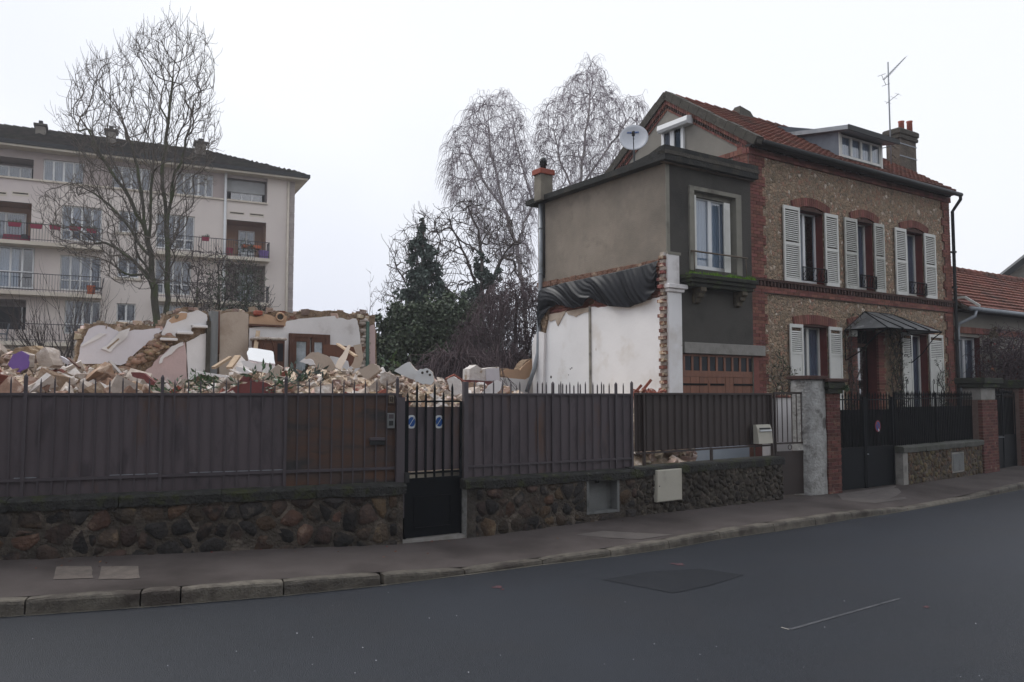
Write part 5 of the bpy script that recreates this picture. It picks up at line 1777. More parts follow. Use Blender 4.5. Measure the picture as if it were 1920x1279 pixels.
for i, (z0_, z1_, v_) in enumerate(((AZ - .02, AZ + .05, -.10), (AZ + .051, AZ + .12, -.16), (AZ + .121, AZ + .20, -.235))):
    MB().box(An, -.14 - .04 * i, AL + .04, v_, .0 - .001 * i, z0_, z1_).build('cornice_moulding', M['cornice'] if i < 2 else M['verge'], ann)

# annex window: surround, frame, shutters, balcony
so0, so1 = au(1291, 430), au(1388, 430)
szt = az(1292, 348)
for (a_, b_, c_, d_) in ((so0, wu0 - .001, wz0 - .05, wz1), (wu1 + .001, so1, wz0 - .05, wz1), (so0, so1, wz1 + .001, szt)):
    MB().box(An, a_, b_, -.045, .002, c_, d_).build('window_surround', M['surround'], ann)
fu0, fu1 = au(1308, 430, .16), au(1357, 430, .16)
window(An, ann, wu0 + .12, fu1 + .12, wz0 + .02, wz1 - .05, .17, leaves=2, m='pvc', curtain='curtain', fw=.07, glass='glass')
MB().box(An, wu0, wu1, .10, .235, wz1 - .09, wz1 - .001).build('lintel_shade', M['surround'], ann)
# folded shutters inside the opening
MB().box(An, wu0 + .005, wu0 + .075, -.02, .16, wz0 + .02, wz1 - .1).build('folded_shutter', M['white_paint'], ann)
sx = au(1358, 430, .02); sx2 = au(1375, 430, .02)
fsb = MB().box(An, sx, sx2 - .1, .02, .05, wz0 + .0, wz1 - .13).build('folded_shutter', M['white_paint'], ann)
mb = MB()
for i in range(30):
    zq = wz0 + .1 + i * (wz1 - wz0 - .35) / 30
    mb.box(An, sx + .03, sx2 - .13, .012, .0205, zq, zq + .02)
mb.build('slat', M['white_paint'], fsb, kind='stuff')
# hand rail
rz = az(1340, 476, -.12)
rl = MB().tube([An.w(so0 - .05, -.12, rz), An.w(so1 + .08, -.12, rz)], .020, 6)
rail_o = rl.build('hand_rail', M['cornice'], ann)
for uu in (so0 + .02, so1 + .02):
    MB().tube([An.w(uu, -.12, rz), An.w(uu, -.02, rz)], .014, 5).build('rail_bracket', M['cornice'], rail_o)
    MB().tube([An.w(uu, -.12, rz), An.w(uu, -.14, wz0 - .1)], .010, 5).build('rail_upright', M['cornice'], rail_o)
# balcony slab
ba0, ba1 = au(1296, 520, -.35), au(1418, 530, -.35)
ba0 = au(1294, 520, -.3); ba1 = min(au(1418, 525, -.3), AL + .15)
bzt = az(1300, 513, -.3)
sl_ = MB().bevbox(An, ba0, ba1, -.36, -.001, bzt - .09, bzt, .015).build('balcony_slab', M['mossy_stone'], ann)
MB().bevbox(An, ba0 + .03, ba1 - .03, -.32, -.001, bzt - .17, bzt - .091, .015).build('slab_moulding', M['mossy_stone'], sl_)
MB().bevbox(An, ba0 + .07, ba1 - .07, -.27, -.001, bzt - .25, bzt - .171, .015).build('slab_moulding', M['mossy_stone'], sl_)
# moss: blades
mo = MB(); rng = random.Random(4)
for i in range(2600):
    f = rng.random()
    u = ba0 + .1 + (ba1 - ba0 - .12) * f
    dens = min(1, (f + .05) * 2.2)
    if rng.random() > dens: continue
    v_ = rng.uniform(-.34, -.02)
    h = rng.uniform(.03, .10) * (.5 + .7 * noise.noise(Vector((u * 5, v_ * 5, 0))) + .4)
    p = An.w(u, v_, bzt - .003); w_ = rng.uniform(.005, .012)
    an = rng.uniform(0, 6.28); q = Vector((math.cos(an), math.sin(an), 0)) * w_
    mo.add([p - q, p + q, p + Vector((rng.uniform(-.03, .03), rng.uniform(-.03, .03), h))], [(0, 1, 2)])
mo.build('moss', M['moss'], ann, kind='stuff')
# corbels
for px in (1309, 1386):
    uu = au(px, 550, -.1)
    prf = [(-.001, bzt - .25), (-.26, bzt - .25), (-.27, bzt - .33), (-.20, bzt - .37), (-.19, bzt - .44), (-.12, bzt - .47), (-.10, bzt - .55), (-.001, bzt - .58)]
    MB().prism(An.side(uu - .08), prf, 0, .16).build('corbel', mat('weathered_corbel', (.13, .11, .075, 1), (.06, .052, .04, 1), 9, rough=.95, bump=.8), ann)
# lintel over the garage
lz0, lz1 = az(1285, 662, -.05), az(1282, 641, -.05)
MB().bevbox(An, au(1280, 650), au(1436, 650, -.08), -.07, .05, lz0, lz1, .008).build('garage_lintel', M['concrete'], ann)
# garage door
gdz0 = -.05
gd = MB()
gtop = lz0 - .005
gd.box(An, gu_0, gu_1, .06, .10, gdz0, gtop)
gdo = gd.build('garage_door', M['garage_wood'], ann)
z_w1, z_w0 = az(1350, 670, .06), az(1350, 696, .06)
nW = 9
gA, gB = au(1281, 680, .06), au(1414, 680, .06)
for i in range(nW):
    a = gA + (gB - gA) * i / nW + .02; b = gA + (gB - gA) * (i + 1) / nW - .02
    MB().box(An, a, b, .052, .058, z_w0, z_w1).build('pane', mat('dark_garage_glass', (.020, .024, .030, 1), (.014, .017, .021, 1), 3, rough=.3, spec=.15, bump=0) if i == 0 else bpy.data.materials['dark_garage_glass'], gdo)
for i in range(nW + 1):
    c = gA + (gB - gA) * i / nW
    MB().box(An, c - .030, c + .030, .035, .0595, z_w0, z_w1).build('glazing_bar', M['garage_wood'], gdo)
MB().box(An, gu_0, gu_1, .03, .0595, z_w1 + .001, gtop).build('top_rail', M['garage_wood'], gdo)
MB().box(An, gu_0, gu_1, .03, .0595, z_w0 - .13, z_w0 - .001).build('middle_rail', M['garage_wood'], gdo)
npl = 18
for i in range(npl):
    a = gu_0 + (gu_1 - gu_0) * i / npl; b = gu_0 + (gu_1 - gu_0) * (i + 1) / npl
    MB().bevbox(An, a + .003, b - .003, .038 + .004 * (i % 2), .0597, gdz0, z_w0 - .1305, .004).build('plank', M['garage_wood'], gdo)
zst = az(1340, 721, .03)
for a_, b_ in ((1281, 1326), (1332, 1358), (1376, 1424)):
    MB().box(An, au(a_, 720, .03), au(b_, 720, .03), .022, .032, zst - .02, zst + .02).build('strap_hinge', M['black_iron'], gdo)
MB().box(An, gu_1, AL, .0, .06, gdz0, gtop).build('brick_jamb', M['brick'], ann)
# annex chimney
vch = AVs - .55
uch0 = H.side(uC)
c_u0, c_v0 = None, None
Fch = Frame(An.w(0, vch, 0), HD, HN)
k0, k1 = Fch.hit(1014, 340)[0], Fch.hit(1036, 340)[0]
kz0, kz1, kz2 = AZ, Fch.hit(1020, 326)[1], Fch.hit(1020, 316)[1]
ac = MB().bevbox(Fch, k0, k1, 0, .28, kz0, kz1, .01).build('chimney', mat('chimney_render', (.22, .20, .16, 1), (.15, .135, .11, 1), 4, rough=.95, bump=.5), ann)
MB().bevbox(Fch, k0 - .04, k1 + .04, -.04, .32, kz1, kz2, .01).build('chimney_cap', M['terracotta'], ac)
kc = (k0 + k1) / 2
kzt = Fch.hit(1020, 293)[1]
MB().tube([Fch.w(kc, .14, kz2), Fch.w(kc, .14, kz2 + .12), Fch.w(kc, .14, kz2 + .13), Fch.w(kc, .14, kzt - .12), Fch.w(kc, .14, kzt - .11), Fch.w(kc, .14, kzt)], [.08, .07, .10, .08, .10, .06], 10).build('chimney_pot', M['gutter'], ac)
# drainpipe on the rear corner of the side
du_ = su_(1014, 450, -.06)
z_a = AZ - .02
zbend = szz(1014, 660, -.06)
pipe = thing('drainpipe', S.w(du_, -.06, 2), 'zinc drainpipe hanging down the far corner of the grey annex, bent at its foot', 'drainpipe')
MB().tube([S.w(du_, -.06, z_a), S.w(du_, -.06, szz(1014, 520, -.06)), S.w(su_(1011, 600, -.08), -.08, szz(1011, 600, -.08)), S.w(su_(1009, 662, -.1), -.1, szz(1009, 662, -.1)), S.w(su_(1006, 690, -.12), -.18, szz(1006, 690, -.12)), S.w(su_(994, 735, -.2), -.3, szz(994, 735, -.2))], .055, 10).build('pipe', M['zinc'], pipe)
for py in (430, 515):
    MB().tube([S.w(du_, -.06, szz(1014, py, -.06)), S.w(du_, -.06, szz(1014, py, -.06) + .05)], .064, 10).build('collar', M['zinc'], pipe)
MB().tube([S.w(du_ - .09, -.02, z_a), S.w(du_ - .09, -.02, zL + .1)], .018, 6).build('cable', M['gutter'], pipe)

# ledge of broken brick under the upper render
mb = MB(); rng = random.Random(12)
u = .0
while u < AVs - .02:
    w_ = rng.uniform(.10, .24)
    mb.bevbox(S, u + .001, min(u + w_, AVs) - .001, -.03 - rng.uniform(0, .02), .04, zL - .13 + rng.uniform(-.01, .01), zL + rng.uniform(-.012, .008), .006)
    u += w_
mb.build('ledge_brick', mat('broken_brick_ledge', (.20, .105, .07, 1), (.13, .075, .055, 1), 9, c3=(.30, .22, .16, 1), scale3=4, t3=(.56, .68), rough=1, bump=1.2, bscale=18, bdist=.05), ann, kind='stuff')
# exposed brick courses between the ledge and the white plaster
ex = MB()
for j in range(14):
    u = -.1 * (j % 2)
    zz_ = zL - .14 - (j + 1) * .072
    while u < AVs:
        a_, b_ = max(0.02, u), min(u + .22, AVs - .02)
        if b_ - a_ > .05 and rng.random() < .93:
            ex.box(S, a_ + .005, b_ - .005, -.012 - rng.uniform(0, .012), .021, zz_, zz_ + .062)
        u += .22
ex.build('exposed_brick', M['brick'], ann, kind='stuff')
# white plaster party wall (inside face of the demolished house)
top = [(1238, 557), (1215, 562), (1190, 566), (1160, 568), (1135, 575), (1108, 577), (1080, 583), (1052, 587), (1030, 590), (1026, 600), (1024, 640), (1021, 690), (1018, 742)]
poly = [S.hit(x, y, -.03) for x, y in top]
polyA = [p for p in poly if True]
zbase = .3
u_r0 = S.hit(1238, 600, -.03)[0]
outline = [(u_r0, zbase)] + [(polyA[0][0], polyA[0][1])]
def jag(pts, amp, rng, n=4):
    out = []
    for i in range(len(pts) - 1):
        a, b = pts[i], pts[i + 1]
        for k in range(n):
            f = k / n
            j = amp if (i or k) else 0
            out.append((a[0] + (b[0] - a[0]) * f + rng.uniform(-j, j), a[1] + (b[1] - a[1]) * f + rng.uniform(-j, j)))
    out.append(pts[-1])
    return out
pt = jag(polyA, .018, rng)
MB().prism(S, [(u_r0, zbase)] + pt + [(pt[-1][0], zbase)], -.045, .015).build('white_plaster', M['white_wall'], ann)
# torn plaster flaps at upper left
for q in ([(1029, 590), (1052, 586), (1062, 582), (1050, 605), (1046, 612), (1042, 600), (1031, 603)], [(1062, 584), (1104, 576), (1104, 585), (1090, 588), (1080, 594), (1066, 590)]):
    MB().prism(S, jag([S.hit(x, y, -.05) for x, y in q], .008, rng, 3), -.062, -.046).build('torn_plaster', M['pl_beige'], ann)
# conduit
cu_ = S.hit(1107, 650, -.05)[0]
MB().box(S, cu_ - .03, cu_ + .03, -.075, -.046, .3, S.hit(1107, 574, -.05)[1]).build('conduit', mat('grimy_conduit', (.28, .26, .22, 1), (.2, .19, .16, 1), 4, rough=.8, c3=(.1, .09, .08, 1), scale3=4, t3=(.55, .65)), ann)
for (x, y, r_) in ((1033, 707, .035), (1072, 690, .02), (1066, 703, .015), (1069, 692, .02)):
    u__, z__ = S.hit(x, y, -.05)
    MB().disc(S.w(u__, -.0475, z__), -HD, r_, 9).build('chipped_spot', M['mortar'], ann)
# strip of old plaster / second return wall at the far end
q = [(1024, 625), (1015, 622), (1006, 628), (1001, 650), (1003, 742), (1021, 742)]
MB().prism(S, [S.hit(x, y, -.06) for x, y in q], -.12, -.05).build('white_strip', M['pl_white'], ann)
q = [(1030, 575), (1022, 583), (1018, 605), (1024, 625), (1030, 600)]
MB().prism(S, [S.hit(x, y, -.03) for x, y in q], -.10, -.02).build('broken_corner', M['masonry'], ann)
# pilasters on the corner
pw0, pw1 = au(1252, 600, -.05), au(1277, 600, -.05)
z_t = az(1262, 477, -.05); z_m = az(1262, 540, -.05)
pu0 = -.03
up_ = az(1262, 536, -.05)
MB().box(An, pu0, pw1 - .04, -.06, .004, up_, z_t).build('upper_pilaster', M['pl_white'], ann)
MB().box(An, pu0, pw1, -.07, .005, z_t - .01, z_t + .05).build('pilaster_cap', M['surround'], ann)
MB().bevbox(An, pu0 - .06, pw1 + .10, -.16, .003, up_ - .06, up_ + .03, .01).build('capital', M['pl_white'], ann)
MB().bevbox(An, pu0 - .03, pw1 + .04, -.12, .0035, up_ - .13, up_ - .061, .01).build('capital', M['pl_white'], ann)
MB().box(An, pu0, pw1, -.075, .0045, -.1, up_ - .131).build('lower_pilaster', M['white_wall'], ann)
# jagged bricks of the torn-off front wall on the corner
bk = MB(); 
me = bpy.data.meshes.new('toothed_brick'); mbx = MB(); mbx.bevbox(W, -.5, .5, -.5, .5, -.5, .5, .06)
me.from_pydata([tuple(p) for p in mbx.v], [], mbx.f); me.materials.append(M['brick_obj'])
me2 = me.copy(); me2.materials.clear(); me2.materials.append(M['rubble_grey'])
ztt = az(1246, 476, -.05)
j = 0; zz_ = .4
MB().box(S, .0, .10, -.035, .02, .3, ztt).build('broken_wall_edge', M['masonry'], ann)
while zz_ < ztt:
    hh = .075
    l_ = rng.uniform(.06, .11) if j % 2 else rng.uniform(.02, .05)
    mt = S.mat().copy(); mt.translation = S.w(.04 + rng.uniform(-.01, .01), -.04 - l_ / 2 * 1.0, zz_ + hh / 2)
    piece('toothed_brick', me if j % 2 else me2, mt @ Matrix.Rotation(rng.uniform(-.08, .08), 4, 'Z') @ Matrix.Diagonal((rng.uniform(.10, .15), l_ + .05, hh * rng.uniform(.85, 1.0), 1)), ann)
    zz_ += hh; j += 1

# tarp ---------------------------------------------------------------
tarp_top = [(0.0, (1238, 489)), (.17, (1200, 500)), (.42, (1140, 514)), (.75, (1062, 530)), (.93, (1020, 541)), (1.0, (1013, 546))]
tarp_bot = [(0.0, (1234, 520)), (.04, (1228, 548)), (.10, (1214, 566)), (.17, (1200, 571)), (.27, (1178, 578)), (.38, (1146, 575)), (.47, (1120, 565)), (.54, (1108, 558)), (.62, (1092, 574)), (.70, (1075, 579)), (.78, (1058, 573)), (.85, (1044, 571)), (.90, (1030, 578)), (.94, (1018, 598)), (.97, (1012, 616)), (1.0, (1010, 600))]
def interp(tab, f):
    for i in range(len(tab) - 1):
        if tab[i][0] <= f <= tab[i + 1][0]:
            k = (f - tab[i][0]) / (tab[i + 1][0] - tab[i][0])
            a, b = tab[i][1], tab[i + 1][1]
            return (a[0] + (b[0] - a[0]) * k, a[1] + (b[1] - a[1]) * k)
NX, NY = 150, 40
P = []
for i in range(NX + 1):
    f = i / NX
    a = S.hit(*interp(tarp_top, f), -.08); b = S.hit(*interp(tarp_bot, f), -.12)
    for j_ in range(NY + 1):
        g_ = j_ / NY
        u = a[0] + (b[0] - a[0]) * g_; z_ = a[1] + (b[1] - a[1]) * g_
        # swags: folds slant across
        d1_ = noise.noise(Vector((f * 4 + g_ * 1.0, g_ * 1.3, .3)))
        wv = .35 * noise.noise(Vector((f * 5, g_ * 1.5, 2.1)))
        def rdg(x):
            q_ = abs(2 * (x - math.floor(x)) - 1); return q_ * q_ * (3 - 2 * q_)
        r1 = rdg(f * 3.4 + g_ * 1.1 + wv * 1.6)          # long slanting swags
        r2 = rdg(f * 6.5 - g_ * 1.1 + wv * 2.6)
        r3 = rdg(g_ * 3.0 + f * 6.0 + wv * 3.0)
        cr_ = abs(noise.noise(Vector((f * 12 + g_ * 3, g_ * 2 - f * 5, 4.3))))
        s_f = f * 1.0 + .16 * g_ + .03 * wv
        sc2 = .35 * noise.noise(Vector((f * 3, g_ * .8, 7.7)))
        bul = .03 + .05 * math.sin(math.pi * g_) + (.060 * rdg(s_f * 4.1 + sc2) + .030 * rdg(s_f * 9.7 + 2 * sc2) + .016 * rdg(s_f * 23 + 4 * sc2 + g_ * .8)) * (.25 + .75 * g_)
        P.append(S.w(u, -max(.065, bul + .07), z_ + .03 * d1_ * g_))
fs = [(i * (NY + 1) + j_, (i + 1) * (NY + 1) + j_, (i + 1) * (NY + 1) + j_ + 1, i * (NY + 1) + j_ + 1) for i in range(NX) for j_ in range(NY)]
tp = MB().add(P, [tuple(reversed(f)) for f in fs], True).build('tarpaulin', M['tarp'])
sm = tp.modifiers.new('thick', 'SOLIDIFY'); sm.thickness = .004
tag(tp, 'crumpled black plastic sheet draped over the exposed brick of the annex side', 'tarpaulin')

# satellite dish ------------------------------------------------------
dc = atY(1188.5, 262, 17.4)
dish = thing('satellite_dish', dc - Vector((0, 0, .5)), 'round pale satellite dish standing above the annex roof edge', 'satellite dish')
nd = (Vector((-.18, -1, .32))).normalized()
r_ = 27 / F_PX * 17.4
P, fs = [], []
a_ = Vector((0, 0, 1)); a_ = (a_ - nd * a_.dot(nd)).normalized(); b_ = a_.cross(nd)
RN = 6; SN = 28
for j_ in range(RN + 1):
    for i in range(SN):
        q = 2 * math.pi * i / SN; rr_ = r_ * j_ / RN
        P.append(dc + (a_ * math.cos(q) * 1.04 + b_ * math.sin(q)) * rr_ + nd * (.09 * (j_ / RN) ** 2))
fs = [(j_ * SN + i, j_ * SN + (i + 1) % SN, (j_ + 1) * SN + (i + 1) % SN, (j_ + 1) * SN + i) for j_ in range(RN) for i in range(SN)]
do = MB().add(P, fs, True).build('reflector', mat('pale_grey_enamel', (.50, .52, .55, 1), (.46, .48, .51, 1), 3, rough=.4, bump=0), dish)
sm = do.modifiers.new('thick', 'SOLIDIFY'); sm.thickness = .012
foc = dc + nd * .42 - a_ * .12
MB().tube([dc - a_ * r_ * .98 + nd * .08, foc], .011, 6).build('arm', M['gutter'], dish)
MB().tube([foc - nd * -.03, foc - nd * .09], .035, 8).build('receiver', M['gutter'], dish)
MB().tube([dc - nd * .02, dc - nd * .16, dc - nd * .18 - Vector((0, 0, .7))], .022, 8).build('mount', M['zinc'], dish)
for i in range(8):      # small blue print near the rim
    c = dc + a_ * (r_ * .52) + b_ * (-.14 + i * .033) + nd * .045
    w_ = .011; h_ = .017
    P = [c - b_ * w_ - a_ * h_, c + b_ * w_ - a_ * h_, c + b_ * w_ + a_ * h_ * (1 if i % 3 else .6), c - b_ * w_ + a_ * h_]
    MB().add(P + [p - nd * .02 for p in P], [(0, 1, 2, 3), (0, 4, 5, 1), (1, 5, 6, 2), (2, 6, 7, 3), (3, 7, 4, 0)]).build('print_mark', M['blue'], dish)

# ------------------------------------------------------------------ low house at the far right
LO = H.w(HL + .35, -.2, 0)
Lf = Frame(LO, HD, HN)
vw = .35
zle = Lf.hit(1800, 581, vw)[1]
lh = thing('low_house', Lf.w(3, 2.5, 0), 'low house with red tiled roof and red brick trim, partly hidden behind a leafless shrub', 'house')
LL = 11
w0, w1 = Lf.hit(1797, 670, vw)[0], Lf.hit(1838, 670, vw)[0]
wz_1 = Lf.hit(1815, 632, vw)[1]
wall_holes(Lf, 0.05, LL, -.2, zle, [(w0, w1, 1.1, wz_1)], vw, M['plaster_gable'], 'front_wall', lh, .2, M['red_paint'])
window(Lf, lh, w0, w1, 1.1, wz_1, vw + .16, leaves=2, m='pvc', curtain='curtain_grey', fw=.07, glass='glass')
mb = MB()
for i in range(int(LL / .22)):
    mb.box(Lf, .05 + i * .22, .05 + i * .22 + .212, vw - .05, vw + .001, wz_1 + .10, wz_1 + .28)
mb.build('band_brick', M['brick'], lh, kind='stuff')
mb = MB()
for j_ in range(45):
    mb.box(Lf, .06 - .0, w0 - .04 - (.05 if j_ % 2 else 0), vw - .04, vw + .001, j_ * .075, j_ * .075 + .067)
mb.build('jamb_brick', M['brick'], lh, kind='stuff')
MB().box(Lf, w1 + .2, w1 + 1.6, vw - .03, vw + .001, wz_1 - .05, wz_1 + .09).build('stone_lintel', M['surround'], lh)
vr, zr_ = H.side(HL + .35).hit(1785, 508)
print('low roof ridge', vr, zr_, zle)
vr = 2.9
zr_ = Frame(Lf.w(0, vr, 0), HD, HN).hit(1785, 508)[1]
sl2 = math.atan2(zr_ - zle, vr - (vw - .4)); SL2 = math.hypot(zr_ - zle, vr - (vw - .4))
def lroof(u, s, off=0., back=False):
    v = vw - .4 + s * math.cos(sl2) - off * math.sin(sl2); z_ = zle + .02 + s * math.sin(sl2) + off * math.cos(sl2)
    if back: v = 2 * vr - v
    return Lf.w(u, v, z_)
mb = MB()
for bk in (False, True):
    P = [lroof(.02, 0, 0, bk), lroof(LL, 0, 0, bk), lroof(LL, SL2, 0, bk), lroof(.02, SL2, 0, bk)]
    P += [p - Vector((0, 0, .10)) for p in P]
    mb.add(P, [(0, 1, 2, 3), (7, 6, 5, 4), (0, 4, 5, 1), (3, 2, 6, 7), (1, 5, 6, 2), (0, 3, 7, 4)])
lr = mb.build('roof', M['verge'], lh)
tile_field(lambda u, s, o: lroof(u, s, o), .02, LL, SL2, .24, .27, 'tile', lr, random.Random(3), thick=.03, lift=.03)
rg2 = MB()
for i in range(26):
    rg2.tube([lroof(.1 + i * .42, SL2, .02), lroof(.1 + i * .42 + .44, SL2, .02)], [.13, .10], 8)
rg2.build('ridge_tile', M['tile'], lh, kind='stuff')
MB().tube([Lf.w(.06, vw - .47, zle - .02), Lf.w(LL, vw - .47, zle - .04)], .065, 8).build('gutter', M['zinc'], lh)
MB().box(Lf, .03, LL, vw - .38, vw + .01, zle - .06, zle - .03).build('eave_board', M['gutter'], lh)
MB().tube([Lf.w(.35, vw - .47, zle - .06), Lf.w(.30, vw - .47, zle - .22), Lf.w(.12, vw - .12, zle - .42), Lf.w(.06, vw - .10, zle - .6), Lf.w(.06, vw - .10, .2)], .05, 8).build('downpipe', M['zinc'], lh)
# small white-edged hood between houses
MB().prism(Lf.side(.02), [(vw - .75, zle + .05), (vw - .35, zle + .34), (vw, zle + .34), (vw, zle + .28), (vw - .33, zle + .28), (vw - .73, zle - .01)], 0, .05).build('barge_board', M['white_paint'], lh)
# far gable at the edge
gp_ = atY(1893, 520, 34)
fgh = Frame((gp_.x, gp_.y), (.93, -.36))
fg = thing('far_house', (gp_.x + 2, gp_.y + 2, 0), 'pale gable with dark slate verge showing above the low tiled roof', 'house')
g1 = fgh.hit(1893, 519)[1]; 
MB().prism(fgh, [(-.1, -.3), (9, -.3), (9, g1), (4.4, g1 + 3.6), (-.1, g1)], 0, .3).build('gable_wall', M['plaster_gable'], fg)
for s_ in (0, 1):
    A_, B_ = ((-.5, g1 - .35), (4.4, g1 + 3.75)) if s_ == 0 else ((4.4, g1 + 3.75), (9.5, g1 - .35))
    MB().prism(fgh, [A_, B_, (B_[0], B_[1] + .28), (A_[0], A_[1] + .28)], -.35, 6).build('roof', M['gutter'], fg)

# ------------------------------------------------------------------ apartment building
AD = Vector((.894, .448, 0)).normalized()
ANn = Vector((-AD.y, AD.x, 0))
ac_ = atY(545, 741, 51.0)
B = Frame(ac_, AD, ANn)
def bu(px, py, v=0.): return B.hit(px, py, v)[0]
def bz_(px, py, v=0.): return B.hit(px, py, v)[1]
def bp(zx, zy, v=0.):
    """point of the zoomed study sheet -> (u, z) on the facade"""
    return B.hit(zx / 3.197, 220 + zy / 3.197, v)


apt = thing('apartment_building', B.w(-12, 4, 0), 'long pinkish four-storey apartment building with balconies and dark tiled roof behind the bare tree', 'building')
ZEV = bz_(547, 340)
ULEFT = -32.0
Z3 = bz_(500, 489)         # slab under third storey
Z2 = bz_(500, 571)
Z1 = Z2 - (Z3 - Z2)
ZT = bz_(500, 381)         # parapet ledge of the top floor
st_h = Z3 - Z2
holes = []
specs = []   # (u0,u1,z0,z1,type)
def rect(x0, x1, y0, y1):
    xm, ym = (x0 + x1) / 2, (y0 + y1) / 2
    return bp(x0, ym)[0], bp(x1, ym)[0], bp(xm, y1)[1], bp(xm, y0)[1]
# loggias
lg_top_r = rect(1362, 1600, 372, 503)
lg_3_r = rect(1357, 1594, 622, 835)
lg_2_r = (lg_3_r[0], lg_3_r[1], Z2 + .12, Z2 + .12 + (lg_3_r[3] - lg_3_r[2]) + .05)
lg_1_r = (lg_3_r[0], lg_3_r[1], Z1 + .12, Z1 + .12 + 2.3)
lg_3_l = rect(-230, 187, 497, 738)
lg_top_l = (lg_3_l[0], rect(0, 200, 240, 362)[1], rect(0, 200, 240, 362)[2], rect(0, 200, 240, 362)[3])
lg_2_l = rect(-230, 205, 768, 1025)
lg_1_l = rect(-230, 155, 1085, 1268)
loggias = [lg_top_r, lg_3_r, lg_2_r, lg_1_r, lg_top_l, lg_3_l, lg_2_l, lg_1_l]
# windows (type 'w' plain, leaves)
wins = [
    (rect(258, 504, 258, 388), 4, 'top'), (rect(672, 905, 295, 430), 4, 'top'), (rect(1058, 1280, 333, 468), 5, 'top'),
    (rect(368, 611, 535, 742), 4, 'door'), (rect(712, 832, 562, 690), 2, 'win'), (rect(935, 1166, 585, 790), 4, 'door'),
    (rect(358, 604, 832, 1040), 4, 'door'), (rect(704, 832, 838, 962), 2, 'win'), (rect(928, 1145, 858, 1062), 4, 'door'),
    (rect(386, 600, 1100, 1300), 4, 'door'), (rect(698, 812, 1116, 1226), 2, 'win'), (rect(922, 1140, 1125, 1330), 4, 'door'),
]
hl = [l for l in loggias] + [w[0] for w in wins]
ug = bp(1610, 500)[0]
wall_holes(B, ULEFT, .0, -.5, ZT - .0, [h for h in hl if h[3] < ZT + .05], 0, M['apt'], 'front_wall', apt, .22, M['apt_cream'])
# top floor is set back slightly and darker
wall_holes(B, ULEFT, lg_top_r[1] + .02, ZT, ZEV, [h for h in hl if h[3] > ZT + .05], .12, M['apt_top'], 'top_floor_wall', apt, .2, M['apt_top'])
wall_holes(B, lg_top_r[1] + .02, 0, ZT, ZEV, [], 0, M['apt'], 'top_floor_pier', apt, 0)
MB().box(B, ULEFT, lg_top_r[1] + .05, -.12, .12, ZT - .10, ZT).build('parapet_ledge', M['apt_cream'], apt)
# end wall, corner stone strip, rear
MB().box(B, -.005, .0, .0, 10, -.5, ZEV).build('end_wall', M['apt'], apt)
MB().box(B, ULEFT, 0, 9.8, 10, -.5, ZEV).build('rear_wall', M['apt'], apt)
cs = bp(1722, 700)[0]
z_ = -.3; i = 0
while z_ < ZEV - .2:
    MB().bevbox(B, cs + .12, .03, -.03, .02, z_, min(z_ + .55, ZEV - .02) - .02, .01).build('corner_stone', M['apt_stone'], apt); z_ += .55
MB().tube([B.w(cs, -.10, ZEV), B.w(cs, -.10, 0)], .07, 6).build('downpipe', M['apt_cream'], apt)
cs2 = bp(1347, 600)[0]
MB().tube([B.w(cs2, -.12, ZEV), B.w(cs2, -.12, 0)], .08, 6).build('downpipe', M['pvc'], apt)

for k_, (a, b, c, d) in enumerate(loggias):
    v1 = 1.6
    v0 = .12 if k_ in (0, 4) else 0
    mb = MB()
    mb.quad(B.w(a, v1, c), B.w(b, v1, c), B.w(b, v1, d), B.w(a, v1, d))
    mb.quad(B.w(a, v0, d), B.w(a, v0, c), B.w(a, v1, c), B.w(a, v1, d))
    mb.quad(B.w(b, v0, c), B.w(b, v0, d), B.w(b, v1, d), B.w(b, v1, c))
    mb.quad(B.w(a, v0, d), B.w(a, v1, d), B.w(b, v1, d), B.w(b, v0, d))
    mb.quad(B.w(a, v0, c), B.w(b, v0, c), B.w(b, v1, c), B.w(a, v1, c))
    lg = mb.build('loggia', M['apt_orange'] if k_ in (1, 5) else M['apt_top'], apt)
    if k_ == 0:
        MB().box(B, a + .05, b - .05, .5, .56, c + (d - c) * .45, d - .02).build('roller_shutter', M['shutter_white'], lg)
        window(B, lg, a + .3, b - .2, c - .3, c + (d - c) * .45, .6, leaves=3, m='pvc', curtain=None, fw=.06, glass='glass_dark')
    elif k_ in (1, 2, 5):
        w_ = b - a
        s0_, s1_ = (a + w_ * .38, a + w_ * .80) if k_ != 5 else (b - 2.3, b - .35)
        window(B, lg, s0_, s1_, c + .05, d - .35, v1 - .2, leaves=2, m='pvc', curtain='curtain_grey', fw=.07, glass='glass', cdepth=.07)
    elif k_ == 4:
        window(B, lg, a + .3, b - .15, c - .6, d - .25, v1 - .5, leaves=5, m='pvc', curtain='curtain_grey', fw=.06, glass='glass')
    elif k_ == 6:      # glazed-in veranda
        window(B, lg, a, b - .02, c + .05, d - .02, .02, leaves=6, m='pvc', curtain='curtain', fw=.07, rails=(c + (d - c) * .42,), glass='glass', cdepth=.2, cover=(0, .78))
    else:
        MB().box(B, a + .1, b - .1, v1 - .25, v1 - .2, c, d - .3).build('dark_doors', M['dark_room'], lg)
        for f in (.1, .5, .9):
            MB().box(B, a + (b - a) * f - .04, a + (b - a) * f + .04, v1 - .29, v1 - .251, c, d - .3).build('door_stile', M['pvc'], lg)
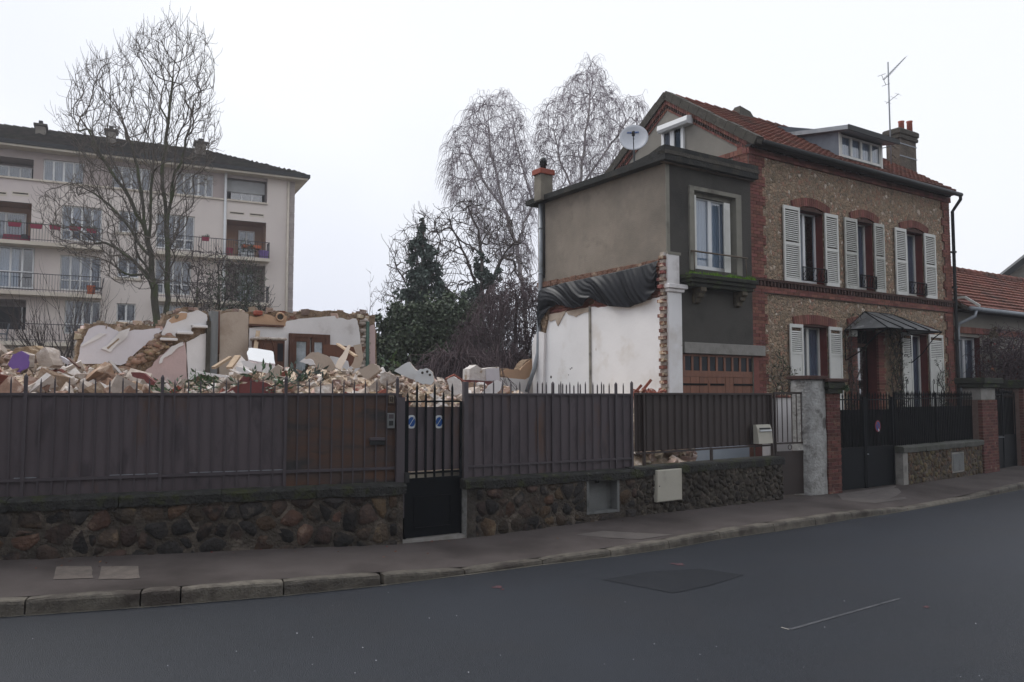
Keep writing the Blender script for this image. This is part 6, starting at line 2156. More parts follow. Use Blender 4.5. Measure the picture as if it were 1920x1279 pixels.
for (a, b, c, d), lv, ty in wins:
    v = .25 if ty == 'top' else .14
    window(B, apt, a, b, c, d, v, leaves=lv, m='pvc', curtain=('curtain_grey', 'curtain_dark', 'curtain_dark')[(lv + int(-a * 3)) % 3], fw=.07, rails=((c + (d - c) * .3,) if ty == 'door' else ()), glass='glass', cdepth=.07)
    if ty == 'win':
        MB().box(B, a - .15, b + .15, -.12, .03, c - .14, c - .02).build('window_sill', M['apt_cream'], apt)

# balcony slabs
def slab(u0, u1, z, out=.95):
    MB().box(B, u0, u1, -out, .0 - .001, z - .20, z).build('balcony_slab', M['apt_cream'], apt)
slab_l1 = bp(618, 780, -.9)[0]
slab_r0 = bp(935, 800, -.9)[0]; slab_r1 = bp(1618, 850, -.9)[0]
for z in (Z3, Z2, Z1):
    slab(ULEFT, slab_l1, z)
    slab(slab_r0, slab_r1, z)
def railing(u0, u1, z, h=1.0, side=True):
    v = -.88
    mb = MB()
    mb.box(B, u0, u1, v - .02, v + .02, z + h - .04, z + h)
    mb.box(B, u0, u1, v - .015, v + .015, z + .10, z + .13)
    n = int((u1 - u0) / .14)
    for i in range(n + 1):
        u = u0 + (u1 - u0) * i / n
        mb.box(B, u - .009, u + .009, v - .009, v + .009, z, z + h - .04)
    if side:
        for u in (u1,):
            mb.box(B, u - .02, u + .02, v, -.02, z + h - .04, z + h)
            for i in range(6): mb.box(B, u - .009, u + .009, v + i * .14, v + i * .14 + .018, z, z + h - .04)
    mb.build('balcony_railing', M['balcony_iron'], apt, kind='stuff')
for z in (Z3, Z2, Z1):
    railing(ULEFT, slab_l1 - .06, z); railing(slab_r0 + .06, slab_r1 - .04, z)
# vent slots
for x0, x1, y0, y1 in ((70, 175, 448, 472), (-70, 42, 443, 468), (1375, 1466, 567, 583), (1495, 1583, 577, 598)):
    a, b, c, d = rect(x0, x1, y0, y1)
    MB().box(B, a, b, -.008, .0 - .001, c, d).build('slot_frame', M['apt_cream'], apt)
    MB().box(B, a + .05, b - .05, -.012, -.0085, d - .12, d - .04).build('slot', M['mortar'], apt)

# roof with hip at the end
OVR = .70
rz_ = 2.3
e0_, e1_ = ULEFT - 1, OVR
rv = 5.0
P = [B.w(e0_, -OVR, ZEV + .30), B.w(e1_, -OVR, ZEV + .30), B.w(e1_, 10 + OVR, ZEV + .30), B.w(e0_, 10 + OVR, ZEV + .30), B.w(-4.5, rv, ZEV + .30 + rz_), B.w(e0_, rv, ZEV + .30 + rz_)]
ar = MB().add(P, [(0, 1, 4, 5), (1, 2, 4), (2, 3, 5, 4), (3, 0, 5)]).build('roof', M['tile_dark'], apt)
MB().box(B, e0_, e1_, -OVR, 10 + OVR, ZEV - .0, ZEV + .14).build('soffit', M['apt_cream'], apt)
MB().box(B, e0_, e1_ + .12, -OVR - .12, -OVR - .001, ZEV + .12, ZEV + .34).build('gutter', M['gutter'], apt)
MB().box(B, e1_ + .001, e1_ + .12, -OVR - .0, 10 + OVR, ZEV + .12, ZEV + .34).build('gutter', M['gutter'], apt)
# tile courses
tl = MB(); rng = random.Random(21)
lenS = math.hypot(rv + OVR, rz_)
def ap(u, s, off):
    f = s / lenS
    return B.w(u, -OVR + (rv + OVR) * f - off * .35, ZEV + .30 + rz_ * f + off)
nrow = 18
for r in range(nrow):
    s0, s1 = lenS * r / nrow, lenS * (r + 1) / nrow
    umax = e1_ + (-4.5 - e1_) * (r / nrow)
    u = e0_ + (.2 if r % 2 else 0)
    while u < umax - .1:
        b = min(u + .40, umax)
        h = .10 + rng.uniform(-.02, .02)
        tl.add([ap(u, s0, .01), ap(b, s0, .01), ap(b, s0, h), ap((u + b) / 2, s0, h + .06), ap(u, s0, h), ap(b, s1, .02), ap((u + b) / 2, s1, .08), ap(u, s1, .02)], [(0, 1, 2, 3, 4), (4, 3, 6, 7), (3, 2, 5, 6)])
        u += .42
tl.build('roof_tile', M['tile_dark'], ar, kind='stuff')
rt_ = MB()
for i in range(60):
    a = e0_ + (-4.5 - e0_) * i / 60; b = e0_ + (-4.5 - e0_) * (i + 1) / 60
    rt_.tube([B.w(a, rv, ZEV + .34 + rz_), B.w(b, rv, ZEV + .32 + rz_)], [.17, .14], 6)
rt_.build('ridge_tile', M['tile_dark'], ar, kind='stuff')
for px, y0, y1, w in ((75, 262, 236, 19), (208, 272, 246, 19), (377, 295, 269, 19)):
    vch_ = 2.6
    a, b = bu(px - w / 2, 260, vch_), bu(px + w / 2, 260, vch_)
    zt_ = bz_(px, y1, vch_)
    c = MB().bevbox(B, a, b, vch_, vch_ + .8, ZEV + .8, zt_, .03).build('chimney', mat('stained_chimney_render', (.22, .20, .17, 1), (.14, .125, .105, 1), 3, rough=.95, bump=.3), apt)
    MB().bevbox(B, a - .1, b + .1, vch_ - .1, vch_ + .9, zt_, zt_ + .14, .02).build('chimney_cap', M['verge'], c)
    MB().bevbox(B, a + .15, b - .15, vch_ + .1, vch_ + .7, zt_ + .14, zt_ + .36, .02).build('chimney_cowl', M['gutter'], c)

# things standing on the balconies
def planter(x, y, wpx, m, label, v=-.95, h=.22, group='planters on the apartment balconies', plant=True, seed=0):
    u, z = bp(x, y, v)
    w_ = wpx / 3.197 / 30 * 1.0
    t = thing('planter', B.w(u, v, z - h / 2), label, 'planter', group)
    mb = MB()
    mb.hexa([B.w(u - w_ * .42, v - .07, z - h / 2), B.w(u + w_ * .42, v - .07, z - h / 2), B.w(u + w_ * .42, v + .07, z - h / 2), B.w(u - w_ * .42, v + .07, z - h / 2),
             B.w(u - w_ * .5, v - .10, z + h / 2), B.w(u + w_ * .5, v - .10, z + h / 2), B.w(u + w_ * .5, v + .10, z + h / 2), B.w(u - w_ * .5, v + .10, z + h / 2)])
    mb.build('trough', M[m], t)
    if plant:
        rg = random.Random(seed); mb = MB()
        for i in range(50):
            p = B.w(u + rg.uniform(-w_ / 2, w_ / 2), v + rg.uniform(-.08, .08), z + h / 2)
            q = Vector((rg.uniform(-.05, .05), rg.uniform(-.05, .05), rg.uniform(.05, .25)))
            r = Vector((rg.uniform(-.03, .03), rg.uniform(-.03, .03), 0))
            mb.add([p - r, p + r, p + q], [(0, 1, 2)])
        mb.build('foliage', M['ever'], t, kind='stuff')
    return t
desc = ['dark pink planter on the third-floor railing, outermost at the picture edge', 'dark pink planter on the railing just beyond the third-floor loggia', 'dark pink planter with a tall dry plant, left of the third-floor balcony doors',
        'dark pink planter in front of the third-floor balcony doors', 'dark pink planter at the end of the left third-floor balcony', 'small red planter on the right third-floor railing beside the bare tree']
for i, (x, y, w) in enumerate(((88, 643, 62), (217, 655, 58), (330, 662, 55), (450, 668, 60), (550, 682, 52), (1232, 730, 42))):
    planter(x, y, w, 'flower_red', desc[i], seed=i)
def tub(x, y, wpx, hpx, m, label, name='plant_tub', cat='plant tub', v=-.55, bush=0, seed=0, zb=None):
    u, z = bp(x, y, v)
    z = zb
    w_ = wpx / 3.197 / 30; h_ = hpx / 3.197 / 30
    t = thing(name, B.w(u, v, z), label, cat)
    MB().tube([B.w(u, v, z), B.w(u, v, z + h_)], [w_ * .4, w_ * .5], 10, smooth=False).build('pot', M[m], t)
    if bush:
        rg = random.Random(seed); mb = MB()
        for i in range(260):
            d_ = Vector((rg.gauss(0, 1), rg.gauss(0, 1), rg.gauss(0, 1))).normalized() * rg.uniform(.3, 1) * bush
            p = B.w(u, v, z + h_ + bush * .7) + d_
            q = Vector((rg.uniform(-1, 1), rg.uniform(-1, 1), rg.uniform(-1, 1))) * .07
            r = Vector((rg.uniform(-1, 1), rg.uniform(-1, 1), rg.uniform(-1, 1))) * .05
            mb.add([p - r, p + r, p + q], [(0, 1, 2)])
        mb.build('foliage', M['ever'], t, kind='stuff')
    return t
tub(1375, 830, 40, 50, 'flower_red', 'bright pink tub at the near corner of the right third-floor loggia', zb=Z3)
tub(1460, 830, 40, 28, 'sign_white', 'white pot holding a dark bush on the right third-floor balcony', bush=.55, seed=2, zb=Z3)
tub(1505, 830, 34, 26, 'sign_white', 'small white pot in front of the orange table on the third-floor balcony', bush=.35, seed=5, v=-.7, zb=Z3)
tub(1580, 820, 60, 48, 'purple', 'purple tub at the far end of the right third-floor balcony', zb=Z3)
tub(546, 1040, 44, 50, 'orange_cloth', 'orange-red bucket beside a black chair on the left second-floor balcony', 'bucket', 'bucket', zb=Z2)
t = thing('balcony_table', B.w(bp(1510, 780, -.3)[0], -.2, Z3), 'orange-covered table on the right third-floor balcony', 'table')
uu = bp(1510, 780, -.3)[0]
MB().box(B, uu - .55, uu + .55, -.35, .2, Z3 + .68, Z3 + .86).build('table_top', M['orange_cloth'], t)
for a_ in (-.45, .45):
    MB().tube([B.w(uu + a_, -.08, Z3), B.w(uu + a_, -.08, Z3 + .68)], .03, 5).build('leg', M['balcony_iron'], t)
def chair(u, z, m, label, v=-.5):
    t = thing('balcony_chair', B.w(u, v, z), label, 'chair')
    MB().box(B, u - .24, u + .24, v - .24, v + .2, z + .38, z + .43).build('seat', M[m], t)
    MB().hexa([B.w(u + .20, v - .24, z + .43), B.w(u + .25, v - .24, z + .43), B.w(u + .25, v + .2, z + .43), B.w(u + .20, v + .2, z + .43), B.w(u + .28, v - .22, z + .98), B.w(u + .33, v - .22, z + .98), B.w(u + .33, v + .18, z + .98), B.w(u + .28, v + .18, z + .98)]).build('backrest', M[m], t)
    for a_ in (-.21, .21):
        for b_ in (-.21, .17):
            MB().tube([B.w(u + a_, v + b_, z), B.w(u + a_, v + b_, z + .38)], .018, 5).build('leg', M[m], t)
chair(bp(585, 1040, -.5)[0], Z2, 'balcony_iron', 'black folding chair on the left second-floor balcony beside the orange bucket')
chair(bp(15, 1240, -.5)[0], Z1, 'lead', 'dark blue-grey chair on the first-floor balcony at the picture edge')
t = thing('patio_sofa', B.w(bp(80, 715, -.3)[0], -.3, Z3), 'dark red bench with cushions inside the left third-floor loggia', 'bench')
uu = bp(80, 715, -.2)[0]
MB().box(B, uu - .6, uu + .7, .5, 1.0, Z3 + .1, Z3 + .36).build('seat', M['flower_red'], t)
MB().box(B, uu - .6, uu + .7, 1.0, 1.12, Z3 + .1, Z3 + .62).build('backrest', M['flower_red'], t)
MB().bevbox(B, uu + .3, uu + .6, .55, .95, Z3 + .361, Z3 + .62, .05).build('cushion', M['balcony_iron'], t)

# ------------------------------------------------------------------ ruined walls of the demolished house
rO = H.w(uC, 4.9, 0)
RF = Frame(rO, HD, HN)
rng = random.Random(77)
def rp(pts, v=0.): return [RF.hit(x, y, v) for x, y in pts]
def rprism(pts, v0, v1, m, name, parent, amp=.0, n=3, vh=None):
    q = rp(pts, v0 if vh is None else vh)
    if amp: q = jag(q + [q[0]], amp, rng, n)[:-1]
    return MB().prism(RF, q, v0, v1).build(name, M[m], parent)
ru = thing('ruined_wall', RF.w(*[RF.hit(430, 700)[0], .2, 0]), 'broken rear wall of the demolished house with stair imprint, doorway glass and torn plaster', 'wall')
# masonry bodies
rprism([(138, 760), (140, 690), (146, 655), (150, 632), (165, 609), (190, 607), (238, 613), (262, 606), (300, 611), (309, 592), (336, 582), (352, 577), (378, 581), (392, 592), (392, 760)], 0, .38, 'masonry', 'masonry', ru, .03)
rprism([(408, 760), (408, 590), (425, 583), (470, 583), (480, 590), (520, 584), (560, 588), (580, 582), (600, 586), (640, 583), (660, 590), (675, 585), (690, 588), (703, 592), (705, 640), (704, 760)], 0, .38, 'masonry', 'masonry', ru, .03)
# loose bits along the broken top
tb = MB()
topl = [(150, 630), (165, 611), (190, 608), (238, 614), (262, 607), (300, 611), (309, 593), (336, 583), (352, 578), (378, 582), (392, 592), None, (412, 589), (430, 584), (470, 584), (520, 586), (560, 588), (580, 583), (600, 587), (640, 584), (660, 590), (675, 586), (700, 591)]
for i in range(len(topl) - 1):
    if topl[i] is None or topl[i + 1] is None: continue
    a, b = RF.hit(*topl[i]), RF.hit(*topl[i + 1])
    nn = max(2, int(math.hypot(b[0] - a[0], b[1] - a[1]) / .07))
    for k_ in range(nn):
        f = k_ / nn
        for q_ in range(2):
            c = RF.w(a[0] + (b[0] - a[0]) * f, rng.uniform(-.02, .38), a[1] + (b[1] - a[1]) * f + rng.uniform(-.10, .05))
            s_ = rng.uniform(.03, .10)
            P = [c + Vector((x * s_ * rng.uniform(.5, 1), y * s_ * rng.uniform(.5, 1), z * s_ * rng.uniform(.3, .7))) for z in (-1, 1) for x, y in ((-1, -1), (1, -1), (1, 1), (-1, 1))]
            tb.hexa(P)
tb.build('broken_edge', M['rubble_mix'], ru, kind='stuff')
# plaster sheets, left part
rprism([(145, 683), (150, 655), (158, 632), (166, 616), (186, 610), (206, 613), (226, 624), (252, 619), (300, 615), (308, 617), (270, 648), (236, 680), (228, 684), (160, 682)], -.05, -.001, 'pl_lilac', 'plaster_sheet', ru, .012)
rprism([(152, 648), (188, 624), (200, 626), (175, 640), (154, 650)], -.075, -.051, 'pl_white', 'loose_plaster', ru, .01)
rprism([(190, 654), (202, 646), (225, 622), (243, 616), (238, 632), (212, 654), (206, 660)], -.09, -.055, 'pl_white', 'loose_plaster', ru, .012)
rprism([(200, 652), (222, 634), (224, 636), (203, 655)], -.095, -.091, 'wood_pale', 'lath', ru, .003)
# stair imprint
rprism([(300, 632), (314, 600), (340, 585), (358, 586), (372, 581), (388, 590), (388, 611), (359, 611), (359, 623), (330, 623), (330, 635), (302, 635)], -.05, -.001, 'pl_white', 'stair_plaster', ru, .012)
rprism([(316, 602), (332, 588), (350, 586), (350, 598), (322, 606)], -.053, -.0505, 'pl_tan', 'stair_stain', ru, .015)
for x0, x1, y in ((298, 330, 634), (330, 359, 622), (359, 386, 610)):
    a, b = RF.hit(x0, y), RF.hit(x1, y)
    MB().bevbox(RF, a[0], b[0], -.16, .02, a[1] - .05, a[1], .008).build('stair_tread', M['pl_white'], ru)
rprism([(262, 740), (258, 708), (285, 685), (300, 668), (320, 652), (348, 643), (350, 716), (348, 740)], -.06, -.001, 'pl_pink', 'pink_plaster', ru, .015)
rprism([(300, 672), (322, 650), (344, 640), (344, 646), (330, 655), (322, 664), (308, 670), (304, 680), (298, 682)], -.085, -.061, 'pl_white', 'loose_plaster', ru, .008)
rprism([(350, 642), (372, 630), (388, 624), (388, 690), (370, 705), (352, 716)], -.055, -.001, 'pl_white', 'plaster_sheet', ru, .012)
# exposed rubble stones in the diagonal
for i in range(62):
    f = rng.random(); x = 238 + (312 - 238) * f + rng.uniform(-14, 14); y = 690 - (690 - 634) * f + rng.uniform(-6, 10)
    u, z = RF.hit(x, y)
    w_ = rng.uniform(.05, .12)
    poly = [(u + w_ * math.cos(a) * rng.uniform(.8, 1.3), z + w_ * .7 * math.sin(a) * rng.uniform(.8, 1.2)) for a in [k * 1.05 for k in range(6)]]
    stone_mesh(RF, poly, .004, rng.uniform(.05, .12), rng, M['rubble_brown'], ru)
# steel/grey upright and dark edge
a = RF.hit(396, 583, -.1); b = RF.hit(408, 664, -.1)
MB().box(RF, a[0], b[0], -.10, .15, 1.0, a[1]).build('grey_upright', mat('weathered_grey_beam', (.22, .23, .23, 1), (.14, .145, .145, 1), 4, rough=.85, bump=.4, stretch=(3, 3, .3)), ru)
a = RF.hit(388.5, 602, -.12); b = RF.hit(394, 664, -.12)
MB().box(RF, a[0], b[0], -.13, .02, 1.0, a[1]).build('dark_upright', M['verge'], ru)
MB().tube([RF.w(*[RF.hit(411, 585, -.1)[0], -.09, RF.hit(411, 583, -.1)[1]]), RF.w(RF.hit(410, 664, -.1)[0], -.09, RF.hit(410, 664, -.1)[1])], .02, 5).build('thin_pipe', M['wood_brown'], ru)
# middle section plaster
rprism([(411, 760), (411, 592), (428, 584), (455, 584), (466, 588), (465, 640), (466, 668), (462, 760)], -.05, -.001, 'pl_beige', 'plaster_sheet', ru, .012)
rprism([(467, 609), (468, 592), (480, 594), (500, 590), (520, 596), (537, 592), (537, 598), (535, 612)], -.045, -.001, 'pl_tan', 'plaster_sheet', ru, .012)
a = RF.hit(467, 608, -.1); b = RF.hit(532, 612, -.1)
MB().box(RF, a[0], b[0], -.12, -.0455, b[1] - .02, b[1] + .02).build('shelf_edge', M['wood_brown'], ru)
rprism([(467, 760), (467, 614), (535, 613), (537, 602), (560, 598), (600, 595), (626, 592), (650, 600), (668, 597), (672, 612), (676, 640), (676, 760)], -.05, -.001, 'pl_white', 'plaster_sheet', ru, .012)
# round flue hole
u, z = RF.hit(526.5, 594, -.1)
ring = [RF.w(u + .085 * math.cos(q), -.07, z + .08 * math.sin(q)) for q in [k * math.pi / 7 for k in range(15)]]
MB().tube(ring, .02, 6, cap=False).build('flue_ring', M['pl_tan'], ru)
MB().disc(RF.w(u, -.06, z), -HN, .07, 12).build('flue_hole', M['verge'], ru)
MB().bevbox(RF, RF.hit(482, 590)[0] - .08, RF.hit(482, 590)[0] + .08, -.12, .05, RF.hit(482, 592)[1], RF.hit(482, 583)[1], .02).build('terracotta_flue', M['terracotta'], ru)
# right end stones
for i in range(46):
    x = rng.uniform(675, 690); y = rng.uniform(592, 690)
    u, z = RF.hit(x, y)
    w_ = rng.uniform(.05, .10)
    poly = [(u + w_ * math.cos(a) * rng.uniform(.8, 1.3), z + w_ * .7 * math.sin(a) * rng.uniform(.8, 1.2)) for a in [k * 1.05 for k in range(6)]]
    stone_mesh(RF, poly, .004, rng.uniform(.05, .10), rng, M['rubble_grey'], ru)
u0_ = RF.hit(688.5, 650, -.08)[0]
MB().tube([RF.w(u0_, -.10, RF.hit(688, 603, -.1)[1]), RF.w(u0_, -.10, 1)], .04, 8).build('green_pipe', mat('green_enamel', (.05, .10, .075, 1), (.04, .08, .06, 1), 4, rough=.6, bump=0), ru)
rprism([(692, 614), (700, 608), (704, 616), (704, 690), (694, 690)], -.06, -.001, 'pl_pink', 'plaster_sheet', ru, .01)
# French doors left standing, with glass
fa = RF.hit(541.5, 625, -.06); fb = RF.hit(617, 626, -.06)
zf0 = fa[1] - 1.3
fd = thing('glazed_doors', RF.w(fa[0], -.1, zf0), 'brown double door with two glass panes still hanging in the ruined wall', 'door')
zt_ = fa[1]
um_ = RF.hit(581, 650, -.06)[0]
fr = MB(); fr.box(RF, fa[0], fa[0] + .09, -.13, -.051, zf0, zt_).box(RF, fb[0] - .09, fb[0], -.13, -.051, zf0, zt_).box(RF, fa[0] + .09, fb[0] - .09, -.13, -.051, zt_ - .08, zt_)
fr.build('frame', M['wood_brown'], fd)
for a_, b_ in ((fa[0] + .09, um_ - .02), (um_ + .02, fb[0] - .09)):
    lf_ = MB(); lf_.box(RF, a_, a_ + .06, -.12, -.07, zf0, zt_ - .08).box(RF, b_ - .08, b_, -.12, -.07, zf0, zt_ - .08).box(RF, a_ + .06, b_ - .08, -.12, -.07, zt_ - .17, zt_ - .08).box(RF, a_ + .06, b_ - .08, -.12, -.07, zf0, zf0 + .5)
    l_ = lf_.build('door_leaf', M['wood_brown'], fd)
    MB().box(RF, a_ + .06, b_ - .08, -.10, -.095, zf0 + .5, zt_ - .17).build('pane', mat('reflecting_pane', (.42, .46, .50, 1), (.10, .13, .12, 1), 3.5, rough=.12, spec=.7, bump=.0) if a_ < um_ - .3 else bpy.data.materials['reflecting_pane'], l_)
# brown cupboard
ca = RF.hit(483, 637, -.45); cb = RF.hit(534, 640, -.45); cz_ = RF.hit(500, 668, -.45)[1]
cbd = thing('cupboard', RF.w(ca[0], -.3, cz_ - .4), 'old brown wooden cupboard with arched door against the ruined wall', 'cupboard')
MB().bevbox(RF, ca[0], cb[0], -.45, -.06, cz_ - .5, ca[1], .01).build('carcass', M['wood_brown'], cbd)
cm = ca[0] + (cb[0] - ca[0]) * .68
MB().bevbox(RF, ca[0] + .03, cm, -.475, -.451, cz_ - .45, ca[1] - .06, .006).build('cupboard_door', M['wood_brown'], cbd)
ring = [RF.w(ca[0] + .07 + (cm - ca[0] - .1) * f, -.485, cz_ - .05 + .42 * math.sin(math.pi * f) ** .5) for f in [k / 10 for k in range(11)]]
MB().tube(ring, .015, 5).build('arched_moulding', M['wood_brown'], cbd)
MB().box(RF, cm + .03, cb[0] - .03, -.455, -.4511, cz_ - .1, ca[1] - .06).build('open_shelf', M['dark_room'], cbd)
MB().bevbox(RF, ca[0] - .04, cb[0] + .03, -.50, -.05, ca[1], ca[1] + .06, .02).build('cupboard_top', M['rubble_grey'], cbd)
# leaning plank
def beam(name, p0, p1, w, h, m, label, cat, group=None, roll=0.):
    d = (p1 - p0); L = d.length; d.normalize()
    x = d.orthogonal().normalized()
    up_ = Vector((0, 0, 1)); x = d.cross(up_)
    x = x.normalized() if x.length > .01 else Vector((1, 0, 0))
    y = x.cross(d)
    q = Matrix.Rotation(roll, 4, d)
    x, y = q @ x, q @ y
    P = []
    for p in (p0, p1):
        P += [p - x * w / 2 - y * h / 2, p + x * w / 2 - y * h / 2, p + x * w / 2 + y * h / 2, p - x * w / 2 + y * h / 2]
    mb = MB(); mb.add(P, [(3, 2, 1, 0), (4, 5, 6, 7), (0, 1, 5, 4), (1, 2, 6, 5), (2, 3, 7, 6), (3, 0, 4, 7)])
    return tag(mb.build(name, M[m]), label, cat, group)
beam('plank', atY(479, 655, 16.2), atY(484, 621, 16.6), .08, .03, 'wood_pale', 'pale splintered plank leaning up against the ruined wall beside the cupboard', 'plank')

# low fragment of wall near the annex
fr_ = thing('wall_fragment', RF.w(RF.hit(970, 720)[0], 0, 0), 'low broken piece of wall with tan and white plaster beside the drainpipe', 'wall')
rprism([(938, 760), (940, 692), (952, 690), (960, 694), (975, 692), (982, 680), (992, 674), (1004, 672), (1006, 760)], .0, .3, 'masonry', 'masonry', fr_, .012)
rprism([(940, 760), (940, 708), (985, 712), (1006, 700), (1006, 760)], -.05, -.001, 'pl_white', 'plaster_sheet', fr_, .008)
rprism([(941, 712), (941, 696), (952, 692), (975, 694), (984, 683), (994, 676), (1005, 674), (1005, 698), (984, 712)], -.04, -.0005, 'pl_tan', 'plaster_sheet', fr_, .008)
fr2 = thing('wall_fragment', RF.w(RF.hit(905, 720)[0], -1, 0), 'low jagged stub of wall with white and pale green plaster above a red board', 'wall')
rprism([(880, 760), (880, 692), (888, 688), (893, 684), (898, 687), (904, 692), (936, 688), (938, 720), (938, 760)], -.8, -.5, 'rubble_white', 'masonry', fr2, .01, vh=-.8)
rprism([(912, 714), (912, 692), (936, 690), (936, 714)], -.83, -.801, 'pl_lilac', 'plaster_sheet', fr2, .005, vh=-.83)
rprism([(874, 712), (936, 716), (936, 745), (884, 745)], -1.0, -.9, 'red_plastic', 'red_board', fr2, .004, vh=-1.0)

# ------------------------------------------------------------------ rubble heap
SIL = [(-400, 640), (-120, 650), (0, 658), (40, 652), (62, 650), (95, 662), (110, 680), (140, 690), (180, 684), (240, 690), (270, 706), (300, 716), (330, 718), (380, 714), (400, 706), (440, 700), (470, 680), (520, 690), (560, 690), (600, 680), (640, 690), (680, 694), (720, 700), (740, 704), (760, 700), (800, 706), (840, 706), (860, 712), (880, 720), (940, 722), (1000, 738), (1060, 752), (1190, 752), (1235, 742), (1262, 765), (1284, 850), (1340, 930), (1420, 960)]
def sil(px):
    for i in range(len(SIL) - 1):
        if SIL[i][0] <= px <= SIL[i + 1][0]:
            f = (px - SIL[i][0]) / (SIL[i + 1][0] - SIL[i][0])
            return SIL[i][1] * (1 - f) + SIL[i + 1][1] * f
    return SIL[-1][1]
def yfront(px):
    for i in range(len(wl_ext) - 1):
        a, b = wl_ext[i], wl_ext[i + 1]
        ca_, cb_ = 960 + F_PX * a.x / a.y, 960 + F_PX * b.x / b.y
        if ca_ <= px <= cb_:
            f = (px - ca_) / (cb_ - ca_); return a.y * (1 - f) + b.y * f
    return wl_ext[0].y
def ycrest(px):
    u = RF.hit(px, 700)[0]
    yr = RF.w(u, 0, 0).y
    return min(yr - .7, yfront(px) + 4.5)
def heap_h(px, t):
    """height at fraction t between fence (0) and crest (1); beyond 1 falls a little"""
    yf, yc = yfront(px) + .55, ycrest(px)
    Y = yf + (yc - yf) * t
    s = sil(px)
    yb = 868
    if t <= 1: scr = yb + (s - yb) * (min(1, t) ** .48)
    else: scr = s + (t - 1) * 30
    p = atY(px, scr, Y)
    return p
hp = MB()
gx = list(range(-390, 1421, 15)); gt = [k_ / 16 for k_ in range(0, 22)]
P = []
for px in gx:
    for t_ in gt:
        p = heap_h(px, t_)
        p.z -= .12 + .10 * noise.noise(p * 1.5)
        P.append(p)
k_ = len(gt)
hp.add(P, [(i * k_ + j, (i + 1) * k_ + j, (i + 1) * k_ + j + 1, i * k_ + j + 1) for i in range(len(gx) - 1) for j in range(k_ - 1)], True)
hp.build('rubble_mound', M['rubble_mix'], kind='structure')

# chunk prototypes
protos = []
for i in range(14):
    rg = random.Random(100 + i)
    bm = bmesh.new()
    sx_, sy_, sz_ = rg.uniform(.7, 1.2), rg.uniform(.6, 1.0), rg.uniform(.4, .85)
    for c in range(11):
        x, y, z = rg.choice((-1, 1)) * rg.uniform(.45, 1), rg.choice((-1, 1)) * rg.uniform(.45, 1), rg.choice((-1, 1)) * rg.uniform(.45, 1)
        bm.verts.new((x * sx_ / 2, y * sy_ / 2, z * sz_ / 2))
    r = bmesh.ops.convex_hull(bm, input=bm.verts)
    bmesh.ops.delete(bm, geom=[g for g in r['geom_interior'] if isinstance(g, bmesh.types.BMVert)], context='VERTS')
    bm.verts.index_update()
    protos.append(([v.co.copy() for v in bm.verts], [[v.index for v in f.verts] for f in bm.faces]))
    bm.free()
# a squared brick / block shape and slabs
bx = MB().bevbox(W, -.5, .5, -.25, .25, -.18, .18, .03); protos.append((list(bx.v), bx.f))
bx = MB().hexa([Vector(q) for q in ((-.55, -.4, -.08), (.5, -.45, -.08), (.6, .4, -.08), (-.45, .35, -.08), (-.5, -.38, .08), (.45, -.42, .08), (.55, .38, .08), (-.4, .3, .08))]); protos.append((list(bx.v), bx.f))
bx = MB().hexa([Vector(q) for q in ((-.35, -.3, -.06), (.6, -.25, -.06), (.3, .45, -.06), (-.5, .2, -.06), (-.33, -.28, .06), (.55, -.22, .06), (.28, .4, .06), (-.45, .2, .06))]); protos.append((list(bx.v), bx.f))
pm = {}
def chunk_mesh(i, m):
    if (i, m) not in pm:
        me = bpy.data.meshes.new('rubble_lump'); me.from_pydata([tuple(p) for p in protos[i][0]], [], protos[i][1]); me.materials.append(M[m]); pm[(i, m)] = me
    return pm[(i, m)]
rg = random.Random(55)
lump_group = 'broken masonry lumps on the rubble heap'
LBL = {'rubble_brown': 'brown stone lump lying among many others on the rubble heap behind the fence', 'rubble_grey': 'grey-beige mortar lump lying among many others on the rubble heap behind the fence',
       'rubble_white': 'white plaster lump lying among many others on the rubble heap behind the fence', 'rubble_red': 'red brick lump lying among many others on the rubble heap behind the fence'}
def rnd_rot(): 
    return Matrix.Rotation(rg.uniform(0, 6.28), 4, 'Z') @ Matrix.Rotation(rg.uniform(-.9, .9), 4, 'X') @ Matrix.Rotation(rg.uniform(-.9, .9), 4, 'Y')
nl = 0
while nl < 270:
    px = rg.uniform(-30, 1000); t_ = rg.uniform(.30, 1.02)
    if rg.random() < .25 and px > 600: continue
    if t_ > .55 and any(a_x < px < b_x for a_x, b_x in ((2, 104), (458, 524), (540, 640), (736, 818), (898, 944))): continue
    p = heap_h(px, t_)
    s_ = rg.choice((rg.uniform(.13, .24), rg.uniform(.22, .46))) * (1.15 if px < 720 else 1)
    if 320 < px < 560 and rg.random() < .5: continue
    m = rg.choices(('rubble_brown', 'rubble_grey', 'rubble_white', 'rubble_red'), (5, 3.2, 2.0, 1.1) if px < 420 else (3, 3.5, 3.6, 1.3))[0]
    o = piece('rubble_lump', chunk_mesh(rg.randrange(len(protos)) if m != 'rubble_white' or rg.random() < .35 else len(protos) - 1 - rg.randrange(2), m), Matrix.Translation(p + Vector((0, 0, -.06 + rg.uniform(-.05, .04)))) @ rnd_rot() @ Matrix.Diagonal((s_, s_, s_, 1)))
    o['label'] = LBL[m]; o['category'] = 'rubble lump'; o['group'] = lump_group
    nl += 1
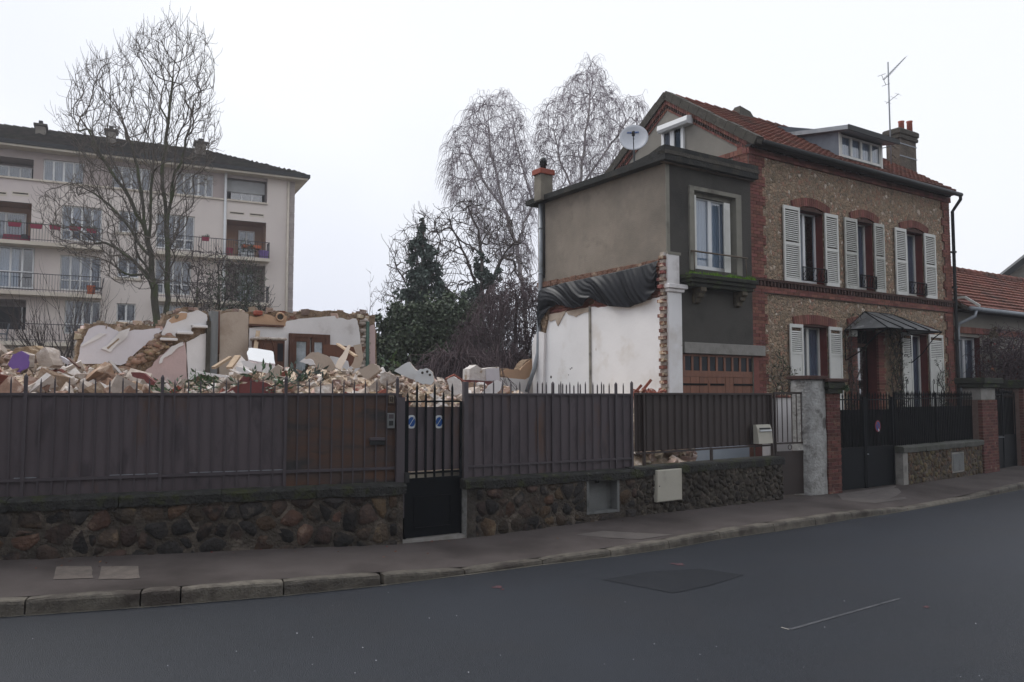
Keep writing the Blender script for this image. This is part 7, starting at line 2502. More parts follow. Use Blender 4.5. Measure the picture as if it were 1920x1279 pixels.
# finer rubble: one stuff object per colour family
for m, n in (('rubble_mix', 4200), ('rubble_white_fines', 900)):
    mb = MB()
    for i in range(n):
        px = rg.uniform(-380, 1260); t_ = rg.uniform(.0, 1.04)
        p = heap_h(px, t_)
        s_ = rg.uniform(.04, .14)
        vs, fs = protos[rg.randrange(len(protos))]
        R = Matrix.Translation(p + Vector((0, 0, -.06 + rg.uniform(-.05, .05)))) @ rnd_rot() @ Matrix.Diagonal((s_, s_, s_, 1))
        mb.add([R @ v for v in vs], fs)
    if m not in M: M[m] = mat('pale_rubble_fines', (.60, .56, .52, 1), (.46, .40, .35, 1), 6, rough=1, bump=.5, island=.25)
    mb.build('rubble', M[m], kind='stuff')

# ---- debris one can tell apart
def slab_thing(name, pxpts, Y, th, m, label, cat, tilt=0., edge=None, jagn=.01, parts=None):
    """irregular slab whose face is roughly turned to the street; pxpts outline in the picture, at distance Y (Y may vary: list)"""
    Ys = Y if isinstance(Y, (list, tuple)) else [Y] * len(pxpts)
    pts = [atY(x, y, yy) for (x, y), yy in zip(pxpts, Ys)]
    c = sum(pts, Vector()) / len(pts)
    # best plane normal (Newell)
    nrm = Vector()
    for i in range(len(pts)):
        a, b = pts[i], pts[(i + 1) % len(pts)]
        nrm += Vector(((a.y - b.y) * (a.z + b.z), (a.z - b.z) * (a.x + b.x), (a.x - b.x) * (a.y + b.y)))
    nrm.normalize()
    if nrm.dot(CAM - c) < 0: nrm = -nrm; pts.reverse()
    pts = [p - nrm * (p - c).dot(nrm) for p in pts]
    out = []
    for i in range(len(pts)):
        a, b = pts[i], pts[(i + 1) % len(pts)]
        for f in (0, .33, .66):
            out.append(a.lerp(b, f) + Vector((rg.uniform(-1, 1), rg.uniform(-1, 1), rg.uniform(-1, 1))) * jagn * (1 if f else .3))
    out = [p - nrm * (p - c).dot(nrm) for p in out]
    n = len(out)
    bk = [c + (p - c) * rg.uniform(.93, 1.05) - nrm * th * rg.uniform(.8, 1.2) for p in out]
    if edge:
        t = thing(name, (c.x, c.y, min(p.z for p in pts)), label, cat)
        MB().add(out + [p - nrm * .02 for p in out], [tuple(range(n)), tuple(reversed(range(n, 2 * n)))] + [(i, n + i, n + (i + 1) % n, (i + 1) % n) for i in range(n)]).build('painted_face', M[m], t)
        MB().add([c + (p - c) * 1.01 - nrm * .021 for p in out] + bk, [tuple(range(n)), tuple(reversed(range(n, 2 * n)))] + [(i, n + i, n + (i + 1) % n, (i + 1) % n) for i in range(n)]).build('broken_core', M[edge], t)
        return t
    o = MB().add(out + bk, [tuple(range(n)), tuple(reversed(range(n, 2 * n)))] + [(i, n + i, n + (i + 1) % n, (i + 1) % n) for i in range(n)]).build(name, M[m])
    return tag(o, label, cat)


slab_thing('wall_chunk', [(14, 683), (24, 664), (40, 658), (54, 666), (53, 688), (42, 694), (34, 701), (26, 696)], 12.2, .16, 'purple', 'large chunk of wall with a bright purple painted face on the rubble heap', 'wall chunk', edge='rubble_grey')
slab_thing('wall_chunk', [(22, 662), (30, 652), (50, 649), (58, 656), (62, 672), (48, 670)], 12.6, .2, 'rubble_brown', 'brown chunk lying right behind the purple one at the heap top', 'wall chunk')
slab_thing('wall_chunk', [(66, 664), (84, 650), (92, 662), (100, 684), (92, 690), (72, 684)], 12.5, .3, 'rubble_grey', 'large beige broken block right of the purple chunk', 'wall chunk')
slab_thing('wall_chunk', [(56, 650), (64, 648), (78, 654), (86, 652), (80, 662), (68, 664)], 12.9, .2, 'rubble_brown', 'tan broken block above the beige one on the heap', 'wall chunk')
slab_thing('glazed_tile_strip', [(104, 668), (112, 667), (131, 678), (127, 684)], 12.8, .06, 'pl_lilac', 'pale blue strip of broken tiling on the heap near the bare shrub', 'tile strip')
slab_thing('white_slab', [(466, 655), (474, 652), (508, 656), (512, 662), (516, 680), (508, 682), (492, 679), (480, 677), (466, 671), (463, 664)], [13.6, 13.6, 13.6, 13.6, 13.2, 13.2, 13.2, 13.2, 13.2, 13.4], .05, 'pvc', 'bright white curved sink-like slab at the top of the rubble', 'slab')
slab_thing('plaster_block', [(452, 676), (490, 682), (524, 688), (520, 696), (504, 702), (482, 696), (456, 685)], 13.0, .22, 'pl_white', 'long white-topped plaster block below the bright white slab', 'plaster block', edge='pl_pink')
slab_thing('plaster_block', [(354, 694), (370, 697), (424, 704), (425, 708), (408, 707), (356, 698)], 12.6, .12, 'pl_white', 'thin white moulding lying on the rubble left of the dark green leaves', 'moulding')
slab_thing('plaster_block', [(440, 688), (458, 690), (470, 698), (462, 702), (444, 696)], 12.6, .12, 'pl_white', 'small white plaster piece left of the long plaster block', 'plaster block')
slab_thing('plaster_board', [(492, 708), (520, 684), (530, 690), (522, 706), (505, 718)], 12.5, .05, 'pl_beige', 'tilted beige board below the white plaster block', 'board')
slab_thing('plaster_slab', [(566, 676), (582, 661), (596, 660), (618, 670), (630, 690), (622, 697), (598, 690), (588, 684)], 13.8, .06, 'pl_beige', 'big flat beige slab lying in front of the glazed doors', 'slab')
slab_thing('white_sheet', [(562, 678), (570, 672), (584, 674), (592, 684), (580, 684)], 13.5, .03, 'pl_white', 'small bright white sheet beside the flat beige slab', 'sheet')
slab_thing('hanging_wallpaper', [(628, 690), (636, 670), (652, 649), (658, 648), (650, 672), (640, 694)], [14, 14.3, 14.9, 14.9, 14.4, 14], .02, 'pl_beige', 'strip of torn beige wallpaper hanging in front of the brown board', 'wallpaper')
slab_thing('torn_panel', [(658, 686), (668, 664), (662, 648), (676, 645), (681, 664), (676, 688), (664, 692)], 15.0, .03, 'pl_beige', 'twisted beige panel standing near the green pipe', 'panel')
slab_thing('brown_panel', [(607, 646), (616, 645), (636, 648), (662, 650), (684, 650), (678, 672), (650, 676), (622, 668), (606, 664)], 16.0, .05, 'wood_brown', 'broken brown wooden panel to the right of the glazed doors', 'panel')
slab_thing('brown_panel', [(650, 665), (664, 660), (668, 680), (655, 688)], 15.6, .05, 'wood_brown', 'small brown board under the torn beige panel', 'panel')
slab_thing('stone_block', [(671, 694), (684, 688), (696, 682), (706, 684), (712, 694), (700, 704), (690, 713), (680, 706)], 13.0, .3, 'pl_beige', 'large beige broken block with white edge at the middle of the heap', 'block')
slab_thing('grey_block', [(713, 700), (722, 697), (734, 702), (745, 706), (738, 716), (722, 724), (712, 716)], 12.6, .3, 'rubble_grey', 'pale grey star-shaped broken block beside the gate post', 'block')
slab_thing('wall_chunk', [(739, 696), (752, 686), (764, 679), (770, 681), (776, 690), (786, 700), (776, 712), (756, 704)], 13.4, .18, 'sign_white', 'white-green flat wall chunk above the small gate, left of the holed one', 'wall chunk', edge='rubble_grey')
t = slab_thing('wall_chunk', [(777, 712), (779, 700), (788, 692), (800, 690), (810, 698), (814, 712), (808, 722), (792, 720), (778, 716)], 13.2, .2, 'sign_white', 'white-green wall chunk with round holes above the small gate', 'wall chunk', edge='rubble_grey')
for x, y in ((792, 699), (801, 697), (806, 703)):
    MB().disc(atY(x, y, 13.15), (0, -1, .1), .022, 10).build('hole', M['mortar'], t)
slab_thing('plaster_block', [(838, 712), (850, 706), (862, 712), (868, 738), (852, 742), (842, 730)], 12.6, .2, 'rubble_white', 'white angular block behind the right gate bars', 'block')
slab_thing('brick_block', [(902, 738), (916, 722), (932, 712), (942, 717), (938, 732), (920, 744)], 12.8, .12, 'pl_white', 'upturned white-edged piece of brick partition just above the grey fence', 'block', edge='rubble_red')
slab_thing('red_sheet', [(418, 740), (440, 725), (470, 714), (500, 718), (516, 728), (514, 742)], 12.0, .04, 'red_plastic', 'large dark red sheet on the rubble behind the dark green leaves', 'sheet')
slab_thing('red_sheet', [(448, 716), (458, 700), (470, 706), (474, 718)], 12.2, .04, 'red_plastic', 'small dark red pointed sheet above the large red one', 'sheet')
slab_thing('red_beam', [(246, 698), (270, 700), (290, 716), (284, 724), (270, 712), (248, 706)], 11.9, .08, 'red_plastic', 'bent dark red beam end on the heap left of the green leaves', 'beam')
beam('plank', atY(400, 690, 13.2), atY(432, 670, 13.6), .07, .04, 'wood_pale', 'pale plank lying aslant left of the bright white slab', 'plank')
beam('plank', atY(430, 690, 13.1), atY(446, 668, 13.4), .10, .04, 'pl_beige' if False else 'wood_pale', 'short pale board crossing the slanting plank near the white slab', 'plank')
beam('bent_bar', atY(128, 672, 12.9), atY(150, 690, 12.6), .03, .03, 'wood_brown', 'thin brown stick poking out of the heap near the ruined wall foot', 'stick')
beam('yellow_stick', atY(560, 712, 12.4), atY(583, 699, 12.6), .04, .03, 'wood_pale', 'short yellow stick among green leaves in the middle of the heap', 'stick')
beam('plank', atY(668, 668, 14.5), atY(633, 645, 15.4), .06, .03, 'wood_pale', 'thin pale lath leaning over the broken brown panel', 'lath')
for i, (x, y, l_) in enumerate(((1195, 728, 'short splinter of red wood above the fence end at the annex corner'), (1213, 720, 'taller splinter of red wood near the toothed brick corner'))):
    beam('splinter', atY(x - 8, y + 12, 16), atY(x + 8, y - 6 + i * -2, 16), .06, .05, 'rubble_red', l_, 'splinter')
for i in range(10):
    pass
rd_ = MB()
for i in range(60):
    px = rg.uniform(1186, 1250); p = atY(px, rg.uniform(730, 748), rg.uniform(15.4, 16.2)); s_ = rg.uniform(.04, .12)
    vs, fs = protos[rg.randrange(14)]
    R = Matrix.Translation(p) @ rnd_rot() @ Matrix.Diagonal((s_, s_, s_, 1))
    rd_.add([R @ v for v in vs], fs)
rd_.build('brick_rubble', M['rubble_red'], kind='stuff')
# pile under that red rubble, and pale boards seen below the corrugated fence
rb = MB()
for i in range(420):
    px = rg.uniform(1180, 1300); Y = rg.uniform(13.4, 16.0); t_ = (Y - 13.4) / 2.6
    p = atY(px, 862 - 118 * t_ ** .6 + max(0, px - 1240) * 1.2, Y); s_ = rg.uniform(.08, .22)
    vs, fs = protos[rg.randrange(14)]
    R = Matrix.Translation(p) @ rnd_rot() @ Matrix.Diagonal((s_, s_, s_, 1))
    rb.add([R @ v for v in vs], fs)
rb.build('rubble', M['rubble_mix'], kind='stuff')
DD = [((1188, 852), (1235, 862), 'pl_white', 'white board behind the fence gap next to the fence joint'), ((1200, 846), (1255, 861), 'wood_pale', 'pale plank seen through the gap under the brown fence, longest one'), ((1222, 850), (1272, 858), 'pl_white', 'white moulding lying under the brown corrugated fence'), ((1246, 862), (1282, 852), 'wood_pale', 'short pale plank end beneath the corrugated fence')]
for a_, b_, m_, l_ in DD:
    beam('plank', atY(a_[0], a_[1], 14.1), atY(b_[0], b_[1], 14.6), .12, .05, m_, l_, 'plank')
t = thing('garden_table', atY(1345, 870, 16.2) , 'pale blue-grey table top glimpsed through the gap under the brown fence', 'table')
a_ = atY(1268, 852, 15.6); b_ = atY(1405, 836, 17.6)
Ft = Frame(a_, b_ - a_); LT = (Vector((b_.x, b_.y)) - Vector((a_.x, a_.y))).length
zt_ = atY(1330, 846, 16.6).z
MB().box(Ft, 0, LT, 0, .5, zt_ - .3, zt_ + .05).build('table_top', mat('pale_blue_laminate', (.42, .48, .54, 1), (.38, .44, .5, 1), 3, rough=.5, bump=0), t)
for u_x in (.1, LT - .1):
    MB().box(Ft, u_x - .03, u_x + .03, .05, .11, 0, zt_ - .3).build('leg', M['zinc'], t)

# green leafy branches in the heap (laurel and dark fronds)
def leafy(name, c, n, spread, L, m, label, cat, seed, up=.6):
    r = random.Random(seed)
    t = thing(name, c, label, cat)
    mb, st = MB(), MB()
    for i in range(n):
        d = Vector((r.gauss(0, 1), r.gauss(0, .6) - .3, abs(r.gauss(0, up)) + .1)).normalized()
        b = c + Vector((r.uniform(-1, 1) * spread, r.uniform(-.3, .3), r.uniform(-.05, .15)))
        st.tube([b, b + d * L * .6], [.006, .003], 3)
        for k_ in range(4):
            q = b + d * L * (.2 + .2 * k_)
            dd = (d + Vector((r.uniform(-1, 1), r.uniform(-1, 1), r.uniform(-.6, .8))) * .8).normalized()
            s = dd.cross(Vector((r.uniform(-1, 1), r.uniform(-1, 1), r.uniform(-1, 1)))).normalized()
            l_ = L * r.uniform(.35, .6); w = l_ * .17
            mid = q + dd * l_ * .5 + Vector((0, 0, -.01))
            mb.add([q, mid + s * w, q + dd * l_, mid - s * w], [(0, 1, 2), (0, 2, 3)])
    mb.build('leaves', M[m], t, kind='stuff'); st.build('stem', M['twig'], t, kind='stuff')
leafy('laurel_branch', atY(352, 738, 11.7), 24, .34, .20, 'laurel', 'dark green leafy branches buried in the heap below the pink plaster', 'branch', 1)
leafy('laurel_branch', atY(402, 734, 11.8), 14, .2, .20, 'laurel', 'sparse green sprig right of the thickest leafy branches', 'branch', 7)
leafy('laurel_branch', atY(466, 724, 11.7), 7, .22, .24, 'laurel', 'few large green leaves lying in front of the red sheet', 'branch', 2)
leafy('laurel_branch', atY(574, 718, 12.4), 14, .22, .24, 'conifer', 'dark leafy fronds sticking up in the middle of the rubble', 'branch', 3, up=.9)
leafy('laurel_branch', atY(530, 730, 12.0), 16, .22, .22, 'laurel', 'dull green branch between the board and the dark fronds', 'branch', 4)
leafy('laurel_branch', atY(735, 700, 14.0), 10, .1, .25, 'laurel', 'small green sprig behind the pale grey star-shaped block', 'branch', 6)

# ------------------------------------------------------------------ trees and shrubs
def rvec(r): return Vector((r.gauss(0, 1), r.gauss(0, 1), r.gauss(0, 1)))


def grow(thick, fine, r, p, d, L, rad, lvl, maxl, o):
    """one limb: a curved tapering tube that carries side limbs"""
    n = o['seg'][min(lvl, len(o['seg']) - 1)]
    pts, rads = [p.copy()], [rad]
    dirs = [d.copy()]
    end = rad * o['taper']
    for i in range(n):
        g = o['grav'][min(lvl, len(o['grav']) - 1)]
        d = (d + rvec(r) * o['gnarl'][min(lvl, len(o['gnarl']) - 1)] + Vector((0, 0, 1)) * g).normalized()
        p = p + d * (L / n)
        pts.append(p.copy()); dirs.append(d.copy()); rads.append(rad + (end - rad) * (i + 1) / n)
    mb = thick if lvl <= o['split'] else fine
    mb.tube(pts, rads, 7 if lvl == 0 else (5 if lvl <= 1 else 3), cap=False)
    if lvl >= maxl: return
    k = o['kids'][lvl]
    k = int(k + r.random())
    for j in range(k):
        f = o['start'][lvl] + (1 - o['start'][lvl]) * ((j + r.random()) / k)
        x = f * n; i = min(int(x), n - 1); q = pts[i].lerp(pts[i + 1], x - i)
        dd = dirs[i + 1]
        a = dd.orthogonal().normalized(); a = Matrix.Rotation(r.uniform(0, 6.283), 3, dd) @ a
        if 'bias' in o: a = (a + o['bias'] * .5).normalized()
        ang = math.radians(o['ang'][lvl] * r.uniform(.7, 1.25))
        nd = (dd * math.cos(ang) + a * math.sin(ang)).normalized()
        l2 = L * o['len'][lvl] * r.uniform(.6, 1.15) * (1 - o['fall'] * f)
        r2 = max(o['minr'], min((rads[i] * .75), rads[i] * o['rr'][lvl] * r.uniform(.7, 1.1)))
        grow(thick, fine, r, q, nd, l2, r2, lvl + 1, maxl, o)
    # continuation
    if o.get('cont', True) and lvl < maxl:
        grow(thick, fine, r, pts[-1], dirs[-1], L * .45, rads[-1], lvl + 1, maxl, o)


def bare_tree(name, base, label, stems, o, seed, mats=('bark', 'twig'), maxl=4, group=None, cat='tree'):
    t = thing(name, base, label, cat, group)
    a, b = MB(), MB()
    r = random.Random(seed)
    for (off, d, L, rad) in stems:
        grow(a, b, r, base + Vector(off), Vector(d).normalized(), L, rad, 0, maxl, o)
    a.build('trunk', M[mats[0]], t)
    b.build('crown', M[mats[1]], t)
    return t


import numpy as np


def inside(x, y, poly):
    c = False; n = len(poly); k = n - 1
    for i in range(n):
        (xi, yi), (xk, yk) = poly[i], poly[k]
        if (yi > y) != (yk > y) and x < (xk - xi) * (y - yi) / (yk - yi) + xi: c = not c
        k = i
    return c


def crown_tree(name, label, Y, env, stems, n, seed, depth=2.0, mats=('bark', 'twig'), minr=.009, ex=.42, k=1.2, droop=0., twigs=2, twl=.45, rmax=.25, cat='tree', group=None, thick=.035, upb=0., sweep=0., byz=False, tw_up=.15, wig=.6):
    """a leafless crown that fills an outline: each limb tip is joined to the best-placed existing limb, radii follow the number of tips carried"""
    r = random.Random(seed)
    MAXN = 60000
    P = np.zeros((MAXN, 3)); D = np.zeros((MAXN, 3)); par = [-1] * MAXN
    m = 0
    def addn(p, pa):
        nonlocal m
        P[m] = p
        d = Vector(p) - Vector(P[pa]) if pa >= 0 else Vector((0, 0, 1))
        d = d.normalized() if d.length > 1e-6 else Vector((0, 0, 1))
        D[m] = d; par[m] = pa; m += 1
        return m - 1
    base = None
    for st in stems:
        pts = [P3(x, y, Y + dy) for x, y, dy in st['pts']]
        if st.get('root'):
            g_ = pts[0].copy(); g_.z = -.1; pts = [g_] + pts
            pa = -1
            if base is None: base = g_
        else:
            pa = int(np.argmin(((P[:m] - np.array(pts[0])) ** 2).sum(1)))
        for a in range(len(pts) - 1):
            L = (pts[a + 1] - pts[a]).length; s_ = max(1, int(L / .4))
            if a == 0 and pa < 0: pa = addn(pts[0], -1)
            for q in range(1, s_ + 1):
                p = pts[a].lerp(pts[a + 1], q / s_) + rvec(r) * .03
                pa = addn(p, pa)
    ntrunk = m
    xs = [q[0] for q in env]; ys = [q[1] for q in env]
    cx = sum(xs) / len(xs); hw = (max(xs) - min(xs)) / 2
    att = []
    while len(att) < n:
        x, y = r.uniform(min(xs), max(xs)), r.uniform(min(ys), max(ys))
        if not inside(x, y, env): continue
        w = math.sqrt(max(.05, 1 - ((x - cx) / (hw * 1.05)) ** 2))
        att.append(P3(x, y, Y + r.uniform(-1, 1) * depth * w))
    key = [float(((P[:ntrunk] - np.array(a)) ** 2).sum(1).min()) for a in att]
    if byz: key = [a.z + .4 * k_2 for a, k_2 in zip(att, key)]
    for _, a in sorted(zip(key, att), key=lambda q: q[0]):
        v = np.array(a) - P[:m]; d = np.sqrt((v ** 2).sum(1)) + 1e-6
        cs = (v * D[:m]).sum(1) / d
        up = v[:, 2] / d
        cost = d * (1 + k * (1 - cs) + upb * (1 - up))
        q = int(np.argmin(cost)); L = float(d[q])
        p0 = Vector(P[q]); d0 = Vector(D[q])
        c1 = p0 + d0 * L * .45
        if sweep: c1 = c1.lerp(p0 + Vector((v[q][0] * .6, v[q][1] * .6, v[q][2] * .35)), sweep)
        sg = max(2, int(L / .38)); pa = q
        if m + sg > MAXN - 5: break
        for t_ in range(1, sg + 1):
            f = t_ / sg
            b = p0 * (1 - f) ** 2 + c1 * 2 * f * (1 - f) + a * f * f
            b = b + rvec(r) * .025 * L * (1 if t_ < sg else 0) * wig
            pa = addn(b, pa)
    cnt = [0] * m; kids = [[] for _ in range(m)]
    for i in range(m - 1, -1, -1):
        if cnt[i] == 0: cnt[i] = 1
        if par[i] >= 0: cnt[par[i]] += cnt[i]; kids[par[i]].append(i)
    rad = [min(rmax, minr * c ** ex) for c in cnt]
    tr, cr_ = MB(), MB()
    starts = [(i, None) for i in range(m) if par[i] < 0]
    while starts:
        i, pr = starts.pop()
        ch = ([pr] if pr is not None else []) + [i]
        while kids[i]:
            b = max(kids[i], key=lambda c: cnt[c])
            starts += [(c, i) for c in kids[i] if c != b]
            i = b; ch.append(i)
        pts = [Vector(P[c]) for c in ch]; rr_ = [rad[c] for c in ch]
        if pr is not None: rr_[0] = min(rr_[1] * 1.1, rad[pr])
        if len(pts) < 2: continue
        # split the chain into a stout part and a thin part
        cut = next((q for q, x in enumerate(rr_) if x < thick), len(rr_))
        if cut >= 2: tr.tube(pts[:cut + 1], rr_[:cut + 1], 7 if rr_[0] > .1 else 5, cap=False)
        if cut < len(pts):
            s0 = max(0, cut - 1) if cut < 2 else cut
            if len(pts) - s0 >= 2: cr_.tube(pts[s0:], [x if q else x for q, x in enumerate(rr_[s0:])], 3, cap=False)
        tip = pts[-1]; td = (pts[-1] - pts[-2]).normalized()
        for _ in range(twigs):
            b = pts[-1 - min(len(pts) - 1, r.randrange(0, 4))]
            d = (td + rvec(r) * .55 + Vector((0, 0, tw_up - droop * .6))).normalized(); L = twl * r.uniform(.5, 1.3)
            e1_, e2_ = b + d * L * .5, b + d * L * .8 + Vector((0, 0, -droop * L * .5))
            e3 = e2_ + d * L * .15 + Vector((0, 0, (-droop * L * .7) if droop else L * .2))
            cr_.tube([b, e1_, e2_, e3], [minr, minr * .85, minr * .75, minr * .55], 3, cap=False)
    t = thing(name, base, label, cat, group)
    tr.build('trunk', M[mats[0]], t)
    cr_.build('crown', M[mats[1]], t)
    return t


def P3(px, py, Y): return atY(px, py, Y)


crown_tree('bare_tree', 'tall leafless twin-stemmed tree with upswept branches standing before the apartment building', 30,
           [(250, 545), (190, 520), (120, 470), (62, 400), (80, 350), (130, 345), (150, 300), (100, 215), (128, 190), (130, 145), (180, 100), (235, 85), (265, 50), (300, 40), (335, 27), (390, 60), (404, 120), (400, 200), (418, 235), (404, 300), (395, 350), (350, 420), (345, 480), (330, 530)],
           [dict(root=1, pts=[(292, 600, 0), (288, 540, 0), (282, 480, 0), (268, 410, 0), (262, 340, .1), (245, 270, .2), (225, 210, .2)]),
            dict(root=1, pts=[(309, 600, .4), (314, 540, .4), (318, 470, .4), (310, 400, .4), (304, 330, .3), (312, 260, .3), (322, 170, .3), (330, 100, .2)]),
            dict(pts=[(312, 420, .4), (322, 350, .2), (345, 280, 0), (365, 190, 0)]), dict(pts=[(280, 450, 0), (283, 380, -.4), (288, 300, -.5), (290, 200, -.6)]),
            dict(pts=[(288, 535, 0), (262, 500, .2), (215, 465, .4), (160, 440, .4)]), dict(pts=[(284, 490, 0), (240, 420, .5), (190, 370, .7), (120, 330, .8)]),
            dict(pts=[(275, 440, 0), (235, 360, -.3), (190, 290, -.5), (150, 220, -.6)])],
           2700, 12, depth=2.3, mats=('bark', 'fine_twig'), minr=.0078, ex=.42, k=1.9, twigs=2, twl=.5, rmax=.24, upb=.9, sweep=.2, tw_up=.6, wig=.2)

# pollarded little tree in front of the left balconies
pt_ = atY(112, 741, 24); pt_.z = -.1
o2 = dict(seg=(4, 6, 5, 4), taper=.5, grav=(0, .16, .1, .05), gnarl=(.12, .08, .1, .12), split=1, kids=(0, 5, 3), start=(.3, .3, .2), ang=(40, 28, 30), len=(1, .5, .5), rr=(.6, .4, .6), fall=.2, minr=.008, cont=True)
r_ = random.Random(9)
sh = []
for i in range(17):
    a = r_.uniform(0, 6.28)
    sh.append(((math.cos(a) * .12 + (.35 if i % 3 == 0 else -.1), 0, r_.uniform(1.9, 2.5)), (math.cos(a) * .62, math.sin(a) * .4, 1), r_.uniform(1.2, 2.3), r_.uniform(.022, .045)))
o3 = dict(o2); o3['kids'] = (5, 3, 2); o3['taper'] = .3
tt = bare_tree('pollard_tree', pt_, 'small pollarded bare tree with brush of thin shoots before the left balconies', sh, o3, 5, mats=('twig', 'twig'), maxl=2)
k_ = MB(); k_.tube([pt_, pt_ + Vector((0, 0, 1.2)), pt_ + Vector((.05, 0, 2.2))], [.20, .17, .24], 9)
k_.tube([pt_ + Vector((.45, .1, 0)), pt_ + Vector((.42, .1, 2.4)), pt_ + Vector((.45, .1, 2.9))], [.13, .12, .17], 8)
k_.build('knuckled_stem', M['bark'], tt)

# shrubs in front of the right balconies
o4 = dict(seg=(6, 5, 4, 3), taper=.3, grav=(.05, .08, .06, .04), gnarl=(.08, .12, .14, .16), split=1, kids=(9, 6, 4), start=(.15, .15, .15), ang=(38, 38, 42), len=(.5, .5, .5), rr=(.5, .5, .6), fall=.3, minr=.012, cont=True)
labs = ('thin bare shrub behind the ruined wall just right of the big bare tree', 'bushy bare shrub with a few leaves before the right balconies', 'leafier bare shrub below the right second-floor balcony')
for i, (env, st_, Y) in enumerate((
        ([(328, 620), (325, 540), (345, 480), (372, 455), (395, 500), (400, 560), (390, 620)], [(365, 620), (368, 560), (372, 500)], 33),
        ([(370, 620), (378, 520), (395, 450), (420, 460), (445, 500), (450, 560), (440, 620)], [(408, 620), (410, 550), (412, 490)], 35),
        ([(420, 620), (430, 530), (450, 480), (480, 490), (500, 520), (508, 570), (500, 620)], [(458, 620), (462, 560), (465, 520)], 36))):
    t = crown_tree('bare_shrub', labs[i], Y, env, [dict(root=1, pts=[(x, y, 0) for x, y in st_])], 170, 30 + i, depth=1.2, mats=('bark', 'twig'), minr=.012, ex=.38, twigs=3, twl=.5, cat='shrub', upb=.5)
    if i:
        mb = MB(); r_ = random.Random(i)
        for k_ in range(1500 if i == 2 else 700):
            px_, py_ = r_.gauss(st_[1][0], 16), r_.gauss(545, 32)
            if not inside(px_, py_, env): continue
            p = P3(px_, py_, Y + r_.uniform(-1, 1))
            a, c = rvec(r_) * .07, rvec(r_) * .05
            mb.add([p, p + a, p + c], [(0, 1, 2)])
        mb.build('foliage', M['ever'], t, kind='stuff')

# silver birches
for lab, Y, env, stems, n, sd in (
        ('weeping silver birch, the shorter one, left of the annex chimney', 42,
         [(990, 500), (930, 480), (880, 400), (838, 350), (840, 265), (870, 205), (915, 172), (948, 168), (975, 205), (992, 280), (1010, 380)],
         [dict(root=1, pts=[(985, 560, 0), (972, 480, 0), (955, 420, 0), (935, 350, 0), (918, 270, 0), (915, 200, 0)]), dict(pts=[(968, 460, 0), (1000, 380, .5), (975, 300, .6), (960, 230, .5)]), dict(pts=[(950, 400, 0), (900, 330, -.5), (875, 270, -.6)])], 1150, 3),
        ('tall weeping silver birch rising behind the grey annex roof', 44,
         [(1080, 420), (1010, 360), (1000, 260), (1008, 215), (1050, 165), (1085, 125), (1112, 100), (1140, 140), (1160, 185), (1205, 175), (1212, 250), (1180, 330)],
         [dict(root=1, pts=[(1080, 560, 0), (1085, 400, 0), (1092, 300, 0), (1102, 220, 0), (1112, 130, 0)]), dict(pts=[(1086, 380, 0), (1050, 300, .4), (1035, 220, .5)]), dict(pts=[(1088, 350, 0), (1140, 280, -.3), (1180, 220, -.5)])], 1300, 5)):
    crown_tree('birch_tree', lab, Y, env, stems, n, sd, depth=2.2, mats=('birch', 'birch_twig'), minr=.0095, ex=.39, k=1.5, droop=.65, twigs=6, twl=.75, sweep=.3, group='birches behind the annex')

# spreading bare trees left of the birches
crown_tree('bare_tree', 'wide-spreading leafless tree between the dark conifer and the annex', 36,
           [(1000, 560), (990, 440), (950, 400), (900, 375), (850, 372), (820, 400), (790, 470), (760, 540), (820, 600), (960, 620)],
           [dict(root=1, pts=[(905, 620, 0), (900, 560, 0), (880, 500, 0), (850, 430, 0)]), dict(pts=[(902, 570, 0), (905, 500, .3), (895, 430, .3), (880, 390, .2)]), dict(pts=[(904, 580, 0), (930, 510, -.2), (960, 450, -.3)]), dict(pts=[(903, 600, 0), (860, 560, .3), (810, 520, .4)])],
           950, 7, depth=2.2, mats=('twig', 'twig'), minr=.014, ex=.37, k=1.0, twigs=2, twl=.5)
crown_tree('bare_tree', 'thin bare tree half hidden behind the dark conifer at the left of the garden', 38,
           [(830, 600), (842, 470), (815, 400), (785, 392), (755, 420), (725, 470), (708, 545), (715, 610)],
           [dict(root=1, pts=[(790, 620, 0), (785, 540, 0), (780, 470, 0), (785, 420, 0)]), dict(pts=[(788, 580, 0), (755, 520, 0), (735, 480, 0)]), dict(pts=[(787, 560, 0), (815, 500, 0), (825, 450, 0)])],
           420, 9, depth=2.0, mats=('twig', 'twig'), minr=.012, ex=.36, k=1.0, twigs=2, twl=.55)


def foliage_mass(name, label, blobs, m, n, leaf, seed, cat='shrub', droop=0.0, stem=None, sm='bark'):
    """leaf-sized faces through a crown made of overlapping lumps; blobs: (centre, (rx, ry, rz))"""
    r = random.Random(seed)
    base = blobs[0][0].copy(); base.z = 0
    t = thing(name, base, label, cat)
    mb = MB()
    tot = sum(b[1][0] * b[1][2] for b in blobs)
    for c, (rx, ry, rz) in blobs:
        k = int(n * rx * rz / tot)
        nk = max(6, int(k / 45))
        clumps = []
        for _ in range(nk):
            d = rvec(r).normalized() * r.uniform(.55, 1.0)
            clumps.append((Vector((c.x + d.x * rx, c.y + d.y * ry, c.z + d.z * rz)), r.uniform(.14, .34)))
        for _ in range(k):
            cc, cr = clumps[r.randrange(nk)]
            p = cc + rvec(r).normalized() * cr * r.random() ** .4 * min(rx, 1.2)
            if p.z < .05: continue
            a = rvec(r); a.z -= droop; a = a.normalized() * leaf * r.uniform(.6, 1.3)
            s = a.cross(rvec(r)).normalized() * leaf * .32
            mb.add([p, p + a * .5 + s, p + a, p + a * .5 - s], [(0, 1, 2), (0, 2, 3)])
    mb.build('crown', M[m], t)
    if stem:
        s_ = MB(); s_.tube([base, stem], [.12, .05], 6); s_.build('trunk', M[sm], t)
    return t


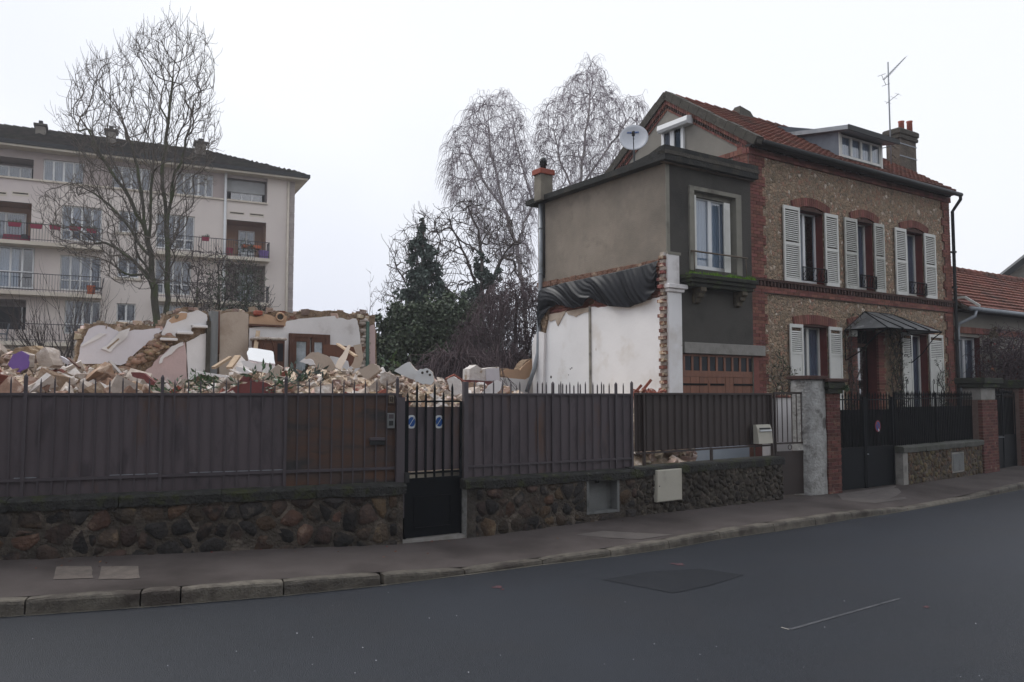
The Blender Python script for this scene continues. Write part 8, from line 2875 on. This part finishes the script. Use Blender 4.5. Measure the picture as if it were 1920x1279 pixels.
def P3(px, py, Y): return atY(px, py, Y)
# conifer with shaggy outline
bl = []
for px_, py, rw in ((789, 428, .12), (797, 448, .24), (782, 462, .22), (803, 478, .34), (786, 497, .42), (808, 506, .34), (793, 525, .55), (776, 548, .50), (806, 556, .62), (792, 600, 1.0), (792, 640, 1.3)):
    bl.append((P3(px_, py, 30), (rw * 1.3, rw * 1.3, .40)))
foliage_mass('conifer_tree', 'dark shaggy narrow conifer rising above the evergreen bushes', bl, 'conifer', 9000, .16, 1, cat='tree', droop=1.2, stem=P3(794, 412, 30), sm='twig')
foliage_mass('evergreen_bush', 'broad dark evergreen bush to the right of the ruined wall end', [(P3(770, 645, 27), (1.35, 1.2, 1.5)), (P3(730, 655, 27), (.8, 1, 1.1)), (P3(808, 640, 27), (1.1, 1, 1.5)), (P3(840, 600, 28), (.7, .8, .9)), (P3(765, 600, 27), (.8, .8, .7)), (P3(712, 620, 27), (.35, .4, .7))], 'ever', 17000, .14, 2)
foliage_mass('evergreen_bush', 'darker evergreen bush behind the purple-brown drooping shrub', [(P3(862, 630, 29), (1.1, 1, 1.5)), (P3(895, 650, 29), (1.0, 1, 1.4)), (P3(870, 590, 30), (.6, .6, .6))], 'ever', 9000, .13, 3)
foliage_mass('ivy_tree', 'ivy-clad dark trunk in the middle of the wide-spreading bare tree', [(P3(902, 492, 34), (.36, .3, .55)), (P3(906, 525, 34), (.5, .4, .5)), (P3(890, 560, 34), (.6, .5, .5)), (P3(925, 515, 34), (.4, .4, .3))], 'conifer', 3200, .13, 4, cat='ivy', stem=P3(903, 470, 34), sm='twig')


# weeping, purple-brown shrubs: arching thin shoots
def weeper(name, label, c, R, Hh, n, seed, m='purple_twig', cat='shrub', rad=.008, flat=.8):
    r = random.Random(seed)
    t = thing(name, (c.x, c.y, 0), label, cat)
    mb = MB(); tr = MB()
    for i in range(n):
        a = r.uniform(0, 6.283); q = R * r.uniform(.25, 1.0)
        d = Vector((math.cos(a), math.sin(a) * flat, 0))
        top = Hh * r.uniform(.45, 1.0)
        w = lambda k, z, s: Vector((c.x, c.y, z)) + d * q * k + rvec(r) * s
        pts = [w(.06, top * .55, .05), w(.18, top * .85, .12), w(.42, top * (1.0 - .06 * q / R), .12), w(.72, top * .90, .10), w(.95, top * r.uniform(.6, .75), .08), w(1.05, max(.1, top * r.uniform(.2, .5)), .08)]
        mb.tube(pts, [rad * 2.2, rad * 1.8, rad * 1.4, rad, rad * .8, rad * .5], 3, cap=False)
        for k in range(3):
            b = pts[2 + k % 3]
            e = b + Vector((r.uniform(-.3, .3), r.uniform(-.2, .2), -r.uniform(.3, .9)))
            mb.tube([b, b.lerp(e, .5) + rvec(r) * .04, e], [rad, rad * .8, rad * .5], 3, cap=False)
    tr.tube([Vector((c.x, c.y, 0)), Vector((c.x + .05, c.y, Hh * .4))], [R * .05, R * .04], 7)
    tr.build('trunk', M['twig'], t)
    mb.build('crown', M[m], t)
    return t


crown_tree('bare_shrub', 'large dense purple-brown bare shrub against the far corner of the annex', 25,
           [(868, 720), (850, 650), (880, 590), (905, 550), (935, 522), (985, 520), (1012, 540), (1014, 720)],
           [dict(root=1, pts=[(940, 700, 0), (930, 640, 0), (915, 590, 0)]), dict(root=1, pts=[(960, 700, .2), (965, 640, 0), (970, 570, 0)]), dict(root=1, pts=[(985, 700, .2), (995, 620, 0)])],
           1500, 61, depth=1.3, mats=('twig', 'purple_twig'), minr=.0085, ex=.36, k=1.0, droop=.7, twigs=4, twl=.5, cat='shrub')
weeper('weeping_shrub', 'low dark purple-brown domed shrub behind the holed wall chunks', P3(860, 741, 20.5), 1.55, 3.15, 1100, 2)
weeper('weeping_shrub', 'dense low purple-brown shrub beside the low broken wall fragment', P3(945, 741, 23), 1.2, 3.3, 800, 5)
# shed roof behind
sr = atY(985, 741, 24)
Fs_ = Frame((sr.x, sr.y), HD, HN)
sh_ = thing('shed', Fs_.w(0, 0, 0), 'dark low shed roof glimpsed behind the shrubs beside the annex corner', 'shed')
z0_, z1_ = atY(985, 684, 24).z, atY(1000, 668, 24).z
MB().box(Fs_, -.6, 1.4, 0, 1.5, 0, z0_ - .3).build('wall', M['wood_brown'], sh_)
MB().prism(Fs_, [(-.8, z0_ - .35), (1.6, z0_ + .35), (1.6, z0_ + .45), (-.8, z0_ - .25)], -.2, 1.7).build('roof', M['bitumen'], sh_)

# far thin treetops on the horizon between ruin and evergreen
ot = dict(o4); ot['kids'] = (7, 4, 3, 2)
b_ = atY(712, 741, 34); b_.z = 0
bare_tree('bare_shrub', b_, 'slender leafless shoots rising left of the evergreen bush', [((0, 0, 0), (-.06, 0, 1), 4.4, .05), ((.3, 0, 0), (.1, 0, 1), 5.2, .05), ((.6, 0, 0), (.0, 0, 1), 5.8, .06), ((-.6, 0, 0), (-.1, 0, 1), 3.8, .04)], ot, 91, mats=('twig', 'twig'), maxl=3, cat='shrub')

# shrub in front of the low house, with some red leaves
sb = H.w(HL + 2.6, -1.0, 0)
YS = sb.y
t = crown_tree('bare_shrub', 'leafless brown shrub with a few red leaves in front of the low tiled house', YS,
               [(1822, 780), (1826, 690), (1842, 640), (1870, 612), (1900, 618), (1945, 610), (1990, 640), (1990, 780)],
               [dict(root=1, pts=[(1870, 740, 0), (1862, 690, 0), (1856, 650, 0)]), dict(root=1, pts=[(1890, 740, .2), (1896, 680, 0), (1905, 640, 0)]), dict(root=1, pts=[(1930, 740, 0), (1945, 670, 0)])],
               1300, 62, depth=.9, mats=('twig', 'purple_twig'), minr=.0075, ex=.36, k=1.0, droop=.3, twigs=3, twl=.4, cat='shrub')
mb = MB(); r_ = random.Random(6)
for k_ in range(420):
    d = rvec(r_).normalized()
    p = P3(r_.uniform(1832, 1960), r_.uniform(625, 730), YS + r_.uniform(-.9, .9))
    a, c = rvec(r_) * .035, rvec(r_) * .03
    mb.add([p, p + a, p + c], [(0, 1, 2)])
mb.build('foliage', M['redleaf'], t, kind='stuff')
yl = H.w(HL + 1.15, -.9, 0)
foliage_mass('yellow_shrub_tip', 'small tuft of ochre-yellow leaves under the gutter of the low tiled house', [(P3(1866, 628, 22.2), (.16, .14, .22))], 'yellow' if 'yellow' in M else 'cornice', 260, .07, 12, cat='foliage')
# second dark shrub at the edge
weeper('weeping_shrub', 'dense brown bare shrub right of the far gate at the picture edge', P3(1915, 741, 24.5), 1.3, 3.4, 700, 14, rad=.007)

# climbers on the house front
def climber(label, u0, u1, z0, z1, n, seed, m='ever', leaves=500):
    r = random.Random(seed)
    t = thing('climbing_plant', H.w((u0 + u1) / 2, -.12, 0), label, 'climber')
    st, lf_ = MB(), MB()
    for i in range(n):
        u = r.uniform(u0, u1); p = H.w(u, -.10, .1); pts = [p]; z = .1
        zt_ = r.uniform(z0, z1)
        while z < zt_:
            z += .22; u += r.uniform(-.10, .10)
            pts.append(H.w(u, -.06 - r.random() * .14, z))
        st.tube(pts, [.018 - .012 * k / len(pts) for k in range(len(pts))], 4, cap=False)
        for q in pts[2:]:
            for _ in range(3):
                e = q + HD * r.uniform(-.35, .35) - HN * r.uniform(0, .12) + Vector((0, 0, r.uniform(-.1, .3)))
                st.tube([q, q.lerp(e, .5) + rvec(r) * .03, e], [.006, .005, .003], 3, cap=False)
                for _ in range(leaves // (n * 12)):
                    p2 = q.lerp(e, r.random()) + rvec(r) * .04
                    a, c = rvec(r) * .03, rvec(r) * .025
                    lf_.add([p2, p2 + a, p2 + c], [(0, 1, 2)])
    st.build('stem', M['twig'], t, kind='stuff'); lf_.build('leaves', M[m], t, kind='stuff')


climber('thin greenish climber between the garage brick pier and the first white shutter', hu(1446, 700), hu(1468, 700), 2.2, 2.8, 3, 3, leaves=260)
climber('bare twiggy climber on the wall right of the front door under the canopy', hu(1658, 660), hu(1686, 660), 2.6, 3.9, 6, 5, leaves=260)
climber('sparse climber against the last white shutter of the ground floor', hu(1762, 700), hu(1774, 700), 1.8, 2.6, 3, 8, leaves=240)
climber('thin bare climber left of the front door reaching the canopy', hu(1588, 660), hu(1600, 660), 2.8, 3.9, 4, 11, leaves=120)
# green plant on the gate pillar
foliage_mass('ivy_tuft', 'small green ivy tuft growing over the shoulder of the brick gate pillar', [(F6.w(ue + .02, -.08, zc2 + .12), (.10, .08, .12))], 'laurel', 260, .05, 15, cat='ivy')

# ------------------------------------------------------------------ houses across the street (behind the camera; they show in the window panes)
for i, (x0, x1, h_, m_) in enumerate(((-34, -14, 6.2, 'apt_top'), (-13, 3, 6.8, 'plaster_gable'), (4, 17, 6.0, 'apt_top'), (18, 36, 6.6, 'plaster_gable'))):
    lab_ = ('pinkish house across the street, farthest toward the bare tree', 'grey house across the street facing the small gate', 'pinkish house across the street facing the annex', 'grey house across the street facing the low tiled house')[i]
    yb_ = -13.0 + x0 * .12
    t = thing('opposite_house', ((x0 + x1) / 2, yb_ - 4, 0), lab_, 'house')
    Fo = Frame((x1, yb_), (-1, 0), (0, -1))
    L_ = x1 - x0
    MB().box(Fo, 0, L_, 0, 8, -.3, h_).build('wall', M[m_], t)
    MB().add([Fo.w(-.3, -.4, h_), Fo.w(L_ + .3, -.4, h_), Fo.w(L_ + .3, 8.4, h_), Fo.w(-.3, 8.4, h_), Fo.w(-.3, 4, h_ + 3.2), Fo.w(L_ + .3, 4, h_ + 3.2)], [(0, 1, 5, 4), (1, 2, 5), (2, 3, 4, 5), (3, 0, 4), (3, 2, 1, 0)]).build('roof', M['tile_dark'], t)
    for k_ in range(int(L_ / 3)):
        for zz_ in (1.0, 3.8):
            MB().box(Fo, 1 + k_ * 3, 2.1 + k_ * 3, -.02, .02, zz_, zz_ + 1.5).build('window', M['lead'], t)
pv2 = MB().add([(-60, -12, -.02), (60, -12, -.02), (60, -30, -.02), (-60, -30, -.02)], [(3, 2, 1, 0)])
pv2.build('far_pavement', M['pavement'], kind='structure')

# thin winter mist
hz_ = MB().box(W, -70, 75, -32, 120, -1.6, 24)
hm = bpy.data.materials.new('mist'); hm.use_nodes = True
hn = hm.node_tree.nodes; hn.remove(hn['Principled BSDF'])
pvn = hn.new('ShaderNodeVolumePrincipled'); pvn.inputs['Density'].default_value = .0011; pvn.inputs['Color'].default_value = (.93, .94, 1, 1); pvn.inputs['Anisotropy'].default_value = .2
hm.node_tree.links.new(pvn.outputs[0], hn['Material Output'].inputs['Volume'])
hz_.build('haze', hm, kind='stuff')
